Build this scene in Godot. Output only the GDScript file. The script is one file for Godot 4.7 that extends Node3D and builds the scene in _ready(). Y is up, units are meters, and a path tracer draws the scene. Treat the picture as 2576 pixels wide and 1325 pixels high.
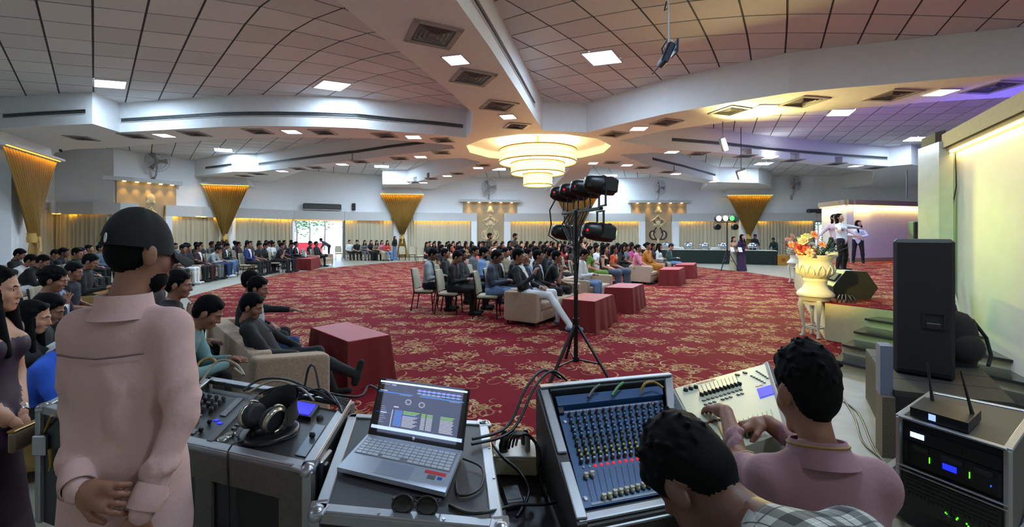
extends Node3D
# Banquet hall seen from behind the sound desk. Plan coordinates are (x, d): d metres in front of the eye, world z = -d.
const F := 1050.0        # focal length in pixels of the 2576 x 1325 frame
const HY := 592.0        # row of the horizon
const EYE := 1.65
const H1 := 5.2          # underside of the beams
const H2 := 6.2          # tiled ceiling of the coffers
var rng := RandomNumberGenerator.new()
var mats := {}
var taken := {}

class G:
	var v := PackedVector3Array()
	var t := PackedInt32Array()
	var uv := PackedVector2Array()
	func add(p: Vector3, u := Vector2.ZERO) -> int:
		v.append(p); uv.append(u)
		return v.size() - 1
	func tri(a: int, b: int, c: int) -> void:
		t.append(a); t.append(b); t.append(c)
	func face3(a: Vector3, b: Vector3, c: Vector3) -> void:
		tri(add(a), add(b), add(c))
	func quad(a: Vector3, b: Vector3, c: Vector3, d: Vector3, ua := Vector2(0, 1), ub := Vector2(1, 1), uc := Vector2(1, 0), ud := Vector2(0, 0)) -> void:
		var i := add(a, ua); add(b, ub); add(c, uc); add(d, ud)
		tri(i, i + 1, i + 2); tri(i, i + 2, i + 3)
	func box(c: Vector3, s: Vector3, bs := Basis.IDENTITY, bev := 0.0) -> void:
		var h := s * 0.5
		if bev <= 0.0:
			for ax in 3:
				for sg in [-1.0, 1.0]:
					var n := Vector3.ZERO; n[ax] = sg
					var u := Vector3.ZERO; u[(ax + 1) % 3] = 1.0
					var w := n.cross(u)
					quad(c + bs * ((n - u - w) * h), c + bs * ((n + u - w) * h), c + bs * ((n + u + w) * h), c + bs * ((n - u + w) * h))
			return
		var b := minf(bev, minf(h.x, minf(h.y, h.z)) * 0.9)
		for ax in 3:
			for sg in [-1.0, 1.0]:
				var n := Vector3.ZERO; n[ax] = sg
				var u := Vector3.ZERO; u[(ax + 1) % 3] = 1.0
				var w := n.cross(u)
				var hi := h - Vector3(b, b, b); hi[ax] = h[ax]
				quad(c + bs * ((n - u - w) * hi), c + bs * ((n + u - w) * hi), c + bs * ((n + u + w) * hi), c + bs * ((n - u + w) * hi))
		for ax in 3:
			var a2 := (ax + 1) % 3
			var a3 := (ax + 2) % 3
			for s2 in [-1.0, 1.0]:
				for s3 in [-1.0, 1.0]:
					var p := []
					for k in 4:
						var q := Vector3.ZERO
						q[ax] = (h[ax] - b) * (-1.0 if k == 0 or k == 3 else 1.0)
						q[a2] = s2 * (h[a2] - (0.0 if k < 2 else b))
						q[a3] = s3 * (h[a3] - (b if k < 2 else 0.0))
						p.append(c + bs * q)
					if s2 * s3 > 0: quad(p[0], p[1], p[2], p[3])
					else: quad(p[3], p[2], p[1], p[0])
		for sx in [-1.0, 1.0]:
			for sy in [-1.0, 1.0]:
				for sz in [-1.0, 1.0]:
					var sv := Vector3(sx, sy, sz)
					var p0 := c + bs * (sv * Vector3(h.x, h.y - b, h.z - b))
					var p1 := c + bs * (sv * Vector3(h.x - b, h.y, h.z - b))
					var p2 := c + bs * (sv * Vector3(h.x - b, h.y - b, h.z))
					if sx * sy * sz > 0: face3(p0, p1, p2)
					else: face3(p0, p2, p1)
	# a bar of square section between two points
	func bar(a: Vector3, b: Vector3, w: float, hgt: float, up := Vector3.UP, bev := 0.0) -> void:
		var z := (b - a).normalized()
		if absf(z.dot(up)) > 0.99: up = Vector3.RIGHT
		var x := up.cross(z).normalized()
		box((a + b) * 0.5, Vector3(w, hgt, a.distance_to(b)), Basis(x, z.cross(x), z), bev)
	func ring(c: Vector3, x: Vector3, y: Vector3, n: int) -> int:
		var s := v.size()
		for k in n:
			var a := TAU * k / n
			add(c + x * cos(a) + y * sin(a), Vector2(float(k) / n, 0))
		return s
	func join(a: int, b: int, n: int) -> void:
		for k in n:
			var k2 := (k + 1) % n
			tri(a + k, a + k2, b + k2); tri(a + k, b + k2, b + k)
	func cap(c: Vector3, s: int, n: int, flip := false) -> void:
		var m := v.size()
		add(c)
		for k in n: add(v[s + k])
		for k in n:
			if flip: tri(m, m + 1 + (k + 1) % n, m + 1 + k)
			else: tri(m, m + 1 + k, m + 1 + (k + 1) % n)
	func tube(p: Array, r, n := 8, caps := true) -> void:
		var up := Vector3.UP
		var last := -1
		var first := -1
		for i in p.size():
			var z: Vector3 = (p[mini(i + 1, p.size() - 1)] - p[maxi(i - 1, 0)]).normalized()
			if absf(z.dot(up)) > 0.98: up = Vector3(0.7, 0.1, 0.7).normalized()
			var x := up.cross(z).normalized()
			var y := z.cross(x)
			up = y
			var rr: float = r[i] if r is Array else r
			var s := ring(p[i], x * rr, y * rr, n)
			if last >= 0: join(last, s, n)
			else: first = s
			last = s
		if caps:
			cap(p[0], first, n, true)
			cap(p[p.size() - 1], last, n)
	# profile of (radius, height) points turned about the y axis of xf
	func lathe(prof: Array, n := 16, xf := Transform3D.IDENTITY, caps := true, sharp := false) -> void:
		var last := -1
		var first := -1
		for i in prof.size():
			var q: Vector2 = prof[i]
			var s := ring(xf * Vector3(0, q.y, 0), xf.basis.x * q.x, xf.basis.z * -q.x, n)
			if last >= 0: join(last, s, n)
			else: first = s
			last = s
			if sharp and i > 0 and i < prof.size() - 1: last = ring(xf * Vector3(0, q.y, 0), xf.basis.x * q.x, xf.basis.z * -q.x, n)
		if caps:
			cap(xf * Vector3(0, prof[0].y, 0), first, n, true)
			cap(xf * Vector3(0, prof[prof.size() - 1].y, 0), last, n)
	func ell(c: Vector3, r: Vector3, bs := Basis.IDENTITY, n := 12, m := 8) -> void:
		var last := -1
		for i in m + 1:
			var a := PI * i / m - PI / 2
			var s := ring(c + bs * Vector3(0, r.y * sin(a), 0), bs.x * r.x * maxf(cos(a), 0.001), bs.z * -r.z * maxf(cos(a), 0.001), n)
			if last >= 0: join(last, s, n)
			last = s
	# sheet of rows of points, smooth
	func sheet(rows: Array, flip := false) -> void:
		var s := v.size()
		var n: int = rows[0].size()
		for j in rows.size():
			for i in n: add(rows[j][i], Vector2(float(i) / (n - 1), float(j) / maxf(1, rows.size() - 1)))
		for j in rows.size() - 1:
			for i in n - 1:
				var a := s + j * n + i
				if flip:
					tri(a, a + n, a + n + 1); tri(a, a + n + 1, a + 1)
				else:
					tri(a, a + 1, a + n + 1); tri(a, a + n + 1, a + n)
	# upright prism over a plan polygon of (x, d) points
	func prism(poly: PackedVector2Array, y0: float, y1: float) -> void:
		var p := poly.duplicate()
		if Geometry2D.is_polygon_clockwise(p): p.reverse()
		var ix := Geometry2D.triangulate_polygon(p)
		for k in range(0, ix.size(), 3):
			var a := p[ix[k]]
			var b := p[ix[k + 1]]
			var c := p[ix[k + 2]]
			if (b - a).cross(c - a) < 0.0:
				var q := b; b = c; c = q
			face3(Vector3(a.x, y1, -a.y), Vector3(b.x, y1, -b.y), Vector3(c.x, y1, -c.y))
			face3(Vector3(a.x, y0, -a.y), Vector3(c.x, y0, -c.y), Vector3(b.x, y0, -b.y))
		for k in p.size():
			var a := p[k]
			var b := p[(k + 1) % p.size()]
			quad(Vector3(a.x, y0, -a.y), Vector3(b.x, y0, -b.y), Vector3(b.x, y1, -b.y), Vector3(a.x, y1, -a.y))
	# upright prism whose top and bottom outlines differ
	func frustum(lo: Array, hi: Array) -> void:
		var n := lo.size()
		for k in n:
			quad(lo[k], lo[(k + 1) % n], hi[(k + 1) % n], hi[k])
		for k in range(1, n - 1):
			face3(hi[0], hi[k], hi[k + 1])
			face3(lo[0], lo[k + 1], lo[k])
	func mesh() -> ArrayMesh:
		var nn := PackedVector3Array()
		nn.resize(v.size())
		var i := 0
		var m := t.size()
		var out := PackedInt32Array()
		out.resize(m)
		while i < m:
			var a := t[i]
			var b := t[i + 1]
			var c := t[i + 2]
			var q := (v[b] - v[a]).cross(v[c] - v[a])
			nn[a] += q; nn[b] += q; nn[c] += q
			out[i] = a; out[i + 1] = c; out[i + 2] = b
			i += 3
		for k in nn.size(): nn[k] = nn[k].normalized() if nn[k].length_squared() > 1e-20 else Vector3.UP
		var arr := []
		arr.resize(Mesh.ARRAY_MAX)
		arr[Mesh.ARRAY_VERTEX] = v; arr[Mesh.ARRAY_NORMAL] = nn; arr[Mesh.ARRAY_TEX_UV] = uv; arr[Mesh.ARRAY_INDEX] = out
		var me := ArrayMesh.new()
		if v.size() > 0: me.add_surface_from_arrays(Mesh.PRIMITIVE_TRIANGLES, arr)
		return me

# ---------- naming, tagging ----------
func numbered(n: String) -> String:
	taken[n] = taken.get(n, 0) + 1
	return n if taken[n] == 1 else "%s_%03d" % [n, taken[n] - 1]

func tag(o: Node, label: String, category: String, group := "") -> Node:
	o.set_meta("label", label); o.set_meta("category", category)
	if group: o.set_meta("group", group)
	return o

func thing(called: String, label: String, category: String, at := Vector3.ZERO, turn := 0.0, group := "") -> Node3D:
	var o := Node3D.new()
	o.name = numbered(called)
	add_child(o)
	o.position = at; o.rotation.y = turn
	tag(o, label, category, group)
	return o

func obj(called: String, g, m: Material, parent: Node = null) -> MeshInstance3D:
	var o := MeshInstance3D.new()
	o.mesh = g.mesh() if g is G else g
	o.material_override = m
	if parent == null:
		o.name = numbered(called); add_child(o)
	else:
		o.name = called; parent.add_child(o, true)
	return o

func struct(called: String, g, m: Material) -> MeshInstance3D:
	var o := obj(called, g, m)
	o.set_meta("kind", "structure")
	return o

func group_struct(called: String) -> Node3D:
	var o := Node3D.new()
	o.name = numbered(called); add_child(o)
	o.set_meta("kind", "structure")
	return o

func dup(o: Node3D, at: Vector3, turn: float, label := "") -> Node3D:
	var r: Node3D = o.duplicate()
	var nm := String(o.name)
	var re := RegEx.create_from_string("_\\d\\d\\d$")
	r.name = numbered(re.sub(nm, ""))
	add_child(r)
	r.position = at; r.rotation.y = turn
	if label: r.set_meta("label", label)
	return r

# ---------- pixels to places ----------
func at_d(px: float, py: float, d: float) -> Vector3:
	return Vector3((px - 1288.0) / F * d, EYE + (HY - py) / F * d, -d)
func on_y(px: float, py: float, y: float) -> Vector3:      # the point of the level y seen at that pixel
	return at_d(px, py, F * (EYE - y) / (py - HY))
func plan(px: float, py: float, y: float) -> Vector2:
	var p := on_y(px, py, y)
	return Vector2(p.x, -p.z)
func xd(x: float, y: float, d: float) -> Vector3:
	return Vector3(x, y, -d)

# ---------- materials ----------
func col(r: float, g: float, b: float) -> Color:
	return Color(r, g, b)
func mat(key: String, c := Color.WHITE, rough := 0.7, metal := 0.0, spec := 0.5) -> StandardMaterial3D:
	if mats.has(key): return mats[key]
	var m := StandardMaterial3D.new()
	m.resource_name = key
	m.albedo_color = c; m.roughness = rough; m.metallic = metal; m.metallic_specular = spec
	mats[key] = m
	return m
func glow(key: String, c: Color, e: float) -> StandardMaterial3D:
	if mats.has(key): return mats[key]
	var m := mat(key, c, 0.6)
	m.emission_enabled = true; m.emission = c; m.emission_energy_multiplier = e
	return m
func noise_tex(sd: int, freq: float, lo: Color, hi: Color, normal := false, bump := 4.0, size := 512, oct := 4) -> NoiseTexture2D:
	var n := FastNoiseLite.new()
	n.seed = sd; n.frequency = freq; n.fractal_octaves = oct; n.noise_type = FastNoiseLite.TYPE_SIMPLEX_SMOOTH
	var t := NoiseTexture2D.new()
	t.width = size; t.height = size; t.seamless = true; t.noise = n
	if normal:
		t.as_normal_map = true; t.bump_strength = bump
	else:
		var gr := Gradient.new()
		gr.set_color(0, lo); gr.set_color(1, hi)
		t.color_ramp = gr
	return t
func rough_mat(key: String, lo: Color, hi: Color, freq: float, scale: float, rough := 0.8, bump := 0.0, bfreq := 0.1) -> StandardMaterial3D:
	if mats.has(key): return mats[key]
	var m := mat(key, Color.WHITE, rough)
	m.albedo_texture = noise_tex(key.hash() % 1000, freq, lo, hi)
	m.uv1_triplanar = true; m.uv1_world_triplanar = true
	m.uv1_scale = Vector3(scale, scale, scale)
	if bump > 0.0:
		m.normal_enabled = true; m.normal_scale = bump
		m.normal_texture = noise_tex(key.hash() % 1000 + 7, bfreq, Color.BLACK, Color.WHITE, true, 6.0)
	return m

func _ready() -> void:
	rng.seed = 7
	# --- camera ---
	var cam := Camera3D.new()
	cam.name = "camera"
	add_child(cam)
	cam.position = Vector3(0, EYE, 0)
	cam.projection = Camera3D.PROJECTION_FRUSTUM
	cam.near = 0.1; cam.far = 300.0
	cam.size = 0.1 * 1325.0 / F
	cam.frustum_offset = Vector2(0, -0.1 * (662.5 - HY) / F)
	cam.current = true
	# --- sky and exposure ---
	var we := WorldEnvironment.new()
	we.name = "world_environment"
	var e := Environment.new()
	e.tonemap_mode = Environment.TONE_MAPPER_LINEAR
	e.tonemap_exposure = 1.7
	e.background_mode = Environment.BG_SKY
	var sk := ProceduralSkyMaterial.new()
	sk.sky_top_color = Color(0.45, 0.62, 0.85); sk.sky_horizon_color = Color(0.82, 0.88, 0.94)
	sk.ground_bottom_color = Color(0.5, 0.5, 0.48); sk.ground_horizon_color = Color(0.7, 0.72, 0.72)
	sk.energy_multiplier = 1.0
	var sky := Sky.new()
	sky.sky_material = sk
	e.sky = sky
	e.background_energy_multiplier = 4.0
	e.sdfgi_enabled = true; e.ssao_enabled = true; e.ssil_enabled = true
	we.environment = e
	add_child(we)
	# --- sun outside the door ---
	var sun := DirectionalLight3D.new()
	sun.name = "sun"
	sun.light_energy = 3.0; sun.light_color = Color(1.0, 0.96, 0.9); sun.light_angular_distance = 0.53
	sun.shadow_enabled = true
	sun.rotation_degrees = Vector3(-58, 160, 0)
	add_child(sun)
	build_materials()
	build_shell()
	build_ceiling()
	build_wall_dressing()
	build_ceiling_fittings()
	build_stage()
	build_outside()
	build_furniture()
	build_people()
	build_desk()
	build_heroes()

# ---------- materials shared by the hall ----------
func build_materials() -> void:
	rough_mat("wall_paint", Color(0.90, 0.91, 0.92), Color(0.93, 0.94, 0.95), 0.02, 0.5, 0.75)
	rough_mat("beam_paint", Color(0.89, 0.89, 0.89), Color(0.92, 0.92, 0.92), 0.02, 0.4, 0.7)
	rough_mat("tile_a", Color(0.83, 0.825, 0.82), Color(0.87, 0.865, 0.86), 0.05, 0.7, 0.9)
	rough_mat("tile_b", Color(0.8, 0.795, 0.79), Color(0.85, 0.845, 0.84), 0.05, 0.6, 0.9)
	rough_mat("tile_c", Color(0.85, 0.845, 0.84), Color(0.89, 0.885, 0.88), 0.05, 0.6, 0.9)
	mat("tile_bar", Color(0.26, 0.25, 0.25), 0.8)
	rough_mat("floor_stone", Color(0.52, 0.495, 0.435), Color(0.59, 0.565, 0.50), 0.02, 0.35, 0.34)
	rough_mat("pelmet", Color(0.74, 0.735, 0.725), Color(0.77, 0.765, 0.755), 0.02, 0.5, 0.8)
	rough_mat("tan_panel", Color(0.60, 0.53, 0.42), Color(0.66, 0.59, 0.47), 0.04, 0.8, 0.8)
	mat("tan_relief", Color(0.78, 0.71, 0.56), 0.7)
	mat("dark_relief", Color(0.16, 0.12, 0.10), 0.7)
	rough_mat("curtain_cream", Color(0.67, 0.63, 0.53), Color(0.75, 0.71, 0.61), 0.03, 2.0, 0.85)
	rough_mat("curtain_gold", Color(0.52, 0.385, 0.15), Color(0.61, 0.46, 0.19), 0.03, 2.0, 0.6)
	mat("tie_gold", Color(0.75, 0.60, 0.32), 0.6)
	mat("slot_dark", Color(0.10, 0.11, 0.12), 0.6)
	mat("white_metal", Color(0.82, 0.82, 0.82), 0.45)
	mat("grey_metal", Color(0.45, 0.45, 0.46), 0.4, 0.6)
	mat("black_plastic", Color(0.055, 0.055, 0.06), 0.5)
	mat("black_cloth", Color(0.03, 0.03, 0.035), 0.9)
	mat("steel", Color(0.62, 0.62, 0.64), 0.3, 0.9)
	mat("alu", Color(0.60, 0.60, 0.61), 0.42, 0.85)
	glow("led_white", Color(0.93, 0.96, 1.0), 9.0)
	glow("led_warm", Color(1.0, 0.72, 0.2), 3.0)
	glow("spot_warm", Color(1.0, 0.82, 0.5), 8.0)
	# carpet: gold scrolls, leaves and blossoms printed on crimson
	var m := mat("carpet", Color.WHITE, 0.95, 0.0, 0.2)
	m.albedo_texture = carpet_print()
	m.uv1_triplanar = true; m.uv1_world_triplanar = true; m.uv1_triplanar_sharpness = 8.0
	m.uv1_scale = Vector3(0.40, 0.40, 0.40)
	rough_mat("sofa", Color(0.60, 0.50, 0.42), Color(0.74, 0.64, 0.55), 0.03, 2.2, 0.9, 0.4, 0.2)
	rough_mat("sofa_gold", Color(0.48, 0.36, 0.18), Color(0.56, 0.44, 0.24), 0.03, 1.6, 0.85)
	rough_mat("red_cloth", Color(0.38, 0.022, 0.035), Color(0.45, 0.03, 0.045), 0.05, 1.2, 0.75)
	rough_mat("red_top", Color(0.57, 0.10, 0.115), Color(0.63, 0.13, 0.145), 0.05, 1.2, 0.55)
	rough_mat("green_cloth", Color(0.025, 0.085, 0.06), Color(0.04, 0.11, 0.08), 0.05, 1.2, 0.85)

func stamp(px: PackedByteArray, n: int, x: float, y: float, r: float, c: Color) -> void:
	var r2 := r * r
	for j in range(int(y - r), int(y + r) + 2):
		for i in range(int(x - r), int(x + r) + 2):
			var q := (i - x) * (i - x) + (j - y) * (j - y)
			if q > r2: continue
			var o := (posmod(j, n) * n + posmod(i, n)) * 3
			px[o] = int(c.r * 255); px[o + 1] = int(c.g * 255); px[o + 2] = int(c.b * 255)

func carpet_print() -> ImageTexture:
	var n := 1024
	var px := PackedByteArray()
	px.resize(n * n * 3)
	var nr := RandomNumberGenerator.new()
	nr.seed = 4
	var base := Color(0.42, 0.08, 0.12)
	for k in n * n:
		var f := 0.95 + 0.1 * nr.randf()
		px[k * 3] = int(base.r * f * 255); px[k * 3 + 1] = int(base.g * f * 255); px[k * 3 + 2] = int(base.b * f * 255)
	var r := RandomNumberGenerator.new()
	r.seed = 11
	var golds := [Color(0.60, 0.47, 0.32), Color(0.53, 0.395, 0.265), Color(0.66, 0.55, 0.40), Color(0.50, 0.34, 0.24)]
	# clusters on a staggered lattice, plain crimson lanes between the rows
	for cy in 4:
		for cx in 4:
			var c := Vector2(cx * 256 + 128 * (cy % 2) + r.randf_range(-40, 40), cy * 256 + 110 + 60 * (cx % 2) + r.randf_range(-45, 45))
			for s in 30:
				var a := r.randf() * TAU
				var at := c + Vector2(cos(a) * r.randf_range(10, 140), sin(a) * r.randf_range(5, 98))
				var dir := r.randf() * TAU
				var bend := r.randf_range(0.02, 0.07) * (1 if r.randf() < 0.5 else -1)
				var w := r.randf_range(2.0, 4.2)
				var g: Color = golds[r.randi() % 4]
				var len_ := r.randi_range(26, 60)
				for k in len_:
					dir += bend * (1.0 + 1.6 * k / len_) * 0.9
					at += Vector2(cos(dir), sin(dir)) * 2.2
					stamp(px, n, at.x, at.y, maxf(1.0, w * sin(PI * (k + 1.0) / (len_ + 1.0)) + 0.6), g)
			for s in 20:   # leaves
				var a := r.randf() * TAU
				var at := c + Vector2(cos(a) * r.randf_range(10, 135), sin(a) * r.randf_range(8, 95))
				var dir := r.randf() * TAU
				var g: Color = golds[r.randi() % 4]
				for k in 14:
					var q := at + Vector2(cos(dir), sin(dir)) * (k * 2.0)
					stamp(px, n, q.x, q.y, 0.8 + 6.5 * sin(PI * k / 13.0) * 0.8, g)
				for k in 12:
					var q := at + Vector2(cos(dir), sin(dir)) * (k * 2.0 + 2.0)
					stamp(px, n, q.x, q.y, 1.0, Color(0.46, 0.20, 0.12))
			for s in 7:   # blossoms
				var a := r.randf() * TAU
				var at := c + Vector2(cos(a) * r.randf_range(0, 125), sin(a) * r.randf_range(0, 90))
				var g: Color = golds[r.randi() % 3]
				for k in 5:
					var b := TAU * k / 5.0 + a
					stamp(px, n, at.x + cos(b) * 9, at.y + sin(b) * 9, 6.5, g)
				stamp(px, n, at.x, at.y, 4.5, Color(0.42, 0.16, 0.12))
	return ImageTexture.create_from_image(Image.create_from_data(n, n, false, Image.FORMAT_RGB8, px))

# ---------- walls, floor ----------
var outline := []
func wall_hit(px: float) -> Vector2:      # where the sight line through that column meets the wall, in plan
	var k := (px - 1288.0) / F
	var best := Vector2(k * 33.0, 33.0)
	var bd := 1e9
	for i in outline.size() - 1:
		var a: Vector2 = outline[i]
		var b: Vector2 = outline[i + 1]
		var fa := a.x - k * a.y
		var fb := b.x - k * b.y
		if fa * fb <= 0.0 and absf(fa - fb) > 1e-6:
			var p := a.lerp(b, fa / (fa - fb))
			if p.y > 1.0 and p.y < bd:
				bd = p.y; best = p
	return best
func wall_normal(px: float) -> Vector2:    # into the room
	var a := wall_hit(px - 3.0)
	var b := wall_hit(px + 3.0)
	var t := (b - a).normalized()
	return Vector2(t.y, -t.x)
func on_wall(px: float, y: float, off := 0.0) -> Vector3:
	var p := wall_hit(px) + wall_normal(px) * off
	return xd(p.x, y, p.y)

func wall_piece(g: G, a: Vector2, b: Vector2, y0: float, y1: float, th := 0.3) -> void:
	var t := (b - a).normalized()
	var n := Vector2(-t.y, t.x) * th
	g.prism(PackedVector2Array([a, b, b + n, a + n]), y0, y1)

func build_shell() -> void:
	var dl := Vector2((737 - 1288) / F * 29.0, 29.0)
	var dr := Vector2((865 - 1288) / F * 30.5, 30.5)
	var el := Vector2((2046 - 1288) / F * 32.0, 32.0)
	var er := Vector2((2076 - 1288) / F * 31.9, 31.9)
	outline = [Vector2(-24.1, -6), Vector2(-24.1, 22), Vector2(-21, 22), Vector2(-18.9, 25.5), Vector2(-17.0, 27.1), dl, dr, Vector2(-9.84, 31.5), Vector2(0, 33), Vector2(17, 33), Vector2(20.2, 32.6), el, er, Vector2(31.8, 30), Vector2(31.8, -6)]
	var names := ["wall_left", "wall_left_far", "wall_northwest", "wall_northwest_inner", "wall_north_west", "", "wall_north_middle", "wall_north_inner", "wall_north", "wall_northeast", "wall_east_inner", "", "wall_east_far", "wall_right"]
	for i in outline.size() - 1:
		var g := G.new()
		if names[i] == "": wall_piece(g, outline[i], outline[i + 1], 2.78 if i == 5 else 2.75, 7.0)
		else: wall_piece(g, outline[i], outline[i + 1], -0.1, 7.0)
		struct(names[i] if names[i] else "wall_lintel", g, mats["wall_paint"])
	var gb := G.new()
	gb.prism(PackedVector2Array([Vector2(-24.4, -6.3), Vector2(32.1, -6.3), Vector2(32.1, -6), Vector2(-24.4, -6)]), -0.1, 7.0)
	struct("wall_back", gb, mats["wall_paint"])
	var gf := G.new()
	gf.box(Vector3(4, -0.15, -14), Vector3(60, 0.3, 42))
	struct("floor", gf, mats["floor_stone"])
	var gr := G.new()
	gr.box(Vector3(4, 6.95, -14), Vector3(60, 0.3, 42))
	struct("roof_slab", gr, mats["wall_paint"])
	# carpet
	var cp := PackedVector2Array()
	for q in [[470, 748], [560, 724], [700, 690], [850, 672], [985, 660], [1060, 657], [1300, 651], [1500, 652], [1760, 672], [1880, 685], [2000, 702]]:
		cp.append(plan(q[0], q[1], 0.0))
	for q in [Vector2(9.2, 13.2), Vector2(5.05, 6.4), Vector2(4.7, 5.95), Vector2(3.65, 4.84), Vector2(2.0, 3.2), Vector2(1.2, 2.75), Vector2(-2.0, 2.75), Vector2(-3.2, 4.7), Vector2(-4.6, 6.4)]:
		cp.append(q)
	cp.append(plan(525, 800, 0.0))
	var gc := G.new()
	gc.prism(cp, 0.0, 0.012)
	var c := obj("carpet", gc, mats["carpet"])
	tag(c, "crimson wall-to-wall carpet with gold scrolls and blossoms", "carpet")
	# door leaves folded back and frame
	for k in 2:
		var n := Node3D.new()
		n.name = "door_%d" % (k + 1); n.set_meta("kind", "structure"); add_child(n)
		var a: Vector2 = [dl, el][k]
		var b: Vector2 = [dr, er][k]
		var h: float = [2.78, 2.75][k]
		var g := G.new()
		for p in [a, b]:
			g.box(xd(p.x, h / 2, p.y), Vector3(0.10, h, 0.34), Basis.IDENTITY, 0.01)
		g.bar(xd(a.x, h - 0.05, a.y), xd(b.x, h - 0.05, b.y), 0.34, 0.1)
		obj("door_frame", g, mat("frame_alu", Color(0.55, 0.55, 0.55), 0.4, 0.5), n)

# ---------- ceiling: a slab of beams with tiled coffers between them ----------
func coffer_points() -> Array:
	var f := func(a): 
		var o := PackedVector2Array()
		for q in a: o.append(q if q is Vector2 else plan(q[0], q[1], H1))
		return o
	return [
		f.call([[1172, 346], [1090, 338], [1000, 331], [900, 322], [800, 318.5], [700, 317], [630, 317], [560, 318.5], [420, 326], [302, 332.5], [232, 311], [100, 317], [0, 323], Vector2(-20, 13.2), Vector2(-20, -4), Vector2(-5.3, -4), [905, 50], [985, 112], [1050, 165], [1130, 230], [1190, 285], [1186, 330]]),
		f.call([[1365, 328], [1475, 333], [1580, 308], [1676, 286], [1830, 259], [1984, 234], [2120, 221], [2256, 210], [2400, 197], [2556, 185], Vector2(14, 8.4), Vector2(14, -4), Vector2(-3.3, -4), [1148, 0], [1235, 123], [1307, 235]]),
		f.call([[1137, 365], [1050, 357], [945, 348], [800, 346], [700, 345], [560, 350], [400, 362], [290, 371], [180, 376], Vector2(-19.6, 17.9), Vector2(-24.6, 22.0), Vector2(-24.6, 22.2), Vector2(-21, 22.2), Vector2(-19.2, 25.2), [513, 440], [587, 431.5], [647, 431.5], [800, 413], [900, 402], [980, 391], [1075, 381], [1145, 374]]),
		f.call([[1556, 354], [1676, 328], [1821, 308], [1973, 286], [2147, 272], [2330, 257], [2527, 245], Vector2(15, 10.2), Vector2(27, 22), [2359, 424], [2292, 413], [2237, 418], [2120, 411], [2002, 402], [1900, 393], [1814, 384], [1676, 374]]),
		f.call([[1165, 397], [1060, 402], [960, 407], [860, 416], [765, 428], Vector2(-16.2, 27.9), Vector2(-15.2, 29.2), Vector2(-9.9, 31.7), [962, 463], [1025, 463.5], [1120, 436], [1209, 408]]),
		f.call([[1278, 416], [1410, 414], [1436, 424], [1395, 466], Vector2(2.5, 33.2), Vector2(-6.0, 32.3), [1108, 466], [1190, 441]]),
		f.call([[1492, 416], [1560, 426], [1640, 439], [1700, 449], [1780, 462], Vector2(15.0, 33.2), Vector2(6.2, 33.2), [1480, 470], [1480, 440]]),
		f.call([[1560, 389], [1640, 384], [1731, 387], [1830, 392], [1910, 398], [2000, 408], [2100, 420], [2200, 433], Vector2(25, 29), Vector2(25, 31.9), Vector2(20.6, 32.9), [1939, 468], [1908, 460], [1808, 458], [1713, 434], [1630, 416]]),
	]

func tiles(poly: PackedVector2Array, org: Vector2, e1: Vector2, e2: Vector2, warp: Callable, parts: bool, gap := 0.019) -> void:
	var root := group_struct("ceiling")
	var gb := G.new()
	gb.prism(poly, H2 + 0.016, H2 + 0.3)
	obj("grid_backing", gb, mats["tile_bar"], root)
	var rest := G.new()
	var count := 0
	for i in range(-24, 25):
		for j in range(-24, 25):
			var q := PackedVector2Array()
			for k in 4:
				var ii := i + (1.0 if k == 1 or k == 2 else 0.0)
				var jj := j + (1.0 if k > 1 else 0.0)
				var p := org + e2 * ii + e1 * jj
				q.append(Vector2(p.x, p.y + warp.call(p.x)))
			var c := (q[0] + q[1] + q[2] + q[3]) * 0.25
			if c.distance_to(Vector2(0, 12)) > 40.0: continue
			var inset := Geometry2D.offset_polygon(q, -gap)
			if inset.is_empty(): continue
			for piece in Geometry2D.intersect_polygons(inset[0], poly):
				var ok := false
				for p in piece:
					# tiles behind the viewer stay one joined piece
					if p.y > 6.6: ok = true
				if parts and ok and count < 290:
					var g := G.new()
					g.prism(piece, H2 + rng.randf_range(0, 0.004), H2 + 0.016)
					obj("ceiling_tile", g, mats[["tile_a", "tile_b", "tile_c"][rng.randi() % 3]], root)
					count += 1
				else:
					rest.prism(piece, H2, H2 + 0.016)
	if rest.v.size() > 0:
		var o := obj("ceiling_tiles", rest, mats["tile_a"], root)
		o.set_meta("kind", "stuff")

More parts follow.
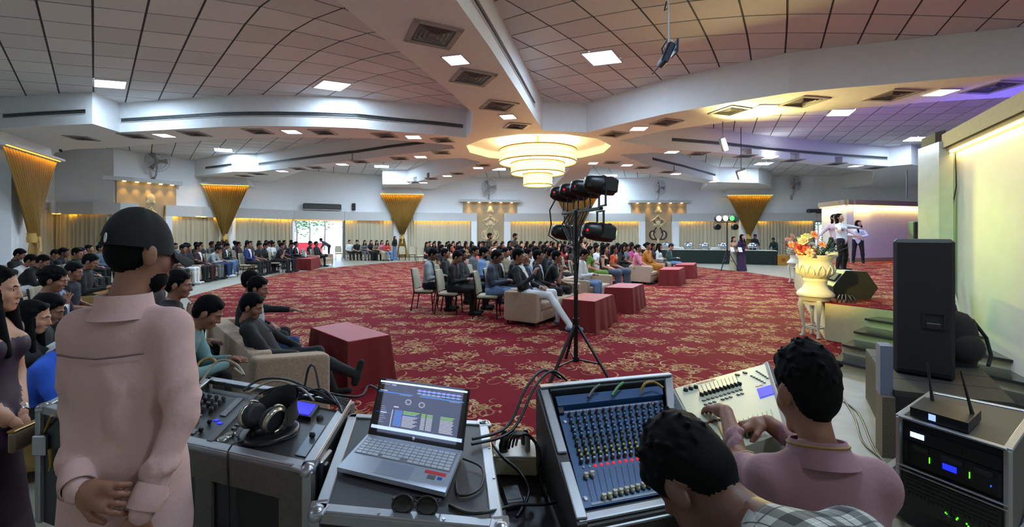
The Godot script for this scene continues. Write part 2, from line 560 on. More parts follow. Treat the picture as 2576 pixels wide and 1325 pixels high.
func build_ceiling() -> void:
	var cs := coffer_points()
	var top := CSGCombiner3D.new()
	top.name = "ceiling"
	taken["ceiling"] = 1
	add_child(top)
	top.set_meta("kind", "structure")
	var slab := CSGPolygon3D.new()
	slab.name = "slab"
	slab.polygon = PackedVector2Array([Vector2(-25, 6.2), Vector2(32, 6.2), Vector2(32, -34), Vector2(-25, -34)])
	slab.depth = H2 + 0.1 - H1
	slab.rotation_degrees.x = 90
	slab.position.y = H1
	slab.material = mats["beam_paint"]
	top.add_child(slab)
	var hub := hub_ring(2.85)
	for k in cs.size() + 1:
		var h := CSGPolygon3D.new()
		h.name = "coffer"
		var pts := PackedVector2Array()
		for p in (cs[k] if k < cs.size() else hub): pts.append(Vector2(p.x, -p.y))
		h.polygon = pts
		h.depth = 2.0 if k < cs.size() else 0.33
		h.operation = CSGShape3D.OPERATION_SUBTRACTION
		h.rotation_degrees.x = 90
		h.position.y = H1 - (0.5 if k < cs.size() else 0.0) - (0.01 if k == cs.size() else 0.0)
		h.material = mats["beam_paint"]
		top.add_child(h, true)
	var well := CSGPolygon3D.new()
	well.name = "coffer"
	var wp := PackedVector2Array()
	for p in hub_ring(1.32): wp.append(Vector2(p.x, -p.y - 0.1))
	well.polygon = wp
	well.depth = 0.8
	well.operation = CSGShape3D.OPERATION_SUBTRACTION
	well.rotation_degrees.x = 90
	well.position.y = H1 + 0.1
	well.material = mats["beam_paint"]
	top.add_child(well, true)
	var vs := vent_spots()
	for key in vs:
		for q in vs[key]:
			var bx := CSGBox3D.new()
			bx.name = "vent_well"
			var w := 0.66 if q[1] < 300 else 0.57
			bx.size = Vector3(w, 0.7, w)
			bx.operation = CSGShape3D.OPERATION_SUBTRACTION
			var c := plan(q[0], q[1], H1)
			bx.position = xd(c.x, H1, c.y)
			bx.rotation.y = q[2]
			bx.material = mats["beam_paint"]
			top.add_child(bx, true)
	for sl in slot_lines():
		var pa := PackedVector2Array()
		var pb := PackedVector2Array()
		var ps := []
		for q in sl[0]: ps.append(plan(q[0], q[1], H1))
		for i in ps.size():
			var d: Vector2 = (ps[mini(i + 1, ps.size() - 1)] - ps[maxi(i - 1, 0)]).normalized()
			var n := Vector2(-d.y, d.x)
			if n.dot(ps[i]) > 0: n = -n
			pa.append(Vector2(ps[i].x + n.x * 0.12, -ps[i].y - n.y * 0.12))
			pb.append(Vector2(ps[i].x - n.x * 0.2, -ps[i].y + n.y * 0.2))
		pb.reverse()
		pa.append_array(pb)
		var h := CSGPolygon3D.new()
		h.name = "slot"
		h.polygon = pa
		h.depth = 0.14
		h.operation = CSGShape3D.OPERATION_SUBTRACTION
		h.rotation_degrees.x = 90
		h.position.y = H1 + 0.33
		h.material = mats["beam_paint"]
		top.add_child(h, true)
	var flat := func(_x): return 0.0
	tiles(cs[0], Vector2(-9.1, 9.06), Vector2(-0.74, 0.74), Vector2(0.87, 0.225), func(x): return 0.12 * pow(clampf(x + 5.7, 0.0, 4.7), 2), true)
	tiles(cs[1], Vector2(5.67, 8.58), Vector2(0.5, 0.8), Vector2(0.87, 0), func(x): return 0.045 * pow(x - 6.2, 2) if x < 6.2 else 0.012 * pow(x - 6.2, 2), true)
	tiles(cs[2], Vector2(-12, 22), Vector2(-0.62, 0.7), Vector2(0.9, 0.3), flat, true)
	tiles(cs[3], Vector2(12.3, 14.9), Vector2(0.42, 0.85), Vector2(0.84, -0.03), flat, true)
	tiles(cs[4], Vector2(-9, 26), Vector2(-0.4, 0.9), Vector2(0.9, 0.3), flat, true)
	tiles(cs[5], Vector2(0, 26), Vector2(0, 0.95), Vector2(0.95, 0), flat, true)
	tiles(cs[6], Vector2(9, 27), Vector2(0.3, 0.95), Vector2(0.95, 0), flat, true)
	tiles(cs[7], Vector2(14, 24), Vector2(0.4, 0.9), Vector2(0.9, -0.1), flat, true)
	for sl in slot_lines(): slot_vent(sl[0], sl[1])

func slot_lines() -> Array:
	return [
		[[[6, 322.7], [100, 317], [216, 312]], "short dark slot vent on the beam face near the gold swag wall"],
		[[[304, 332.4], [420, 326], [560, 318.5], [630, 317], [700, 317], [800, 318.5], [900, 322], [1000, 331], [1090, 338], [1165, 345.5]], "long curved dark slot vent on the beam above the soffit diffusers"],
		[[[1345, 297], [1307, 235], [1235, 123], [1170, 25]], "straight dark slot vent on the beam running towards the chandelier"],
		[[[516, 439.6], [583, 432]], "very short dark slot vent on the beam end above a gold swag"],
		[[[650, 431], [800, 413], [900, 402], [980, 391], [1068, 381.5]], "dark slot vent on the beam over the doorway side"],
		[[[1690, 375], [1814, 384], [1900, 393], [2002, 402], [2120, 411], [2233, 417.6]], "dark slot vent on the beam facing the stage ceiling"],
		[[[1640, 418.5], [1713, 434], [1800, 456]], "dark slot vent on the far beam above the buffet"],
	]

func hub_ring(r: float) -> PackedVector2Array:
	var o := PackedVector2Array()
	var n := 12
	for k in n:
		var a := TAU * (k + 0.5) / n
		o.append(Vector2(1.06 + cos(a) * r * 1.04, 17.2 + sin(a) * r * 0.93))
	return o

func slot_vent(pts: Array, label: String) -> void:
	var p := []
	for q in pts:
		var w := plan(q[0], q[1], H1)
		p.append(w)
	var t := thing("slot_vent", label, "vent")
	var gf := G.new()
	var gs := G.new()
	for i in p.size() - 1:
		var a: Vector2 = p[i]
		var b: Vector2 = p[i + 1]
		var d := (b - a).normalized()
		var n := Vector2(-d.y, d.x)
		if n.dot((a + b) * 0.5) > 0: n = -n
		var f := func(off: float, h0: float, h1: float, g: G):
			g.prism(PackedVector2Array([a - n * 0.03, b - n * 0.03, b + n * off, a + n * off]), H1 + h0, H1 + h1)
		f.call(0.03, 0.465, 0.48, gf)
		f.call(0.03, 0.32, 0.335, gf)
		for k in 4: f.call(-0.005, 0.35 + 0.03 * k, 0.362 + 0.03 * k, gs)
	obj("frame", gf, mats["white_metal"], t)
	obj("slat", gs, mat("slat_grey", Color(0.3, 0.31, 0.32), 0.5), t)

# ---------- pelmets, curtains, swags, carved panels ----------
func strip_along(px0: float, px1: float, off0: float, off1: float, y0: float, y1: float, g: G) -> void:
	var n := maxi(1, int(absf(px1 - px0) / 40.0))
	for k in n:
		var a := lerpf(px0, px1, float(k) / n)
		var b := lerpf(px0, px1, float(k + 1) / n)
		var p := []
		for q in [[a, off0], [b, off0], [b, off1], [a, off1]]:
			var w := on_wall(q[0], 0.0, q[1])
			p.append(Vector2(w.x, -w.z))
		g.prism(PackedVector2Array(p), y0, y1)

func pelmet(px0: float, px1: float, label: String, jamb0 := 0.0, jamb1 := 0.0) -> void:
	var t := thing("pelmet", label, "pelmet")
	var g := G.new()
	strip_along(px0, px1, 0.24, 0.34, 2.75, 3.38, g)
	strip_along(px0, px1, 0.005, 0.245, 3.32, 3.38, g)
	obj("fascia", g, mats["pelmet"], t)
	if jamb0 > 0.0 or jamb1 > 0.0:
		for k in 2:
			var j: float = [jamb0, jamb1][k]
			if j <= 0.0: continue
			var gj := G.new()
			if k == 0: strip_along(px0, px0 + j, 0.01, 0.335, 0.0, 2.75, gj)
			else: strip_along(px1 - j, px1, 0.01, 0.335, 0.0, 2.75, gj)
			obj("jamb", gj, mat("jamb_white", Color(0.86, 0.87, 0.88), 0.75), t)
	var gl := G.new()
	strip_along(px0 + 4 + jamb0, px1 - 4 - jamb1, 0.20, 0.225, 2.80, 2.815, gl)
	obj("led_strip", gl, mats["led_warm"], t)
	var n := maxi(1, int((px1 - px0) / 220.0))
	for k in n:
		var a := on_wall(lerpf(px0 + jamb0, px1 - jamb1, float(k) / n), 2.79, 0.21)
		var b := on_wall(lerpf(px0 + jamb0, px1 - jamb1, float(k + 1) / n), 2.79, 0.21)
		var l := AreaLight3D.new()
		l.name = "strip_light"
		t.add_child(l, true)
		l.area_size = Vector2(a.distance_to(b) * 0.98, 0.03)
		l.light_color = Color(1.0, 0.76, 0.18); l.light_energy = 1.1; l.shadow_enabled = true; l.area_range = 60.0
		var x := (b - a).normalized()
		l.transform = Transform3D(Basis(x, Vector3.UP.cross(x) * -1.0, Vector3.UP).orthonormalized(), (a + b) * 0.5)

func curtain(px0: float, px1: float, label: String) -> void:
	var r := RandomNumberGenerator.new()
	r.seed = int(px0)
	var rows := [[], [], []]
	var dist := 0.0
	var last := on_wall(px0, 0, 0.0)
	var steps := int(absf(px1 - px0) * 1.1)
	var ph := 0.0
	var per := 0.26
	var amp := 0.045
	for k in steps + 1:
		var px := lerpf(px0, px1, float(k) / steps)
		var w := on_wall(px, 0, 0.0)
		ph += w.distance_to(last) / per * TAU
		last = w
		if k % 9 == 0:
			per = r.randf_range(0.19, 0.34); amp = r.randf_range(0.025, 0.06)
		var o := 0.115 + amp * sin(ph) + 0.012 * sin(ph * 2.3)
		rows[0].append(on_wall(px, 3.0, 0.11 + (o - 0.115) * 0.7))
		rows[1].append(on_wall(px, 1.4, o))
		rows[2].append(on_wall(px, 0.03, o + 0.01 * sin(ph * 0.5)))
	var g := G.new()
	g.sheet(rows)
	tag(obj("curtain", g, mats["curtain_cream"]), label, "curtain", "")

func swag(a: Vector2, b: Vector2, gpx: float, label: String, seed_: int, deep := 1.0) -> void:
	# the pier's capital, its shaft, and the gathered gold cloth hung from the capital
	var n := Vector2(-(b - a).y, (b - a).x).normalized()
	if n.dot(a - Vector2(1, 17)) < 0.0: n = -n
	var u := (b - a).normalized()
	var piece := group_struct("pillar")
	var g := G.new()
	var lo := []
	var hi := []
	for q in [a - u * 0.05, b + u * 0.05, b + u * 0.05 + n * deep, a - u * 0.05 + n * deep]: lo.append(xd(q.x, 4.72, q.y))
	for q in [a + u * 0.25, b - u * 0.25, b - u * 0.25 + n * deep, a + u * 0.25 + n * deep]: hi.append(xd(q.x, H1 + 0.02, q.y))
	if (lo[1] - lo[0]).cross(lo[2] - lo[1]).y < 0:
		lo.reverse(); hi.reverse()
	g.frustum(lo, hi)
	obj("capital", g, mats["wall_paint"], piece)
	var gs := G.new()
	var k := (gpx - 1288.0) / F
	var tt := (k * a.y - a.x) / ((b.x - a.x) - k * (b.y - a.y))
	var c := a.lerp(b, tt)
	var w := a.distance_to(b)
	gs.prism(PackedVector2Array([c - u * 0.42 + n * 0.25, c + u * 0.3 + n * 0.25, c + u * 0.3 + n * deep, c - u * 0.42 + n * deep]), 0.0, 4.72)
	obj("shaft", gs, mats["wall_paint"], piece)
	var t := thing("swag_curtain", label, "curtain")
	var r := RandomNumberGenerator.new()
	r.seed = seed_
	var cols := 150
	var phs := []
	var ph := 0.0
	for i in cols + 1:
		phs.append(ph)
		ph += r.randf_range(0.55, 1.0)
	var rows := []
	for j in 15:
		var f := j / 14.0
		var y := lerpf(4.66, 1.62, f)
		var l := lerpf(0.0, tt, f) + 0.0
		var rr := lerpf(1.0, tt, f)
		var half := lerpf(0.5, 0.11 / w, pow(f, 0.92))
		var cc := lerpf(0.5, tt, f)
		l = cc - half; rr = cc + half
		var row := []
		for i in cols + 1:
			var s := float(i) / cols
			var q := a.lerp(b, lerpf(l, rr, s)) - n * (0.10 + (0.028 + 0.05 * f) * sin(phs[i]) + 0.16 * f * sin(PI * s))
			row.append(xd(q.x, y, q.y))
		rows.append(row)
	var gc := G.new()
	gc.sheet(rows)
	obj("drape", gc, mats["curtain_gold"], t)
	rows = []
	for j in 8:
		var f := j / 7.0
		var row := []
		for i in 61:
			var s := i / 60.0
			var half := lerpf(0.1, 0.42, pow(f, 0.6))
			var q := c + u * lerpf(-half, half, s) - n * (0.12 + 0.05 * sin(phs[i] * 0.9) * (0.4 + f))
			row.append(xd(q.x, lerpf(1.62, 0.02, f), q.y))
		rows.append(row)
	var gt := G.new()
	gt.sheet(rows)
	obj("tail", gt, mats["curtain_gold"], t)
	var gi := G.new()
	var xf := Transform3D(Basis.IDENTITY, xd(c.x - n.x * 0.13, 1.6, c.y - n.y * 0.13))
	gi.lathe([Vector2(0.15, -0.22), Vector2(0.17, -0.1), Vector2(0.15, 0.05), Vector2(0.17, 0.14)], 14, xf)
	gi.tube([xd(c.x - n.x * 0.3, 1.6, c.y - n.y * 0.3), xd(c.x - n.x * 0.3 + 0.05, 1.3, c.y - n.y * 0.3), xd(c.x - n.x * 0.3 + 0.02, 1.05, c.y - n.y * 0.3)], [0.05, 0.03, 0.06], 8)
	obj("tieback", gi, mats["tie_gold"], t)
	# lamp strip under the capital
	var p0 := xd(a.x - n.x * 0.2, 4.71, a.y - n.y * 0.2)
	var p1 := xd(b.x - n.x * 0.2, 4.71, b.y - n.y * 0.2)
	var lt := thing("led_strip_light", "warm lamp strip above the " + label, "lamp")
	var gl := G.new()
	gl.bar(p0, p1, 0.03, 0.02)
	obj("strip", gl, mats["led_warm"], lt)
	var gh := G.new()
	gh.bar(p0 + Vector3(0, 0.05, 0), p1 + Vector3(0, 0.05, 0), 0.32, 0.08)
	obj("housing", gh, mats["wall_paint"], lt)
	var al := AreaLight3D.new()
	al.name = "strip_light"
	lt.add_child(al)
	al.area_size = Vector2(p0.distance_to(p1), 0.03); al.light_color = Color(1.0, 0.76, 0.18); al.light_energy = 1.0; al.shadow_enabled = true; al.area_range = 60.0
	var x := (p1 - p0).normalized()
	al.transform = Transform3D(Basis(x, Vector3.UP.cross(x) * -1.0, Vector3.UP).orthonormalized(), (p0 + p1) * 0.5 - Vector3(0, 0.02, 0))

func medallion(px0: float, px1: float, lo0: float, lo1: float, y_top: float, where: String, style: int) -> void:
	var t := thing("carved_panel", "tan carved wall panel with %s under a lit cornice" % where, "wall panel")
	var g := G.new()
	strip_along(px0, px1, 0.005, 0.12, 3.3, y_top - 0.2, g)
	strip_along(lo0, lo1, 0.005, 0.12, 0.0, 3.3, g)
	obj("panel", g, mats["tan_panel"], t)
	var gc := G.new()
	var over := (px1 - px0) * 0.065
	strip_along(px0 - over, px1 + over, 0.005, 0.5, y_top - 0.2, y_top, gc)
	obj("cornice", gc, mats["pelmet"], t)
	var a := on_wall(px0, 0, 0.3)
	var b := on_wall(px1, 0, 0.3)
	var n2 := wall_normal((px0 + px1) / 2)
	for k in 5:
		var p := a.lerp(b, 0.1 + 0.2 * k)
		p.y = y_top - 0.2
		var gl := G.new()
		gl.lathe([Vector2(0.07, -0.035), Vector2(0.075, 0.0)], 12, Transform3D(Basis.IDENTITY, p))
		obj("downlight", gl, mats["spot_warm"], t)
		var s := SpotLight3D.new()
		s.name = "downlight_beam"
		t.add_child(s, true)
		s.position = p - Vector3(0, 0.06, 0)
		s.rotation_degrees = Vector3(-90, 0, 0)
		s.light_energy = 0.9; s.light_color = Color(1.0, 0.78, 0.42); s.spot_angle = 32; s.spot_angle_attenuation = 0.7; s.light_size = 0.06; s.shadow_enabled = true; s.spot_range = 40.0
	# relief: mirrored scrolls, petals and stems
	var c := on_wall((lo0 + lo1) / 2, 0, 0.13)
	var n3 := Vector3(n2.x, 0, -n2.y)
	var ux := Vector3.UP.cross(n3).normalized()
	var gr := G.new()
	var gd := G.new()
	var sc := (on_wall(lo0, 0).distance_to(on_wall(lo1, 0))) / 2.0
	var P := func(x: float, y: float, o := 0.0): return c + ux * (x * sc) + Vector3(0, y, 0) + n3 * o
	for sg in [-1.0, 1.0]:
		for q in [[0.16, 3.55, 0.26, 0.5], [0.2, 2.95, 0.34, 0.9], [0.22, 2.5, 0.3, 1.2], [0.42, 1.85, 0.34, 0.3], [0.3, 1.5, 0.3, -0.5]]:
			var e := Basis(ux * cos(q[3] * sg) + Vector3.UP * sin(q[3] * sg), Vector3.UP * cos(q[3] * sg) - ux * sin(q[3] * sg), n3)
			gr.ell(P.call(sg * q[0], q[1]), Vector3(0.10, q[2] * 0.62, 0.05), e, 10, 6)
		var arc := []
		for k in 13:
			var f := k / 12.0
			arc.append(P.call(sg * (0.05 + 0.5 * sin(f * 3.3)), 2.2 + 1.1 * f + 0.15 * sin(f * 6.0), 0.01))
		gr.tube(arc, 0.035, 6)
		arc = []
		for k in 17:
			var f := k / 16.0
			var an := -0.5 + f * 4.6
			arc.append(P.call(sg * (0.36 + 0.34 * (1.0 - 0.55 * f) * sin(an)), 1.75 - 0.42 * (1.0 - 0.5 * f) * cos(an), 0.02))
		(gd if style == 1 else gr).tube(arc, 0.055 if style == 1 else 0.04, 6)
		arc = []
		for k in 9:
			var f := k / 8.0
			arc.append(P.call(sg * (0.12 + 0.22 * sin(f * PI)), 1.3 + f * 1.0, 0.02))
		(gd if style == 1 else gr).tube(arc, 0.05 if style == 1 else 0.035, 6)
		arc = []
		for k in 9:
			var f := k / 8.0
			arc.append(P.call(sg * 0.3 * sin(f * PI), 2.5 + f * 0.55, 0.02))
		(gd if style == 1 else gr).tube(arc, 0.03, 6)
	gr.ell(P.call(0.0, 3.72), Vector3(0.2, 0.26, 0.06), Basis(ux, Vector3.UP, n3), 12, 8)
	gr.ell(P.call(0.0, 2.62), Vector3(0.2, 0.2, 0.07), Basis(ux, Vector3.UP, n3), 12, 8)
	gr.ell(P.call(0.0, 1.2), Vector3(0.1, 0.2, 0.05), Basis(ux, Vector3.UP, n3), 12, 8)
	obj("carved_relief", gr, mats["tan_relief"], t)
	if style == 1: obj("dark_scrollwork", gd, mats["dark_relief"], t)

func wall_fan(px: float, py: float, yaw_off: float, where: String) -> void:
	var p := on_wall(px, 0, 0.0)
	var dd := -p.z
	p.y = EYE + (HY - py) / F * dd
	var n := wall_normal(px)
	var t := thing("wall_fan", "pale grey wall fan mounted %s" % where, "fan", p, atan2(n.x, -n.y))
	var mg := mat("fan_grey", Color(0.68, 0.67, 0.66), 0.5, 0.0)
	var tilt := Basis(Vector3.UP, yaw_off)
	var hc := Vector3(0, 0, 0.55)
	var gb := G.new()
	gb.box(Vector3(0, -1.0, 0.05), Vector3(0.16, 0.34, 0.1), Basis.IDENTITY, 0.02)
	gb.tube([Vector3(0, -0.95, 0.08), Vector3(0, -0.75, 0.35), Vector3(0, -0.4, 0.48), hc + Vector3(0, -0.1, -0.05)], 0.045, 8)
	obj("bracket", gb, mg, t)
	var gm := G.new()
	gm.lathe([Vector2(0.08, -0.2), Vector2(0.13, -0.16), Vector2(0.14, 0.0), Vector2(0.06, 0.06)], 12, Transform3D(tilt * Basis(Vector3.RIGHT, PI / 2), hc))
	obj("motor", gm, mg, t)
	for k in 3:
		var a := TAU * k / 3.0
		var d := tilt * Vector3(cos(a), sin(a), 0)
		var s := tilt * Vector3(-sin(a), cos(a), 0.35).normalized()
		var g := G.new()
		var z := tilt * Vector3(0, 0, 0.1)
		g.quad(hc + z + d * 0.06 - s * 0.05, hc + z + d * 0.5 - s * 0.16, hc + z + d * 0.5 + s * 0.14, hc + z + d * 0.06 + s * 0.05)
		g.quad(hc + z + d * 0.06 + s * 0.05 - z * 0.05, hc + z + d * 0.5 + s * 0.14 - z * 0.05, hc + z + d * 0.5 - s * 0.16 - z * 0.05, hc + z + d * 0.06 - s * 0.05 - z * 0.05)
		obj("blade", g, mat("fan_blade", Color(0.55, 0.54, 0.54), 0.5), t)
	var gc := G.new()
	for zz in [0.02, 0.2]:
		for rr in [0.58, 0.4]:
			var ringp := []
			for k in 25: ringp.append(hc + tilt * Vector3(cos(TAU * k / 24) * rr * (1.0 if zz < 0.1 else 0.9), sin(TAU * k / 24) * rr * (1.0 if zz < 0.1 else 0.9), zz))
			gc.tube(ringp, 0.012, 5, false)
	for k in 24:
		var a := TAU * k / 24
		var d := Vector3(cos(a), sin(a), 0)
		gc.tube([hc + tilt * (d * 0.05 + Vector3(0, 0, 0.22)), hc + tilt * (d * 0.45 + Vector3(0, 0, 0.2)), hc + tilt * (d * 0.58 + Vector3(0, 0, 0.05))], 0.006, 4, false)
	obj("cage", gc, mg, t)

func build_wall_dressing() -> void:
	pelmet(-20, 30, "pale pelmet box over cream curtain left behind the gold swag corner".replace("left ", ""))
	curtain(-20, 40, "narrow cream pleated curtain behind the corner gold swag")
	pelmet(112, 343, "pale pelmet box between corner swag and carved panel", 0, 0)
	curtain(88, 338, "cream pleated curtain behind the seated boys beside carved panel")
	pelmet(411, 548, "pale pelmet box between carved panel and doorway-side swag", 16, 0)
	curtain(428, 552, "cream pleated curtain between carved panel and doorway-side swag")
	pelmet(590, 735, "pale pelmet box beside the bright doorway and swag")
	curtain(575, 735, "cream pleated curtain between gold swag and bright doorway, behind seated men")
	pelmet(736, 866, "pale boxed lintel above the bright doorway")
	pelmet(867, 985, "pale pelmet box from doorway to the middle swag")
	curtain(868, 990, "cream pleated curtain from the bright doorway to the middle swag")
	pelmet(1040, 1199, "pale pelmet box beside the carved panel with gold relief", 0, 14)
	curtain(1020, 1186, "cream pleated curtain behind the seated women, beside gold relief panel")
	pelmet(1267, 1420, "pale pelmet box between gold relief panel and light stand", 16, 0)
	curtain(1282, 1430, "cream pleated curtain behind the light stand crowd")
	pelmet(1470, 1620, "pale pelmet box beside dark scrollwork panel", 0, 15)
	curtain(1468, 1606, "cream pleated curtain beside dark scrollwork panel, behind women in sarees")
	pelmet(1688, 1850, "pale pelmet box above the long buffet", 16, 0)
	curtain(1704, 1860, "cream pleated curtain behind the long buffet")
	pelmet(1900, 2046, "pale pelmet box towards the stage side door", 0, 0)
	curtain(1905, 2040, "cream pleated curtain beside the stage side door")
	swag(Vector2(-17.25, 14.0), Vector2(-18.9, 17.2), 70, "gathered gold swag curtain on the pier by the corner camera", 1, 4.4)
	swag(Vector2((511 - 1288) / F * 25.3, 25.3), Vector2((628 - 1288) / F * 26.0, 26.0), 567, "gathered gold swag curtain on the pier beside the short beam", 2)
	swag(Vector2((958 - 1288) / F * 31.0, 31.0), Vector2((1066 - 1288) / F * 31.4, 31.4), 1012, "gathered gold swag curtain on the pier near empty chairs", 3)
	swag(Vector2((1396 - 1288) / F * 32.2, 32.2), Vector2((1505 - 1288) / F * 32.2, 32.2), 1448, "gathered gold swag curtain on the pier behind the light stand", 4)
	swag(Vector2((1828 - 1288) / F * 32.2, 32.2), Vector2((1940 - 1288) / F * 32.0, 32.0), 1882, "gathered gold swag curtain on the pier behind the buffet", 5)
	medallion(291, 441, 343, 411, 4.75, "pale leaf relief behind the capped man", 0)
	medallion(1165, 1300, 1199, 1267, 4.43, "gold flower relief behind two standing men", 0)
	medallion(1587, 1725, 1620, 1688, 4.40, "dark scrollwork above the buffet", 1)
	wall_fan(386, 408, -0.7, "above the leaf relief cornice")
	wall_fan(1229, 472, 0.0, "above the gold flower relief cornice")
	wall_fan(1652, 474, 0.5, "above the dark scrollwork cornice")
	wall_fan(1990, 464, 0.6, "on the plain wall beside the stage")
	# air curtains, small loudspeaker, camera
	for q in [[762, 858, 3.48, 3.9, "over the bright doorway"], [2028, 2072, 3.3, 3.66, "over the stage side door"]]:
		var t := thing("air_curtain", "long dark grey air curtain unit %s" % q[4], "air curtain")
		var g := G.new()
		var a := on_wall(q[0], (q[2] + q[3]) / 2, 0.18)
		var b := on_wall(q[1], (q[2] + q[3]) / 2, 0.18)
		g.bar(a, b, 0.34, q[3] - q[2], Vector3.UP, 0.06)
		obj("housing", g, mat("unit_grey", Color(0.24, 0.24, 0.24), 0.5), t)
		g = G.new()
		g.bar(a + Vector3(0, -(q[3] - q[2]) * 0.52, 0), b + Vector3(0, -(q[3] - q[2]) * 0.52, 0), 0.4, 0.05)
		obj("outlet", g, mats["pelmet"], t)
	var ts := thing("wall_speaker", "small black box speaker on the wall beside the doorway", "speaker")
	var gs := G.new()
	var pa := on_wall(890, 3.75, 0.12)
	gs.box(pa, Vector3(0.2, 0.5, 0.2), Basis.IDENTITY, 0.02)
	obj("cabinet", gs, mats["black_plastic"], ts)
	gs = G.new()
	gs.lathe([Vector2(0.07, 0), Vector2(0.075, 0.01)], 12, Transform3D(Basis(Vector3.RIGHT, PI / 2), pa + Vector3(0, -0.08, 0.1)))
	gs.lathe([Vector2(0.05, 0), Vector2(0.055, 0.01)], 12, Transform3D(Basis(Vector3.RIGHT, PI / 2), pa + Vector3(0, 0.12, 0.1)))
	obj("cone", gs, mat("cone_grey", Color(0.3, 0.3, 0.3), 0.6), ts)
	var tc := thing("security_camera", "small dark bullet camera under the soffit by the gold swag", "camera", at_d(152, 378, 16.2))
	var g2 := G.new()
	g2.tube([Vector3(0, 0, 0), Vector3(0.18, -0.05, 0.15)], 0.05, 10)
	obj("barrel", g2, mats["black_plastic"], tc)
	g2 = G.new()
	g2.tube([Vector3(0, 0, 0), Vector3(-0.2, 0.16, -0.1)], 0.025, 6)
	obj("bracket", g2, mats["white_metal"], tc)

# ---------- ceiling lights, vents, chandelier ----------
func panel_light(px: float, py: float, h: float, sx: Vector2, sy: Vector2, label: String, group: String, e := 9.0) -> void:
	panel_at(plan(px, py, h), h, sx, sy, label, group, e)

func panel_at(c: Vector2, h: float, sx: Vector2, sy: Vector2, label: String, group: String, e: float) -> void:
	var t := thing("ceiling_light", label, "ceiling light", xd(c.x, h, c.y), 0.0, group)
	var g := G.new()
	var q := []
	for k in [[-1, -1], [1, -1], [1, 1], [-1, 1]]: q.append(sx * 0.5 * k[0] + sy * 0.5 * k[1])
	g.prism(PackedVector2Array(q), -0.012, 0.03)
	obj("diffuser", g, mats["led_white"], t)
	var gf := G.new()
	for k in 4:
		var a: Vector2 = q[k]
		var b: Vector2 = q[(k + 1) % 4]
		gf.bar(Vector3(a.x, -0.008, -a.y), Vector3(b.x, -0.008, -b.y), 0.035, 0.02)
	obj("frame", gf, mats["white_metal"], t)
	var l := AreaLight3D.new()
	l.name = "panel_beam"
	t.add_child(l)
	l.area_size = Vector2(sx.length(), sy.length()) * 0.95
	l.light_energy = e; l.light_color = Color(0.76, 0.89, 1.0); l.shadow_enabled = true; l.area_range = 80.0
	l.position = Vector3(0, -0.03, 0)
	l.rotation = Vector3(-PI / 2, 0, 0)
	l.rotate_y(atan2(sx.y, sx.x))

func diffuser(px: float, py: float, ang: float, label: String, group: String, size := 0.62) -> void:
	var c := plan(px, py, H1)
	var t: Node3D
	if vent0 == null:
		t = thing("ceiling_vent", label, "vent", xd(c.x, H1, c.y), ang, group)
		var gf := G.new()
		for k in 4:
			var b := Basis(Vector3.UP, k * PI / 2)
			gf.box(b * Vector3(0, -0.008, 0.33), Vector3(0.74, 0.03, 0.09), b, 0.006)
		obj("frame", gf, mat("vent_frame", Color(0.62, 0.61, 0.61), 0.5), t)
		for r in 4:
			var gs := G.new()
			for k in 4:
				var b := Basis(Vector3.UP, k * PI / 2)
				var w := 0.27 - 0.062 * r
				gs.box(b * Vector3(0, -0.004, w), Vector3(2 * w, 0.006, 0.036), b * Basis(Vector3.RIGHT, -0.6))
			obj("louvre", gs, mat("louvre", Color(0.34, 0.33, 0.33), 0.5), t)
		vent0 = t
	else:
		t = dup(vent0, xd(c.x, H1, c.y), ang, label)
		t.set_meta("group", group)
	t.scale = Vector3(size / 0.62, 1, size / 0.62)
var vent0: Node3D = null

func vent_spots() -> Dictionary:
	return {
		"square louvred diffuser on the wide beam before the chandelier": [[1090, 88, 0.45], [1190, 195, 0.45], [1255, 266, 0.4], [1300, 317, 0.3]],
		"square louvred diffuser on the curved beam over the seated boys": [[205, 347, 0.3], [340, 342, 0.2], [490, 336, 0.1], [650, 330, 0.0], [813, 332, 0.0], [968, 340, -0.1], [1113, 352, -0.2]],
		"square louvred diffuser on the broad yellow-lit beam": [[1545, 337, 0.4], [1676, 307, 0.4], [1838, 279, 0.35], [2020, 256, 0.2], [2245, 239, 0.1], [2500, 219, 0.1]],
		"square louvred diffuser on the doorway-side beam": [[752, 424, 0], [795, 421, 0], [905, 406, 0], [1005, 398, 0], [1110, 383, 0]],
		"square louvred diffuser on the beam above the middle swag": [[1040, 458, 0], [1085, 449, 0], [1150, 436, 0], [1215, 415, 0]],
		"square louvred diffuser on the stage-side beam": [[1757, 386, 0], [1875, 392, 0], [1995, 403, 0], [2100, 412, 0], [2200, 422, 0]],
		"square louvred diffuser on the beam above the scrollwork panel": [[1540, 408, 0], [1617, 421, 0], [1680, 432, 0]],
		"square louvred diffuser on the soffit above the corner gold swag": [[650, 437, 0], [615, 442, 0]],
	}

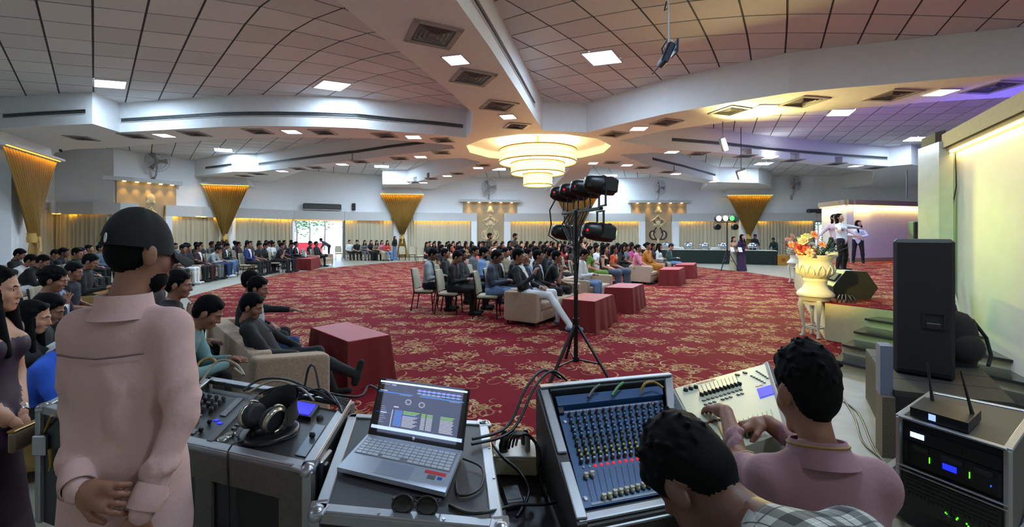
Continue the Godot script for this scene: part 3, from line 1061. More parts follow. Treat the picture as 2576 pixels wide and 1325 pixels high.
func build_ceiling_fittings() -> void:
	var e1 := Vector2(-0.55, 0.55)
	var e2 := Vector2(0.78, 0.2)
	panel_light(277, 211, H2, e2, e1 * 1.1, "square white light panel in the tiled ceiling above the corner gold swag", "")
	panel_light(836, 215, H2, Vector2(0.72, 0.3), Vector2(-0.6, 0.62), "square white light panel in the tiled ceiling behind the curved slot vent", "", 7.0)
	panel_light(1515, 145, H2, Vector2(0.72, -0.22), Vector2(0.46, 0.74), "square white light panel in the tiled ceiling before the chandelier", "")
	panel_light(562, 377, H2, Vector2(0.8, 0.25), Vector2(-0.5, 0.8), "white light panel in the coffer above the capped man", "", 14.0)
	panel_light(960, 418, H2, Vector2(0.9, 0.2), Vector2(-0.3, 0.9), "white light panel in the coffer over the bright doorway", "", 14.0)
	panel_light(2115, 283, H2, Vector2(0.84, -0.03), Vector2(0.36, 0.8), "white light panel in the tiled stage-side coffer, nearer the front beam", "")
	panel_light(2307, 349, H2, Vector2(1.0, -0.03), Vector2(0.4, 0.85), "white light panel in the violet tinted stage-side coffer", "", 6.0)
	panel_light(1255, 425, H2, Vector2(0.95, 0), Vector2(0, 0.95), "white light panel in the coffer behind the chandelier", "", 14.0)
	panel_light(1537, 441, H2, Vector2(0.95, 0), Vector2(0.2, 0.95), "white light panel in the coffer above the women in sarees", "", 14.0)
	panel_light(1921, 411, H2, Vector2(0.95, 0), Vector2(0.2, 0.95), "white light panel in the coffer above the buffet", "", 11.0)
	panel_light(1415, 451, H2, Vector2(0.9, 0), Vector2(0, 0.9), "white light panel in the coffer above the light stand", "", 10.0)
	var over := "square white light panel in the tiled ceiling above the sound desk"
	for q in [[-9.5, 3.0], [-4.0, 1.2], [2.0, 2.2], [6.5, 3.2], [-11.0, -1.5], [4.5, -1.5]]:
		var d0: float = q[1] if absf(q[1]) > 0.1 else 0.1
		panel_at(Vector2(q[0], q[1]), H2, Vector2(0.8, 0.0), Vector2(0.0, 0.8), over, "light panels above the sound desk", 9.0)
	var a := Vector2(0.42, -0.1)
	var b := Vector2(0.14, 0.44)
	panel_light(1147, 150, H1, a, b, "small white light panel on the wide beam between two big diffusers", "", 9.0)
	panel_light(1278, 293, H1, a, b, "small white light panel on the wide beam close to the chandelier", "", 9.0)
	var lab := {
		"small white light panel on the curved beam over the seated boys": [[413, 340], [734, 331], [1040, 344]],
		"small white light panel on the doorway-side beam": [[710, 430], [861, 413], [1058, 394]],
		"small white light panel on the beam above the middle swag": [[1065, 459], [1125, 442], [1203, 422]],
		"small white light panel on the broad beam below the yellow-lit fascia": [[1607, 323], [1920, 270], [2367, 232]],
		"small white light panel on the beam above the scrollwork panel": [[1577, 415], [1700, 437], [1796, 456]],
		"small white light panel on the stage-side beam": [[1690, 382], [1936, 396], [2153, 417]],
	}
	for k in lab:
		for q in lab[k]: panel_light(q[0], q[1], H1, Vector2(0.52, 0), Vector2(0, 0.5), k, k + " (row)", 11.0)
	panel_light(1492, 410, H1, Vector2(0.45, 0), Vector2(0, 0.5), "small white light panel beside the chandelier rim", "", 9.0)
	var v := vent_spots()
	for k in v:
		for q in v[k]: diffuser(q[0], q[1], q[2], k, k + " (row)", 0.72 if q[1] < 300 else 0.62)
	# chandelier of three glowing crystal drums
	var c := thing("chandelier", "three-tiered glowing crystal drum chandelier in the round ceiling recess", "chandelier", xd(1.06, 0, 17.2))
	var gold := mat("chandelier_gold", Color(0.75, 0.58, 0.25), 0.3, 0.8)
	var cr := glow("crystal_glow", Color(1.0, 0.86, 0.48), 1.15)
	var core := glow("chandelier_core", Color(1.0, 0.95, 0.8), 3.0)
	for q in [[1.56, 4.62, 5.15, 96], [1.08, 4.18, 4.62, 72], [0.57, 3.70, 4.18, 48]]:
		var tier := Node3D.new()
		tier.name = "tier"
		c.add_child(tier, true)
		var gi := G.new()
		gi.lathe([Vector2(q[0] * 0.94, q[1] + 0.06), Vector2(q[0] * 0.95, q[2] - 0.06)], 48)
		obj("glowing_core", gi, core, tier)
		var gs := G.new()
		for k in q[3]:
			var an: float = TAU * k / q[3]
			var d := Vector3(cos(an), 0, sin(an))
			for s in 3:
				var y0: float = lerpf(q[1], q[2], s / 3.0)
				var y1: float = lerpf(q[1], q[2], (s + 0.92) / 3.0)
				gs.lathe([Vector2(0.004, y0), Vector2(0.036, lerpf(y0, y1, 0.3)), Vector2(0.03, lerpf(y0, y1, 0.8)), Vector2(0.004, y1)], 5, Transform3D(Basis.IDENTITY, d * q[0]), false)
		var o := obj("crystal_strands", gs, cr, tier)
		o.set_meta("kind", "stuff")
		var gr := G.new()
		for y in [q[1] + 0.02, q[2] - 0.02]:
			var p := []
			for k in 49: p.append(Vector3(cos(TAU * k / 48) * (q[0] + 0.03), y, sin(TAU * k / 48) * (q[0] + 0.03)))
			gr.tube(p, 0.028, 6, false)
		obj("rim", gr, gold, tier)
	var gst := G.new()
	gst.tube([Vector3(0, 4.2, 0), Vector3(0, 6.12, 0)], 0.05, 8)
	for k in 6: gst.tube([Vector3(cos(TAU * k / 6) * 1.4, 5.12, sin(TAU * k / 6) * 1.4), Vector3(0, 5.9, 0)], 0.012, 5)
	obj("stem", gst, gold, c)
	for y in [5.32, 4.4, 3.55]:
		var l := OmniLight3D.new()
		l.name = "chandelier_bulb"
		c.add_child(l, true)
		l.position = Vector3(0, y, 0)
		l.light_color = Color(1.0, 0.85, 0.50); l.light_energy = 3.5 if y > 5 else 4.5; l.light_size = 0.4; l.shadow_enabled = true; l.omni_range = 60.0
	hanging_lights()

func hanging_lights() -> void:
	# blue bodied spot fixture hung on a rod near the ceiling
	var p := at_d(1686, 108, 6.6)
	var t := thing("hanging_spotlight", "dark blue barn-door spotlight hung by a pale rod from the tiled ceiling", "spotlight", p)
	var g := G.new()
	g.tube([Vector3(-0.03, 0, 0), Vector3(-0.03, H2 - p.y, 0)], 0.016, 8)
	obj("rod", g, mats["white_metal"], t)
	g = G.new()
	var rp := []
	for k in 15: rp.append(Vector3(-0.02 + cos(TAU * k / 14) * 0.06, -0.02 + sin(TAU * k / 14) * 0.075, 0.0))
	g.tube(rp, 0.012, 6, false)
	obj("hanging_ring", g, mats["white_metal"], t)
	var bs := Basis(Vector3.BACK, -0.42)
	g = G.new()
	g.box(bs * Vector3(0.02, -0.2, 0), Vector3(0.11, 0.34, 0.24), bs, 0.02)
	obj("body", g, mat("lamp_blue", Color(0.07, 0.12, 0.2), 0.4), t)
	g = G.new()
	g.box(bs * Vector3(0.1, -0.05, 0), Vector3(0.03, 0.2, 0.26), bs * Basis(Vector3.BACK, 0.4), 0.005)
	g.box(bs * Vector3(-0.02, -0.42, 0), Vector3(0.02, 0.2, 0.24), bs * Basis(Vector3.BACK, -0.25), 0.004)
	obj("barn_door", g, mat("lamp_blue2", Color(0.1, 0.17, 0.27), 0.4), t)
	g = G.new()
	g.tube([Vector3(-0.03, 0.55, 0), Vector3(-0.1, 0.5, 0.02), Vector3(-0.06, 0.65, 0)], 0.01, 6)
	g.tube([Vector3(-0.04, 0.06, 0), Vector3(-0.14, -0.1, 0.02), Vector3(-0.1, -0.25, 0)], 0.01, 6)
	obj("cable", g, mats["black_plastic"], t)
	# two warm halogen floods hung from the stage-side beams
	for q in [[1822, 366, 13.0, "narrow"], [1867, 440, 17.5, "glaring"]]:
		var c := at_d(q[0], q[1], q[2])
		var h := thing("halogen_lamp", "%s warm halogen flood hanging from a cord above the buffet side" % q[3], "lamp", c)
		var gb := G.new()
		gb.box(Vector3(0, 0.05, -0.04), Vector3(0.2, 0.42, 0.12) if q[3] == "narrow" else Vector3(0.4, 0.4, 0.16), Basis(Vector3.BACK, 0.3), 0.03)
		obj("housing", gb, mats["grey_metal"], h)
		gb = G.new()
		gb.box(Vector3(0, -0.02, 0.05), Vector3(0.13, 0.3, 0.04) if q[3] == "narrow" else Vector3(0.34, 0.34, 0.04), Basis(Vector3.BACK, 0.3), 0.015)
		obj("lamp_face", gb, glow("halogen", Color(1.0, 0.86, 0.55), 14.0), h)
		gb = G.new()
		gb.tube([Vector3(-0.02, 0.2, -0.04), Vector3(-0.03, (H1 if q[3] == "narrow" else H2 + 0.01) - c.y, -0.04)], 0.014, 6)
		obj("cord", gb, mats["black_plastic"], h)
		var s := SpotLight3D.new()
		s.name = "halogen_beam"
		h.add_child(s)
		s.position = Vector3(0, 0, 0.16)
		s.basis = Basis.looking_at((xd(8.0, 6.0, 7.0) - c), Vector3.UP)
		s.light_color = Color(1.0, 0.92, 0.58); s.light_energy = 12.0; s.spot_angle = 70; s.spot_angle_attenuation = 0.9; s.light_size = 0.2; s.shadow_enabled = true; s.spot_range = 60.0

# ---------- stage, steps, wing walls, what stands on them ----------
const HS := 0.6
func wall_run(parent: Node, pts: Array, y0: float, y1: float, th: float, m: Material, called: String, off := 0.0) -> void:
	var g := G.new()
	for i in pts.size() - 1:
		var a: Vector2 = pts[i]
		var b: Vector2 = pts[i + 1]
		var t := (b - a).normalized()
		var n := Vector2(-t.y, t.x)
		g.prism(PackedVector2Array([a - n * off - t * off * 0.4, b - n * off + t * off * 0.4, b + n * th + t * off * 0.4, a + n * th - t * off * 0.4]), y0, y1)
	obj(called, g, m, parent)

func strip_lamp(parent: Node, a: Vector3, b: Vector3, e: float, towards: Vector3) -> void:
	var g := G.new()
	g.bar(a, b, 0.03, 0.025)
	obj("led_strip", g, glow("led_cream", Color(1.0, 0.86, 0.55), 4.0), parent)
	var l := AreaLight3D.new()
	l.name = "strip_light"
	parent.add_child(l, true)
	l.area_size = Vector2(a.distance_to(b), 0.04); l.light_color = Color(1.0, 0.84, 0.5); l.light_energy = e; l.shadow_enabled = true; l.area_range = 60.0
	var x := (b - a).normalized()
	var z := -towards.normalized()
	z = (z - x * z.dot(x)).normalized()
	l.transform = Transform3D(Basis(x, z.cross(x), z), (a + b) * 0.5 + towards.normalized() * 0.03)

func build_stage() -> void:
	var cream := rough_mat("stage_board", Color(0.66, 0.63, 0.50), Color(0.71, 0.68, 0.56), 0.03, 0.8, 0.6)
	var tan := rough_mat("stage_cap", Color(0.50, 0.42, 0.32), Color(0.56, 0.47, 0.37), 0.03, 0.8, 0.7)
	var board := rough_mat("wing_board", Color(0.70, 0.685, 0.645), Color(0.75, 0.735, 0.695), 0.015, 0.4, 0.6)
	var st := group_struct("stage_floor")
	var poly := PackedVector2Array([Vector2(4.92, 6.56), Vector2(5.5, 5.72), Vector2(7.0, 5.3), Vector2(21, 5.3), Vector2(21, 18.4), Vector2(13.2, 18.4), Vector2(9.0, 13.3)])
	var g := G.new()
	g.prism(poly, 0.0, HS - 0.012)
	obj("platform", g, cream, st)
	g = G.new()
	g.prism(poly, HS - 0.012, HS)
	obj("stage_carpet", g, mats["carpet"], st)
	# far wing
	var fw := group_struct("wall_stage_far")
	var pts := []
	for q in [[2067, 18.0], [2130, 16.4], [2190, 16.7], [2362, 17.9], [2500, 18.3]]: pts.append(Vector2((q[0] - 1288) / F * q[1], q[1]))
	wall_run(fw, pts, HS, 2.86, 0.25, board, "board")
	wall_run(fw, pts, 2.86, 3.05, 0.3, tan, "cap", 0.12)
	wall_run(fw, pts, HS, HS + 0.16, 0.1, tan, "skirting", 0.02)
	for i in 3:
		var a: Vector2 = pts[i]
		var b: Vector2 = pts[i + 1]
		var t := (b - a).normalized()
		var n := Vector2(-t.y, t.x) * 0.07
		strip_lamp(fw, xd(a.x - n.x, 2.83, a.y - n.y), xd(b.x - n.x, 2.83, b.y - n.y), 3.0, Vector3(0, -1, -0.2))
	var gp := G.new()
	gp.tube([at_d(2281, 500, 17.6), at_d(2281, 445, 17.6) + Vector3(0, 0.3, 0)], 0.03, 6)
	obj("hanging_rod", gp, mats["grey_metal"], fw)
	# near wing
	var nw := group_struct("wall_stage_near")
	var q1 := Vector2((2400 - 1288) / F * 5.62, 5.62)
	var q2 := Vector2((2576 - 1288) / F * 4.15, 4.15)
	var q3 := q2 + (q2 - q1) * 0.9
	var wp := [q3, q2, q1]
	# the wall's far side is away from the hall: th runs to larger x
	var rp := [q1, q2, q3]
	var mk := func(y0: float, y1: float, o0: float, o1: float, m: Material, called: String):
		var gg := G.new()
		for i in 2:
			var a: Vector2 = rp[i]
			var b: Vector2 = rp[i + 1]
			var t := (b - a).normalized()
			var n := Vector2(t.y, -t.x)       # towards the viewer side
			if n.x > 0: n = -n
			gg.prism(PackedVector2Array([a + n * o0, b + n * o0, b + n * o1, a + n * o1]), y0, y1)
		obj(called, gg, m, nw)
	mk.call(0.0, 2.83, 0.0, -0.3, board, "board")
	mk.call(2.83, 3.02, 0.12, -0.35, tan, "cap")
	mk.call(2.79, 2.84, 0.09, 0.0, tan, "lip")
	var t2 := (q2 - q1).normalized()
	var n2 := Vector2(t2.y, -t2.x)
	if n2.x > 0: n2 = -n2
	strip_lamp(nw, xd(q1.x + n2.x * 0.05, 2.775, q1.y + n2.y * 0.05), xd(q3.x + n2.x * 0.05, 2.775, q3.y + n2.y * 0.05), 0.9, Vector3(0.3, -1, 0))
	# end board wrapped in clear film
	var e0 := Vector2((2362 - 1288) / F * 5.7, 5.7)
	var e1 := Vector2((2399 - 1288) / F * 5.55, 5.55)
	var ge := G.new()
	ge.prism(PackedVector2Array([e0, e1, e1 + Vector2(0.2, 0.5), e0 + Vector2(0.2, 0.5)]), 0.3, 2.93)
	obj("end_board", ge, rough_mat("end_paint", Color(0.68, 0.69, 0.62), Color(0.73, 0.74, 0.67), 0.02, 0.5, 0.18), nw)
	ge = G.new()
	ge.prism(PackedVector2Array([e0 + Vector2(0.05, 0.1), e1 + Vector2(0.0, 0.1), e1 + Vector2(0.2, 0.5), e0 + Vector2(0.25, 0.5)]), 2.93, 3.08)
	obj("dark_block", ge, mat("block_brown", Color(0.22, 0.18, 0.14), 0.8), nw)
	ge = G.new()
	ge.tube([xd(e1.x - 0.01, 2.75, e1.y - 0.03), xd(e1.x - 0.03, 2.3, e1.y - 0.06), xd(e0.x + 0.1, 1.9, e0.y - 0.06), xd(e0.x + 0.04, 1.55, e0.y - 0.05)], 0.008, 6)
	obj("hanging_cable", ge, mats["slot_dark"], nw)
	# purple notice board leaning behind the loudspeaker
	var pn := thing("notice_board", "purple printed board with white stripe beside the tall loudspeaker", "board")
	var gq := G.new()
	var c0 := at_d(2350, 714, 5.3)
	var c1 := at_d(2393, 718, 5.3)
	var c2 := at_d(2413, 798, 5.2)
	var c3 := at_d(2350, 782, 5.2)
	var back := Vector3(0.02, 0, -0.04)
	gq.frustum([c3 + back, c2 + back, c1 + back, c0 + back], [c3, c2, c1, c0])
	obj("board", gq, mat("purple_print", Color(0.24, 0.09, 0.36), 0.5), pn)
	gq = G.new()
	var fo := Vector3(-0.004, 0, 0.008)
	gq.quad(c0.lerp(c3, 0.32) + fo, c1.lerp(c2, 0.36) + fo, c1.lerp(c2, 0.33) + fo, c0.lerp(c3, 0.29) + fo)
	gq.quad(c3.lerp(c0, -0.04) + fo, c2.lerp(c1, -0.05) + fo, c2.lerp(c1, 0.0) + fo, c3.lerp(c0, 0.0) + fo)
	gq.quad(c2.lerp(c1, -0.04) + fo, c2.lerp(c1, -0.04) + fo + Vector3(0.03, 0, 0), c1 + fo + Vector3(0.02, 0, 0), c1 + fo)
	obj("white_edge", gq, mat("print_white", Color(0.85, 0.85, 0.88), 0.5), pn)
	var tm := TextMesh.new()
	tm.text = "ura"; tm.font_size = 16; tm.pixel_size = 0.006; tm.depth = 0.002
	var to := obj("lettering", tm, mat("print_lilac", Color(0.72, 0.66, 0.8), 0.5), pn)
	to.position = at_d(2386, 756, 5.2); to.rotation = Vector3(0, -0.5, -0.1)
	# steps of the stage, granite treads on cream risers
	var sp := group_struct("stage_steps")
	var w := Vector2(0.40, -0.92) * 1.7
	var lead := [plan(2175, 800, 0.48), plan(2147, 832, 0.36), plan(2118, 865, 0.24), plan(2095, 903, 0.12)]
	for k in 4:
		var a: Vector2 = lead[k]
		var s: Vector2 = Vector2(5.5, 6.1) - a if k == 0 else (lead[k - 1] - a) * 1.15
		var y: float = 0.48 - 0.12 * k
		var gr := G.new()
		var a2: Vector2 = a + s.normalized() * 0.04
		gr.prism(PackedVector2Array([a2, a2 + w, a2 + w + s, a2 + s]), 0.0, y - 0.03)
		obj("riser", gr, cream, sp)
		gr = G.new()
		gr.prism(PackedVector2Array([a, a + w, a + w + s, a + s]), y - 0.03, y)
		obj("tread", gr, rough_mat("granite", Color(0.16, 0.17, 0.17), Color(0.24, 0.25, 0.25), 0.2, 2.0, 0.12), sp)
	# podium with the tall loudspeaker and the rucksack
	var pd := thing("podium", "low black wooden podium under the tall loudspeaker", "podium")
	var pp := PackedVector2Array([Vector2(2.84, 3.1), Vector2(3.45, 2.86), Vector2(4.32, 3.92), Vector2(3.6, 4.25)])
	var gg := G.new()
	gg.prism(pp, 0.0, 0.46)
	obj("skirt", gg, rough_mat("podium_black", Color(0.03, 0.033, 0.036), Color(0.055, 0.058, 0.06), 0.05, 2.0, 0.7), pd)
	for k in 4:
		var gk := G.new()
		var f0 := k / 4.0 + 0.004
		var f1 := (k + 1) / 4.0 - 0.004
		gk.prism(PackedVector2Array([pp[0].lerp(pp[3], f0), pp[1].lerp(pp[2], f0), pp[1].lerp(pp[2], f1), pp[0].lerp(pp[3], f1)]), 0.46, 0.5)
		obj("top_plank", gk, rough_mat("podium_top", Color(0.10, 0.10, 0.095), Color(0.20, 0.19, 0.17), 0.05, 2.0, 0.65), pd)
	gg = G.new()
	gg.prism(PackedVector2Array([Vector2(2.75, 3.1), Vector2(2.83, 3.08), Vector2(2.92, 3.24), Vector2(2.84, 3.26)]), 0.0, 0.45)
	obj("worn_post", gg, rough_mat("worn_wood", Color(0.24, 0.2, 0.15), Color(0.42, 0.36, 0.28), 0.05, 3.0, 0.8), pd)
	gg = G.new()
	gg.prism(PackedVector2Array([Vector2(2.77, 3.14), Vector2(2.85, 3.12), Vector2(2.92, 3.24), Vector2(2.84, 3.26)]), 0.45, 0.82)
	obj("painted_post", gg, rough_mat("worn_blue", Color(0.30, 0.32, 0.38), Color(0.44, 0.46, 0.52), 0.1, 3.0, 0.7), pd)
	tall_speaker()
	# rucksack
	var bag := thing("rucksack", "black rucksack leaning behind the tall loudspeaker on podium", "bag", xd(3.98, 0.5, 3.78))
	var gb := G.new()
	var rows := [[0.0, 0.24, 0.14], [0.1, 0.27, 0.16], [0.25, 0.26, 0.16], [0.38, 0.22, 0.14], [0.45, 0.14, 0.1], [0.475, 0.04, 0.03]]
	var last := -1
	for r in rows:
		var s := gb.ring(Vector3(0, r[0], 0), Vector3(r[1] * 0.72, 0, 0), Vector3(0, 0, -r[2]), 18)
		if last >= 0: gb.join(last, s, 18)
		last = s
	obj("body", gb, rough_mat("bag_cloth", Color(0.02, 0.022, 0.03), Color(0.04, 0.045, 0.06), 0.1, 6.0, 0.85), bag)
	gb = G.new()
	gb.ell(Vector3(0, 0.16, 0.13), Vector3(0.15, 0.13, 0.07))
	obj("front_pocket", gb, mats["bag_cloth"], bag)
	gb = G.new()
	gb.tube([Vector3(0.12, 0.4, 0.06), Vector3(0.2, 0.25, 0.1), Vector3(0.22, 0.1, 0.12), Vector3(0.15, 0.02, 0.16)], 0.014, 6)
	gb.tube([Vector3(-0.04, 0.46, 0.0), Vector3(0.0, 0.52, 0.0), Vector3(0.04, 0.46, 0.0)], 0.012, 6)
	obj("strap", gb, mats["bag_cloth"], bag)
	# floor monitor
	var mo := thing("stage_monitor", "black wedge monitor speaker on stage edge behind the big flower urn", "speaker", xd(5.72, HS, 7.1), -0.35)
	gb = G.new()
	var prof := [Vector2(-0.27, 0.0), Vector2(0.2, 0.0), Vector2(0.31, 0.2), Vector2(0.16, 0.46), Vector2(-0.12, 0.47), Vector2(-0.3, 0.2)]
	var lo := []
	var hi := []
	for p in prof:
		lo.append(Vector3(p.x, p.y, 0.26)); hi.append(Vector3(p.x * 0.92, p.y * 0.94 + 0.01, -0.3))
	lo.reverse(); hi.reverse()
	gb.frustum(lo, hi)
	obj("cabinet", gb, mat("monitor_grey", Color(0.075, 0.08, 0.085), 0.55), mo)
	gb = G.new()
	gb.box(Vector3(-0.2, 0.34, 0.0), Vector3(0.06, 0.16, 0.4), Basis(Vector3.BACK, -0.55), 0.02)
	obj("grille", gb, mat("grille_black", Color(0.03, 0.03, 0.03), 0.7), mo)
	gb = G.new()
	gb.box(Vector3(-0.06, 0.45, 0.1), Vector3(0.1, 0.03, 0.16), Basis.IDENTITY, 0.01)
	obj("handle", gb, mats["steel"], mo)
	var cb := thing("cable_bundle", "bundle of black cables hanging over the stage edge by the monitor", "cable", xd(5.2, HS, 6.62))
	gb = G.new()
	for k in 6:
		var o := Vector3(0.03 * k - 0.06, 0, 0.02 * (k % 3))
		gb.tube([o + Vector3(0.25, 0.02, -0.2), o + Vector3(0.1, 0.1, -0.05), o + Vector3(-0.05 + 0.02 * k, 0.05, 0.1), o + Vector3(-0.12, -0.1 - 0.03 * k, 0.15)], 0.012, 5)
	var cbo := obj("cable", gb, mats["black_plastic"], cb)
	cbo.set_meta("kind", "stuff")
	# stacked cabinet by the wing
	var sb := thing("stage_speaker", "black bass cabinet with round grille near the far wing wall", "speaker", xd((2338 - 1288) / F * 9.3, HS, 9.3), -0.6)
	gb = G.new()
	gb.box(Vector3(0, 0.68, 0), Vector3(0.62, 1.36, 0.6), Basis.IDENTITY, 0.02)
	obj("cabinet", gb, mat("speaker_black", Color(0.035, 0.035, 0.038), 0.6), sb)
	gb = G.new()
	for y in [0.38, 1.05]:
		gb.lathe([Vector2(0.26, 0), Vector2(0.26, 0.01), Vector2(0.22, 0.012), Vector2(0.2, -0.0)], 20, Transform3D(Basis(Vector3.RIGHT, PI / 2), Vector3(0, y, 0.3)))
	obj("grille_ring", gb, mat("ring_grey", Color(0.12, 0.12, 0.12), 0.5), sb)
	gb = G.new()
	for k in 3: gb.box(Vector3(-0.18 + 0.18 * k, 1.365, 0), Vector3(0.07, 0.012, 0.56), Basis(Vector3.UP, 0.3))
	obj("tape_strip", gb, mat("tape_grey", Color(0.5, 0.46, 0.42), 0.7), sb)
	# violet stage wash, hidden behind the near wing
	var pl := thing("stage_wash_light", "violet stage wash lamp on stage behind near wing wall", "lamp", xd(11.5, HS, 8.5))
	gb = G.new()
	gb.lathe([Vector2(0.1, 0.0), Vector2(0.14, 0.05), Vector2(0.14, 0.25)], 14)
	obj("can", gb, mats["black_plastic"], pl)
	gb = G.new()
	gb.lathe([Vector2(0.12, 0.252), Vector2(0.12, 0.27)], 14)
	obj("lens", gb, glow("violet_lens", Color(0.5, 0.45, 1.0), 5.0), pl)
	var s := SpotLight3D.new()
	s.name = "violet_beam"
	pl.add_child(s)
	s.position = Vector3(0, 0.32, 0)
	s.basis = Basis.looking_at(Vector3(6.0, 5.2, -7.0), Vector3.UP)
	s.light_color = Color(0.30, 0.32, 1.0); s.light_energy = 25.0; s.spot_angle = 60; s.spot_angle_attenuation = 0.9; s.light_size = 0.15; s.shadow_enabled = true; s.spot_range = 60.0
	urn(plan(2051, 848, 0.0), 1.0, "big white carved flower urn on a carved stand at the stage corner", 1)
	urn(plan(2001, 711, 0.0), 1.0, "white carved flower urn on a carved stand further along the stage edge", 2)

func tall_speaker() -> void:
	var t := thing("loudspeaker", "tall black PA loudspeaker standing on the low podium", "speaker", xd(3.44, 0.5, 3.5), -0.74)
	var g := G.new()
	g.box(Vector3(0, 0.56, -0.05), Vector3(0.36, 1.12, 0.42), Basis.IDENTITY, 0.025)
	obj("cabinet", g, mat("pa_black", Color(0.03, 0.032, 0.036), 0.55), t)
	g = G.new()
	g.box(Vector3(0, 0.57, 0.165), Vector3(0.32, 1.05, 0.012), Basis.IDENTITY, 0.005)
	obj("grille", g, mat("pa_grille", Color(0.04, 0.043, 0.05), 0.75), t)
	g = G.new()
	for q in [[0.06, 0.41, 0.1, 0.0], [0.06, 0.53, 0.1, 0.0]]: g.box(Vector3(q[0], q[1], 0.174), Vector3(0.12, 0.012, 0.012))
	for x in [0.0, 0.12]: g.box(Vector3(x, 0.47, 0.174), Vector3(0.012, 0.13, 0.012))
	obj("handle_frame", g, mat("pa_handle", Color(0.09, 0.09, 0.095), 0.4), t)
	g = G.new()
	g.box(Vector3(0.06, 0.43, 0.176), Vector3(0.09, 0.035, 0.01), Basis.IDENTITY, 0.003)
	obj("handle", g, mat("pa_handle2", Color(0.14, 0.135, 0.12), 0.3), t)

func urn(p: Vector2, sc: float, label: String, sd: int) -> void:
	var r := RandomNumberGenerator.new()
	r.seed = sd
	var white := rough_mat("urn_white", Color(0.70, 0.68, 0.62), Color(0.80, 0.78, 0.73), 0.06, 5.0, 0.45)
	var st := thing("urn_stand", "white carved stand with cabriole legs under %s" % ("the big flower urn" if sd == 1 else "the further flower urn"), "stand", xd(p.x, 0, p.y), 0.4)
	var g := G.new()
	g.lathe([Vector2(0.2, 0.60), Vector2(0.21, 0.61), Vector2(0.21, 0.64), Vector2(0.23, 0.65), Vector2(0.23, 0.675)], 8)
	obj("top", g, white, st)
	for k in 4:
		var a := TAU * k / 4 + PI / 4
		var d := Vector3(cos(a), 0, sin(a))
		g = G.new()
		g.tube([d * 0.185 + Vector3(0, 0.62, 0), d * 0.2 + Vector3(0, 0.52, 0), d * 0.175 + Vector3(0, 0.35, 0), d * 0.15 + Vector3(0, 0.15, 0), d * 0.17 + Vector3(0, 0.04, 0), d * 0.2 + Vector3(0, 0.012, 0)], [0.04, 0.042, 0.026, 0.02, 0.024, 0.03], 8)
		obj("leg", g, white, st)
		var a2 := TAU * (k + 1) / 4 + PI / 4
		var e := Vector3(cos(a2), 0, sin(a2))
		g = G.new()
		g.bar(d * 0.19 + Vector3(0, 0.57, 0), e * 0.19 + Vector3(0, 0.57, 0), 0.025, 0.07)
		g.bar(d * 0.15 + Vector3(0, 0.17, 0), e * 0.15 + Vector3(0, 0.17, 0), 0.022, 0.03)
		obj("apron", g, white, st)
	var u := thing("urn", label, "urn", xd(p.x, 0.676, p.y), 0.2)
	g = G.new()
	g.lathe([Vector2(0.25, 0.0), Vector2(0.26, 0.03), Vector2(0.24, 0.06), Vector2(0.18, 0.12), Vector2(0.155, 0.18), Vector2(0.16, 0.24), Vector2(0.175, 0.26), Vector2(0.155, 0.285)], 28)
	obj("foot", g, white, u)
	g = G.new()
	var prof := [Vector2(0.15, 0.28), Vector2(0.22, 0.33), Vector2(0.255, 0.40), Vector2(0.25, 0.46), Vector2(0.225, 0.52), Vector2(0.225, 0.58), Vector2(0.268, 0.65), Vector2(0.262, 0.665), Vector2(0.2, 0.62)]
	g.lathe(prof, 28, Transform3D.IDENTITY, false)
	obj("bowl", g, white, u)
	for k in 12:
		var a := TAU * k / 12
		var d := Vector3(cos(a), 0, sin(a))
		g = G.new()
		var s := d.cross(Vector3.UP)
		g.tube([d * 0.17 + Vector3(0, 0.3, 0), d * 0.245 + s * 0.045 + Vector3(0, 0.37, 0), d * 0.262 + s * 0.035 + Vector3(0, 0.44, 0), d * 0.25 + Vector3(0, 0.5, 0), d * 0.262 - s * 0.035 + Vector3(0, 0.44, 0), d * 0.245 - s * 0.045 + Vector3(0, 0.37, 0), d * 0.17 + Vector3(0, 0.3, 0)], 0.011, 6)
		obj("carved_leaf", g, white, u)
	# flowers in the urn
	var fl := thing("flower_arrangement", "peach roses, pale lilies and fern leaves in %s" % ("the big urn" if sd == 1 else "the further urn"), "flowers", xd(p.x, 1.26, p.y), 0.0)
	var cols := [Color(0.78, 0.38, 0.28), Color(0.82, 0.54, 0.42), Color(0.80, 0.64, 0.50), Color(0.74, 0.74, 0.50), Color(0.66, 0.22, 0.22), Color(0.76, 0.74, 0.68)]
	for k in 22 if sd == 1 else 14:
		var an := r.randf_range(-2.6, 1.0) if sd == 1 else r.randf() * TAU
		var c := Vector3(-0.14 + r.randf_range(-0.22, 0.12), r.randf_range(0.0, 0.32), 0.08 + r.randf_range(-0.16, 0.16))
		if k % 4 == 3: c = Vector3(r.randf_range(-0.3, 0.05), r.randf_range(0.05, 0.42), r.randf_range(-0.1, 0.2))
		var rad := r.randf_range(0.055, 0.085)
		g = G.new()
		var ax := Vector3(r.randf_range(-0.8, 0.3), r.randf_range(0.2, 0.8), r.randf_range(0.2, 1.0)).normalized()
		var bx := ax.cross(Vector3(0.1, 1, 0.2)).normalized()
		var by := ax.cross(bx)
		for ring_ in 3:
			var np: int = 6 - ring_
			for q in np:
				var b := TAU * q / np + ring_ * 0.5
				var dd := bx * cos(b) + by * sin(b)
				var rr := rad * (1.0 - 0.28 * ring_)
				g.ell(c + dd * rr * 0.62 + ax * rad * 0.3 * ring_, Vector3(rr * 0.5, rr * 0.55, rr * 0.18), Basis(dd.cross(ax), (dd + ax * 0.35 * (ring_ + 1)).normalized(), ax), 7, 4)
		obj("blossom", g, mat("petal%d" % (k % 6), cols[k % 6], 0.7), fl)
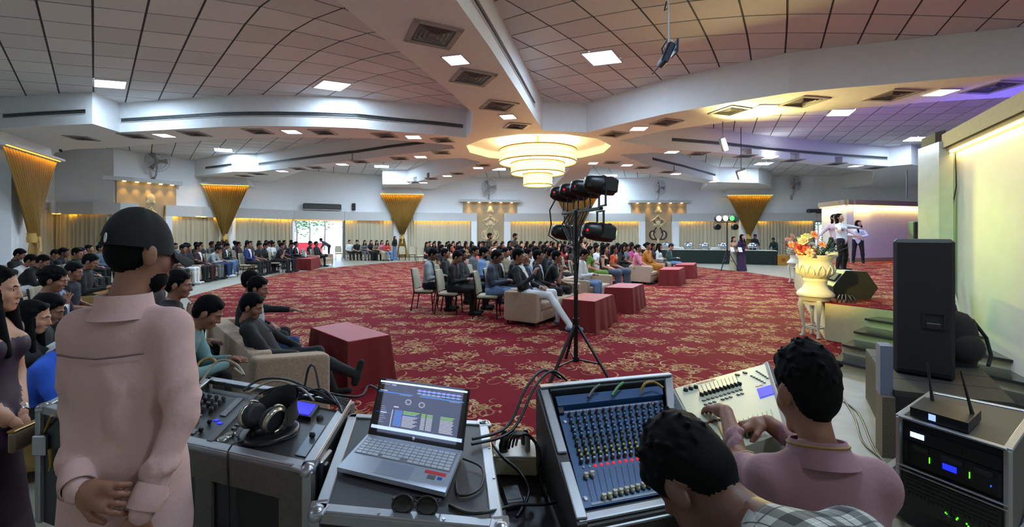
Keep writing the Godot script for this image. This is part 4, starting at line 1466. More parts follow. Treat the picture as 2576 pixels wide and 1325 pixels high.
	for k in 26 if sd == 1 else 14:
		var a := r.randf() * TAU
		var d := Vector3(cos(a), r.randf_range(0.3, 1.6), sin(a) * 0.8).normalized()
		if k % 2 == 0: d = Vector3(r.randf_range(0.1, 1.0), r.randf_range(0.5, 1.3), r.randf_range(-0.6, 0.6)).normalized()
		var base := Vector3(d.x * 0.08 + (0.06 if k % 2 == 0 else 0.0), 0.0, d.z * 0.08)
		var L := r.randf_range(0.3, 0.5)
		g = G.new()
		var side := d.cross(Vector3.UP).normalized()
		for q in 9:   # leaflets of one frond
			var f := 0.2 + q / 10.0
			var o := base + d * L * f + Vector3(0, -0.06 * f * f, 0)
			for sg in [-1.0, 1.0]:
				var tip: Vector3 = o + (side * sg + d * 0.6).normalized() * 0.09 * (1.15 - f)
				g.quad(o - d * 0.012, o.lerp(tip, 0.5) - d * 0.01 + Vector3(0, 0.006, 0), tip, o.lerp(tip, 0.4) + d * 0.014)
		g.tube([base, base + d * L * 0.5, base + d * L + Vector3(0, -0.06, 0)], 0.004, 4)
		obj("fern_leaf", g, mat("fern%d" % (k % 3), [Color(0.05, 0.20, 0.07), Color(0.09, 0.26, 0.10), Color(0.04, 0.15, 0.09)][k % 3], 0.6), fl)
	if sd == 1:
		var pot := thing("succulent_pot", "small white oblong pot of succulents on the big urn rim", "plant pot", xd(p.x + 0.2, 1.30, p.y - 0.06))
		g = G.new()
		g.box(Vector3(0, 0.05, 0), Vector3(0.2, 0.1, 0.1), Basis.IDENTITY, 0.02)
		obj("pot", g, mat("pot_white", Color(0.82, 0.82, 0.8), 0.35), pot)
		g = G.new()
		for k in 9: g.ell(Vector3(-0.08 + 0.02 * k, 0.1, 0.03 * sin(k * 2.0)), Vector3(0.02, 0.03, 0.02), Basis.IDENTITY, 6, 4)
		obj("succulents", g, mat("succulent", Color(0.16, 0.33, 0.30), 0.6), pot).set_meta("kind", "stuff")

# ---------- what shows through the doors ----------
func build_outside() -> void:
	var g := G.new()
	g.box(Vector3(0, -0.2, -58), Vector3(140, 0.3, 46))
	struct("ground_outside", g, rough_mat("paving", Color(0.72, 0.71, 0.68), Color(0.80, 0.79, 0.76), 0.03, 0.3, 0.9))
	var r := RandomNumberGenerator.new()
	r.seed = 5
	for q in [[745, 44.0, 5.5, "drooping pale green tree outside the bright doorway"], [778, 52.0, 7.0, "dark trunked tree outside the bright doorway, behind the red stall"], [816, 48.0, 8.0, "tall leafy tree outside behind the stooping man"], [2056, 46.0, 6.0, "leafy tree outside the stage side door"]]:
		var t := thing("tree", q[3], "tree", xd((q[0] - 1288) / F * q[1], -0.05, q[1]))
		g = G.new()
		g.tube([Vector3.ZERO, Vector3(0.1, q[2] * 0.35, 0), Vector3(-0.05, q[2] * 0.6, 0.1)], [0.13, 0.1, 0.06], 8)
		obj("trunk", g, mat("bark", Color(0.5, 0.45, 0.41), 0.9), t)
		g = G.new()
		for k in 420:
			var d: Vector3 = Vector3(r.randfn(0, 0.5), r.randfn(0, 0.45), r.randfn(0, 0.5)) * q[2] * 0.32
			var c: Vector3 = Vector3(0, q[2] * 0.62, 0) + d
			var b := Basis.from_euler(Vector3(r.randf() * TAU, r.randf() * TAU, 0))
			g.quad(c - b.x * 0.22, c - b.y * 0.1, c + b.x * 0.22, c + b.y * 0.1)
		var o := obj("foliage", g, mat("outdoor_leaf", Color(0.30, 0.46, 0.30), 0.8), t)
		o.set_meta("kind", "stuff")
	var stall := thing("red_stall", "red covered stall standing outside the bright doorway", "stall", xd((772 - 1288) / F * 40.0, -0.05, 40.0))
	g = G.new()
	g.box(Vector3(0, 0.5, 0), Vector3(2.6, 1.0, 1.0), Basis.IDENTITY, 0.05)
	obj("skirt", g, mat("stall_red", Color(0.75, 0.16, 0.22), 0.8), stall)
	g = G.new()
	g.box(Vector3(0, 1.02, 0), Vector3(2.8, 0.06, 1.2), Basis.IDENTITY, 0.01)
	obj("top", g, mat("stall_pink", Color(0.85, 0.55, 0.55), 0.8), stall)

# ---------- sofas, tables, chairs, buffet ----------
func sofa(a: Vector2, face: Vector2, along: Vector2, length: float, depth: float, label: String, m: Material, h := 0.62) -> void:
	# a: outer front corner of the nearer arm; face: where it looks; along: from the nearer arm to the farther
	var t := thing("sofa", label, "sofa")
	var f := face.normalized()
	var u := along.normalized()
	var P := func(i: float, j: float): return a + u * i - f * j      # i along, j back from the front
	var quadp := func(i0, i1, j0, j1): return PackedVector2Array([P.call(i0, j0), P.call(i1, j0), P.call(i1, j1), P.call(i0, j1)])
	var part := func(called: String, i0: float, i1: float, j0: float, j1: float, y0: float, y1: float, bev: float):
		var g := G.new()
		soft_prism(g, quadp.call(i0, i1, j0, j1), y0, y1, bev)
		obj(called, g, m, t)
	part.call(&"arm", 0.0, 0.16, 0.0, depth, 0.09, h, 0.035)
	part.call(&"arm", length - 0.16, length, 0.0, depth, 0.09, h, 0.035)
	part.call("backrest", 0.165, length - 0.165, depth - 0.19, depth, 0.09, h + 0.02, 0.035)
	part.call("base", 0.165, length - 0.165, 0.03, depth - 0.195, 0.09, 0.28, 0.015)
	var n := 2 if length > 1.5 else 1
	for k in n:
		part.call("seat_cushion", 0.17 + (length - 0.34) * k / n, 0.165 + (length - 0.34) * (k + 1) / n, 0.01, depth - 0.2, 0.283, 0.42, 0.04)
	for q in [[0.06, 0.06], [length - 0.06, 0.06], [0.06, depth - 0.06], [length - 0.06, depth - 0.06]]:
		var g := G.new()
		var c: Vector2 = P.call(q[0], q[1])
		g.lathe([Vector2(0.018, 0.0), Vector2(0.026, 0.095)], 8, Transform3D(Basis.IDENTITY, xd(c.x, 0, c.y)))
		obj("leg", g, mat("leg_brown", Color(0.2, 0.13, 0.08), 0.5), t)

func soft_prism(g: G, poly: PackedVector2Array, y0: float, y1: float, b: float) -> void:
	# a padded block: rings stepping in towards a rounded top and bottom
	var p := poly.duplicate()
	if Geometry2D.is_polygon_clockwise(p): p.reverse()
	var outl := PackedVector2Array()
	var n := p.size()
	for k in n:      # round the upright edges
		var c := p[k]
		var d0 := (p[(k + n - 1) % n] - c).normalized()
		var d1 := (p[(k + 1) % n] - c).normalized()
		for s in 4:
			var f := s / 3.0
			outl.append(c + d0 * b * pow(1.0 - f, 1.7) + d1 * b * pow(f, 1.7))
	var mid := Vector2.ZERO
	for q in outl: mid += q / outl.size()
	var last := -1
	var m := outl.size()
	for r in [[y0, b * 0.8], [y0 + b * 0.5, b * 0.1], [y0 + b, 0.0], [y1 - b, 0.0], [y1 - b * 0.4, b * 0.22], [y1 - b * 0.1, b * 0.62], [y1, b * 1.3]]:
		var s := g.v.size()
		for q in outl:
			var o: Vector2 = q + (mid - q).normalized() * r[1]
			g.add(xd(o.x, r[0], o.y))
		if last >= 0: g.join(last, s, m)
		else: g.cap(xd(mid.x, y0, mid.y), s, m, true)
		last = s
	g.cap(xd(mid.x, y1 + b * 0.02, mid.y), last, m)

func cloth_table(px: Array, h: float, label: String, sd: int) -> void:
	# px: corners of the top as seen; cloth to the floor with folds, flaring a little
	var t := thing("coffee_table", label, "table")
	var c := PackedVector2Array()
	for q in px: c.append(plan(q[0], q[1], h))
	if Geometry2D.is_polygon_clockwise(c): c.reverse()
	var mid := (c[0] + c[1] + c[2] + c[3]) * 0.25
	var g := G.new()
	soft_prism(g, c, h - 0.03, h, 0.012)
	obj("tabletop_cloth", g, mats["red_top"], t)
	var r := RandomNumberGenerator.new()
	r.seed = sd
	var per := []
	for k in 4:
		var n := int(c[k].distance_to(c[(k + 1) % 4]) / 0.022)
		for i in n: per.append([c[k].lerp(c[(k + 1) % 4], float(i) / n), float(i) / n, k])
	var rows := []
	var offs := []
	var ph := 0.0
	for i in per.size():
		ph += r.randf_range(0.15, 0.75)
		offs.append(sin(ph))
	for j in 7:
		var f := j / 6.0
		var row := []
		for i in per.size() + 1:
			var q: Array = per[i % per.size()]
			var p: Vector2 = q[0]
			var edge := minf(q[1], 1.0 - q[1])
			var o: Vector2 = (p - mid).normalized()
			var corner := pow(maxf(0.0, 1.0 - edge * 5.0), 2)
			p += o * (0.012 + f * (0.05 + 0.05 * corner) + offs[i % per.size()] * (0.003 + 0.02 * f))
			row.append(xd(p.x, (h - 0.004) * (1.0 - f) + 0.013 * f, p.y))
		rows.append(row)
	g = G.new()
	g.sheet(rows, true)
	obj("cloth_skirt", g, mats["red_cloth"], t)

var chair0: Node3D = null
func chair(p: Vector2, yaw: float, label: String, group := "", bare := true) -> Node3D:
	if chair0 == null:
		var t := thing("banquet_chair", label, "chair", Vector3.ZERO, 0.0, group)
		var frame := mat("chair_frame", Color(0.13, 0.07, 0.05), 0.4, 0.3)
		var pad := mat("chair_pad", Color(0.66, 0.62, 0.53), 0.8)
		var g := G.new()
		soft_prism(g, PackedVector2Array([Vector2(-0.21, -0.22), Vector2(0.21, -0.22), Vector2(0.2, 0.2), Vector2(-0.2, 0.2)]), 0.415, 0.475, 0.03)
		obj("seat", g, pad, t)
		g = G.new()
		var rows := []
		for side in [0.0, 1.0]:
			for j in 7:
				var f := j / 6.0
				var row := []
				for i in 9:
					var s := -1.0 + i / 4.0
					var w := 0.20 * (1.0 - 0.28 * pow(maxf(0.0, f - 0.55) / 0.45, 2))
					row.append(Vector3(s * w, lerpf(0.5, 0.93, f), -0.19 - 0.07 * f - (0.035 if side > 0.5 else -0.012) + 0.02 * s * s))
				if side < 0.5: rows.append(row)
				else: rows.insert(rows.size(), row)
		var front := rows.slice(0, 7)
		var back := rows.slice(7, 14)
		g.sheet(front, true)
		g.sheet(back)
		for j in 6:
			g.quad(front[j][0], back[j][0], back[j + 1][0], front[j + 1][0])
			g.quad(back[j][8], front[j][8], front[j + 1][8], back[j + 1][8])
		for i in 8: g.quad(front[6][i], front[6][i + 1], back[6][i + 1], back[6][i])
		obj("backrest", g, pad, t)
		for sx in [-1.0, 1.0]:
			g = G.new()
			g.tube([Vector3(sx * 0.19, 0, 0.22), Vector3(sx * 0.185, 0.42, 0.19)], 0.013, 6)
			obj("leg", g, frame, t)
			g = G.new()
			g.tube([Vector3(sx * 0.2, 0, -0.27), Vector3(sx * 0.19, 0.42, -0.2), Vector3(sx * 0.205, 0.7, -0.225), Vector3(sx * 0.17, 0.92, -0.27)], 0.013, 6)
			obj("leg", g, frame, t)
		g = G.new()
		g.bar(Vector3(-0.19, 0.405, 0.18), Vector3(0.19, 0.405, 0.18), 0.02, 0.025)
		g.bar(Vector3(-0.19, 0.405, -0.19), Vector3(0.19, 0.405, -0.19), 0.02, 0.025)
		for sx in [-0.18, 0.18]: g.bar(Vector3(sx, 0.405, -0.19), Vector3(sx, 0.405, 0.18), 0.02, 0.025)
		obj("seat_frame", g, frame, t)
		chair0 = t
		t.position = xd(p.x, 0, p.y); t.rotation.y = yaw
		return t
	var c := dup(chair0, xd(p.x, 0, p.y), yaw, label)
	c.set_meta("group", group)
	return c

func build_furniture() -> void:
	# near sofa with its back to the desk
	var fc := Vector2(0.96, 0.26)
	var front := plan(833, 890, 0.62)
	sofa(front, fc, plan(525, 800, 0.62) - plan(648, 903, 0.62), 2.4, 0.60, "beige suede sofa with two seated boys behind the near red table", mats["sofa"])
	sofa(Vector2(0.45, 7.37), Vector2(0.85, -0.53), Vector2(0.53, 0.85), 2.0, 0.72, "beige suede sofa under the boy in white trousers", mats["sofa"])
	sofa(Vector2(1.72, 9.45), Vector2(0.85, -0.53), Vector2(0.53, 0.85), 1.75, 0.72, "beige suede sofa under the moustached man in white shirt", mats["sofa"])
	sofa(Vector2(4.56, 13.75), Vector2(0.7, -0.7), Vector2(0.55, 0.83), 2.0, 0.8, "beige suede sofa under the woman in mustard dress", mats["sofa"])
	sofa(Vector2(-10.45, 12.75), Vector2(0.97, 0.1), Vector2(-0.2, 0.97), 1.9, 0.8, "beige suede sofa under the boy in cream trousers", mats["sofa"])
	sofa(Vector2(-11.05, 14.95), Vector2(0.97, 0.1), Vector2(-0.2, 0.97), 2.2, 0.8, "beige suede sofa under the boy in maroon trousers", mats["sofa"])
	sofa(Vector2(-12.3, 19.9), Vector2(0.97, -0.1), Vector2(-0.05, 0.97), 2.2, 0.8, "beige suede sofa behind the man in blue blazer", mats["sofa"])
	sofa(Vector2(-10.0, 21.6), Vector2(0.97, -0.2), Vector2(0.0, 0.97), 1.8, 0.8, "beige suede sofa behind the far red table", mats["sofa"])
	sofa(Vector2(-2.52, 3.02), Vector2(0.96, 0.26), Vector2(-0.7, 0.72), 1.7, 0.6, "pale beige sofa of the boy in teal shirt beside the mixer case", mats["sofa"])
	sofa(plan(166, 976, 0.62), Vector2(0.9, 0.35), Vector2(-0.55, 0.83), 1.7, 0.8, "ochre sofa of the boy in bright blue shirt", mats["sofa_gold"])
	sofa(plan(205, 818, 0.62), Vector2(0.9, 0.3), Vector2(-0.5, 0.86), 1.9, 0.8, "ochre sofa of the boy in olive jacket", mats["sofa_gold"])
	sofa(Vector2(-6.9, 7.1), Vector2(0.9, 0.3), Vector2(-0.4, 0.9), 1.9, 0.8, "ochre sofa of the boy in maroon jacket", mats["sofa_gold"])
	cloth_table([[783, 823], [873, 808], [981, 841], [875, 859]], 0.52, "red clothed coffee table in front of the two boys' sofa", 1)
	cloth_table([[1416, 751], [1468, 736], [1542, 740], [1496, 758]], 0.54, "red clothed coffee table behind the light stand", 2)
	cloth_table([[1522, 722], [1556, 711], [1618, 713], [1590, 724]], 0.54, "red clothed coffee table before the moustached man", 3)
	cloth_table([[1659, 678], [1671, 671], [1722, 671], [1708, 678]], 0.54, "red clothed coffee table before the woman in mustard dress", 4)
	cloth_table([[1699, 666], [1706, 660], [1752, 660], [1745, 666]], 0.54, "red clothed coffee table before the woman in teal top", 5)
	cloth_table([[745, 650], [760, 645], [803, 646], [782, 651]], 0.54, "red clothed coffee table before the man with red collar", 6)
	# water bottle on the far red table
	var wb := thing("water_bottle", "clear water bottle on the far red table", "bottle", on_y(768, 648, 0.54))
	var g := G.new()
	g.lathe([Vector2(0.045, 0), Vector2(0.045, 0.22), Vector2(0.018, 0.28), Vector2(0.018, 0.31)], 10)
	obj("body", g, mat("bottle_pale", Color(0.75, 0.8, 0.82), 0.2), wb)
	# empty chairs
	var ec := "empty cream banquet chair near the middle gold swag"
	for q in [[1012, 27.5, 0.3], [1037, 27.5, 0.3], [1058, 24.5, 0.4]]:
		chair(Vector2((q[0] - 1288) / F * q[1], q[1]), q[2], ec, "empty chairs by the middle swag")
	chair(Vector2((852 - 1288) / F * 28.3, 28.3), 0.5, "cream banquet chair standing in the bright doorway")
	chair(Vector2((1424 - 1288) / F * 11.0, 11.0), 1.5, "empty cream banquet chair behind the navy jacket boy")
	chair(Vector2((1455 - 1288) / F * 12.0, 12.0), 1.6, "empty cream banquet chair beside the woman in dark green dress")
	chair(Vector2((36 - 1288) / F * 10.2, 10.2), 1.2, "cream banquet chair behind the boy in black tee")
	# buffet
	var bt := thing("buffet_table", "long buffet table in dark green cloth along the wall", "table")
	var pts := [Vector2((1600 - 1288) / F * 25.5, 25.5), Vector2((1750 - 1288) / F * 24.6, 24.6), Vector2((1866 - 1288) / F * 24.0, 24.0), Vector2((1955 - 1288) / F * 23.2, 23.2)]
	var gc := G.new()
	var gt := G.new()
	var rows := [[], [], []]
	var ph := 0.0
	for i in 3:
		var a: Vector2 = pts[i]
		var b: Vector2 = pts[i + 1]
		var d := (b - a).normalized()
		var n := Vector2(-d.y, d.x)
		gt.prism(PackedVector2Array([a, b, b + n * 0.9, a + n * 0.9]), 0.76, 0.80)
		gc.prism(PackedVector2Array([a + n * 0.02, b + n * 0.02, b + n * 0.88, a + n * 0.88]), 0.03, 0.76)
		for k in 60:
			var p := a.lerp(b, k / 60.0)
			ph += 0.6
			for j in 3:
				var q := p - n * (0.015 + 0.02 * (j * 0.5) * sin(ph))
				rows[j].append(xd(q.x, [0.785, 0.4, 0.01][j], q.y))
	obj("cloth_body", gc, mats["green_cloth"], bt)
	obj("tabletop", gt, mat("buffet_white", Color(0.75, 0.76, 0.74), 0.6), bt)
	gc = G.new()
	gc.sheet(rows)
	obj("cloth_front", gc, mats["green_cloth"], bt)
	for q in [[1677, 25.4], [1732, 25.0], [1771, 24.8], [1818, 24.6], [1893, 24.1]]:
		var nth := int(q[0])
		var cd := thing("chafing_dish", "round lidded steel chafing dish on the dark green buffet", "chafing dish", xd((q[0] - 1288) / F * q[1], 0.80, q[1]), 0.0, "chafing dishes on the buffet")
		g = G.new()
		g.lathe([Vector2(0.22, 0.12), Vector2(0.26, 0.2), Vector2(0.28, 0.22)], 16)
		obj("pan", g, mats["steel"], cd)
		g = G.new()
		g.lathe([Vector2(0.28, 0.23), Vector2(0.26, 0.32), Vector2(0.16, 0.40), Vector2(0.03, 0.43)], 16)
		obj("lid", g, mats["steel"], cd)
		g = G.new()
		g.tube([Vector3(-0.06, 0.42, 0), Vector3(0, 0.47, 0), Vector3(0.06, 0.42, 0)], 0.012, 6)
		obj("handle", g, mats["black_plastic"], cd)
		for k in 3:
			g = G.new()
			g.tube([Vector3(cos(TAU * k / 3) * 0.25, 0.0, sin(TAU * k / 3) * 0.25), Vector3(cos(TAU * k / 3) * 0.22, 0.16, sin(TAU * k / 3) * 0.22)], 0.015, 6)
			obj("leg", g, mats["steel"], cd)
	for q in [[1580, 25.6, 0.9], [1620, 25.5, 0.9], [1704, 25.2, 0.8], [1797, 24.7, 0.6]]:
		var tr := thing("napkin_pile", "folded white cloth pile on the buffet", "cloth", xd((q[0] - 1288) / F * q[1], 0.80, q[1]), 0.1, "white piles on the buffet")
		g = G.new()
		for k in 4: g.box(Vector3(0, 0.02 + 0.035 * k, 0), Vector3(q[2] - 0.03 * k, 0.032, 0.4), Basis(Vector3.UP, 0.03 * k), 0.012)
		obj("folded_cloth", g, mat("napkin", Color(0.8, 0.8, 0.78), 0.85), tr)
	var cr := thing("yellow_crate", "yellow cardboard crate on the floor beside the buffet end", "crate", xd((1966 - 1288) / F * 23.3, 0, 23.3), -0.3)
	g = G.new()
	g.box(Vector3(0, 0.28, 0), Vector3(0.5, 0.56, 0.5), Basis.IDENTITY, 0.01)
	obj("box", g, mat("crate_yellow", Color(0.62, 0.42, 0.06), 0.7), cr)
	g = G.new()
	g.box(Vector3(0.02, 0.3, 0.252), Vector3(0.18, 0.2, 0.006))
	obj("printed_mark", g, mat("crate_red", Color(0.55, 0.25, 0.08), 0.7), cr)
	light_stand_far()

func light_stand_far() -> void:
	var p := xd((1829 - 1288) / F * 19.4, 0, 19.4)
	var t := thing("far_light_stand", "slim black tripod light stand beside the two women with papers", "light stand", p)
	var g := G.new()
	g.tube([Vector3(0, 0.55, 0), Vector3(0, 2.27, 0)], 0.03, 8)
	obj("pole", g, mats["black_plastic"], t)
	for k in 3:
		var a := TAU * k / 3 + 0.5
		g = G.new()
		g.tube([Vector3(0, 1.05, 0), Vector3(cos(a) * 0.5, 0.0, sin(a) * 0.5)], 0.018, 6)
		g.tube([Vector3(0, 0.55, 0), Vector3(cos(a) * 0.3, 0.42, sin(a) * 0.3)], 0.012, 6)
		obj("leg", g, mats["black_plastic"], t)
	g = G.new()
	g.bar(Vector3(-0.5, 2.27, 0), Vector3(0.42, 2.27, 0), 0.04, 0.04)
	obj("crossbar", g, mats["black_plastic"], t)
	var hue := [[-0.39, 2.44, Color(1.0, 0.95, 0.75), 12.0, "glaring round white stage lamp at the end of the far stand"], [-0.08, 2.45, Color(1.0, 0.95, 0.75), 8.0, "smaller glaring white stage lamp on the far stand"], [0.22, 2.45, Color(0.35, 0.8, 0.4), 0.7, "pale green stage lamp on the far stand"], [0.42, 2.42, Color(0.08, 0.25, 0.2), 0.05, "dim dark green stage lamp on the far stand"], [-0.42, 2.04, Color.BLACK, 0.0, "unlit black stage lamp hung under the far stand bar"], [0.40, 2.04, Color.BLACK, 0.0, "unlit black stage lamp hung under the far stand bar, near the swag"]]
	for q in hue:
		var h := thing("stage_lamp", q[4], "stage lamp", p + Vector3(q[0], q[1], 0.02))
		g = G.new()
		g.lathe([Vector2(0.09, -0.28), Vector2(0.13, -0.2), Vector2(0.14, 0.0)], 14, Transform3D(Basis(Vector3.RIGHT, PI / 2), Vector3.ZERO))
		obj("can", g, mats["black_plastic"], h)
		g = G.new()
		var yk := -1.0 if q[1] > 2.27 else 1.0
		g.tube([Vector3(-0.15, 0, -0.1), Vector3(-0.15, 0.17 * yk, -0.08), Vector3(0.15, 0.17 * yk, -0.08), Vector3(0.15, 0, -0.1)], 0.012, 6)
		obj("yoke", g, mats["black_plastic"], h)
		g = G.new()
		g.lathe([Vector2(0.12, 0.002), Vector2(0.11, 0.02)], 14, Transform3D(Basis(Vector3.RIGHT, PI / 2), Vector3.ZERO))
		obj("lens", g, glow("lens_%d" % int(q[0] * 100 + q[1] * 10), q[2], q[3]) if q[3] > 0.0 else mat("lens_dark", Color(0.08, 0.08, 0.09), 0.2), h)
		if q[3] > 0.5:
			var s := SpotLight3D.new()
			s.name = "stage_lamp_beam"
			h.add_child(s)
			s.position = Vector3(0, 0, 0.06)
			s.basis = Basis.looking_at(((xd(5.0, 1.0, 6.5) if q[3] > 1.0 else xd(6.2, 1.9, 5.6)) - (p + Vector3(q[0], q[1], 0))), Vector3.UP)
			s.light_color = Color(1.0, 0.9, 0.42) if q[3] > 1.0 else Color(0.45, 1.0, 0.4)
			s.light_energy = 20.0; s.spot_angle = 12; s.spot_angle_attenuation = 0.8; s.light_size = 0.1; s.shadow_enabled = true; s.spot_range = 60.0

# ---------- figures: tapered bones joined by a smooth minimum, meshed as surface nets ----------
const SKIN := 1
const TOP := 2
const LEGS := 3
const SHOE := 4
const HAIR := 5
const INNER := 6
class Field:
	var o: Vector3
	var c: float
	var nx: int
	var ny: int
	var nz: int
	var f := PackedFloat32Array()
	var lab := PackedByteArray()
	func _init(lo: Vector3, hi: Vector3, cell: float) -> void:
		o = lo; c = cell
		nx = int((hi.x - lo.x) / cell) + 2; ny = int((hi.y - lo.y) / cell) + 2; nz = int((hi.z - lo.z) / cell) + 2
		f.resize(nx * ny * nz); f.fill(1.0)
		lab.resize(nx * ny * nz)
	# tapered capsule; fl squeezes it along the direction ax
	func cap(a: Vector3, b: Vector3, ra: float, rb: float, l: int, k := 0.03, ax := Vector3.ZERO, fl := 1.0) -> void:
		var m := maxf(ra, rb) + k + c * 1.5
		var i0 := maxi(0, int((minf(a.x, b.x) - m - o.x) / c)); var i1 := mini(nx - 1, int((maxf(a.x, b.x) + m - o.x) / c) + 1)
		var j0 := maxi(0, int((minf(a.y, b.y) - m - o.y) / c)); var j1 := mini(ny - 1, int((maxf(a.y, b.y) + m - o.y) / c) + 1)
		var k0 := maxi(0, int((minf(a.z, b.z) - m - o.z) / c)); var k1 := mini(nz - 1, int((maxf(a.z, b.z) + m - o.z) / c) + 1)
		var d := b - a
		var squeeze := fl != 1.0
		if squeeze: d += ax * ax.dot(d) * (1.0 / fl - 1.0)
		var dd := maxf(d.length_squared(), 1e-9)
		var q := Vector3.ZERO
		for kk in range(k0, k1 + 1):
			for j in range(j0, j1 + 1):
				var row := (kk * ny + j) * nx
				for i in range(i0, i1 + 1):
					q = Vector3(o.x + i * c - a.x, o.y + j * c - a.y, o.z + kk * c - a.z)
					if squeeze: q += ax * (ax.dot(q) * (1.0 / fl - 1.0))
					var t := clampf(q.dot(d) / dd, 0.0, 1.0)
					var s := (q - d * t).length() - lerpf(ra, rb, t)
					if squeeze and s > 0.0: s *= lerpf(1.0, fl, 0.5)
					var e := f[row + i]
					if s < e: lab[row + i] = l
					var h := k - absf(s - e)
					f[row + i] = minf(s, e) - (h * h * 0.25 / k if h > 0.0 else 0.0)
	func ell(p: Vector3, r: Vector3, bs: Basis, l: int, k := 0.02) -> void:
		var m := maxf(r.x, maxf(r.y, r.z)) + k + c * 1.5
		var i0 := maxi(0, int((p.x - m - o.x) / c)); var i1 := mini(nx - 1, int((p.x + m - o.x) / c) + 1)
		var j0 := maxi(0, int((p.y - m - o.y) / c)); var j1 := mini(ny - 1, int((p.y + m - o.y) / c) + 1)
		var k0 := maxi(0, int((p.z - m - o.z) / c)); var k1 := mini(nz - 1, int((p.z + m - o.z) / c) + 1)
		var inv := bs.inverse()
		var rm := minf(r.x, minf(r.y, r.z))
		for kk in range(k0, k1 + 1):
			for j in range(j0, j1 + 1):
				var row := (kk * ny + j) * nx
				for i in range(i0, i1 + 1):
					var q := inv * Vector3(o.x + i * c - p.x, o.y + j * c - p.y, o.z + kk * c - p.z) / r
					var n := q.length()
					var s := (n - 1.0) * lerpf(rm, (q * r).length() / maxf(n, 1e-4), 0.6)
					var e := f[row + i]
					if s < e: lab[row + i] = l
					var h := k - absf(s - e)
					f[row + i] = minf(s, e) - (h * h * 0.25 / k if h > 0.0 else 0.0)
	func nets(out: Dictionary, relabel = null) -> void:
		var vid := PackedInt32Array()
		vid.resize(nx * ny * nz); vid.fill(-1)
		var pts := PackedVector3Array()
		var sx := 1
		var sy := nx
		var sz := nx * ny
		for k in nz - 1:
			for j in ny - 1:
				var b := k * sz + j * sy
				for i in nx - 1:
					var q := b + i
					var f0 := f[q]
					if f0 > c * 1.8 or f0 < -c * 1.8: continue
					var f1 := f[q + 1]; var f2 := f[q + sy]; var f3 := f[q + sy + 1]
					var f4 := f[q + sz]; var f5 := f[q + sz + 1]; var f6 := f[q + sz + sy]; var f7 := f[q + sz + sy + 1]
					var mn := minf(minf(minf(f0, f1), minf(f2, f3)), minf(minf(f4, f5), minf(f6, f7)))
					if mn >= 0.0: continue
					if maxf(maxf(maxf(f0, f1), maxf(f2, f3)), maxf(maxf(f4, f5), maxf(f6, f7))) < 0.0: continue
					var p := Vector3.ZERO
					var n := 0.0
					if f0 < 0.0 != (f1 < 0.0): p += Vector3(f0 / (f0 - f1), 0, 0); n += 1.0
					if f2 < 0.0 != (f3 < 0.0): p += Vector3(f2 / (f2 - f3), 1, 0); n += 1.0
					if f4 < 0.0 != (f5 < 0.0): p += Vector3(f4 / (f4 - f5), 0, 1); n += 1.0
					if f6 < 0.0 != (f7 < 0.0): p += Vector3(f6 / (f6 - f7), 1, 1); n += 1.0
					if f0 < 0.0 != (f2 < 0.0): p += Vector3(0, f0 / (f0 - f2), 0); n += 1.0
					if f1 < 0.0 != (f3 < 0.0): p += Vector3(1, f1 / (f1 - f3), 0); n += 1.0
					if f4 < 0.0 != (f6 < 0.0): p += Vector3(0, f4 / (f4 - f6), 1); n += 1.0
					if f5 < 0.0 != (f7 < 0.0): p += Vector3(1, f5 / (f5 - f7), 1); n += 1.0
					if f0 < 0.0 != (f4 < 0.0): p += Vector3(0, 0, f0 / (f0 - f4)); n += 1.0
					if f1 < 0.0 != (f5 < 0.0): p += Vector3(1, 0, f1 / (f1 - f5)); n += 1.0
					if f2 < 0.0 != (f6 < 0.0): p += Vector3(0, 1, f2 / (f2 - f6)); n += 1.0
					if f3 < 0.0 != (f7 < 0.0): p += Vector3(1, 1, f3 / (f3 - f7)); n += 1.0
					vid[q] = pts.size()
					pts.append(o + (p / n + Vector3(i, j, k)) * c)
		var maps := {}
		for k in range(1, nz - 1):
			for j in range(1, ny - 1):
				var b := k * sz + j * sy
				for i in range(1, nx - 1):
					var q := b + i
					var f0 := f[q]
					if f0 > c * 1.8 or f0 < -c * 1.8: continue
					for ax in 3:
						var q2: int = q + (sx if ax == 0 else sy if ax == 1 else sz)
						var f1 := f[q2]
						if (f0 < 0.0) == (f1 < 0.0): continue
						var u: int = sy if ax == 0 else sz if ax == 1 else sx
						var w: int = sz if ax == 0 else sx if ax == 1 else sy
						var a := vid[q - u - w]; var bb := vid[q - w]; var cc := vid[q]; var d := vid[q - u]
						if a < 0 or bb < 0 or cc < 0 or d < 0: continue
						var l: int = lab[q] if f0 < 0.0 else lab[q2]
						if relabel != null: l = relabel.call(l, (pts[a] + pts[cc]) * 0.5)
						if l == 0: continue
						if not out.has(l): out[l] = G.new()
						var g: G = out[l]
						if not maps.has(l): maps[l] = {}
						var mp: Dictionary = maps[l]
						var ids := [a, bb, cc, d]
						for n in 4:
							if not mp.has(ids[n]): mp[ids[n]] = g.add(pts[ids[n]])
							ids[n] = mp[ids[n]]
						if f0 < 0.0:
							g.tri(ids[0], ids[1], ids[2]); g.tri(ids[0], ids[2], ids[3])
						else:
							g.tri(ids[2], ids[1], ids[0]); g.tri(ids[3], ids[2], ids[0])

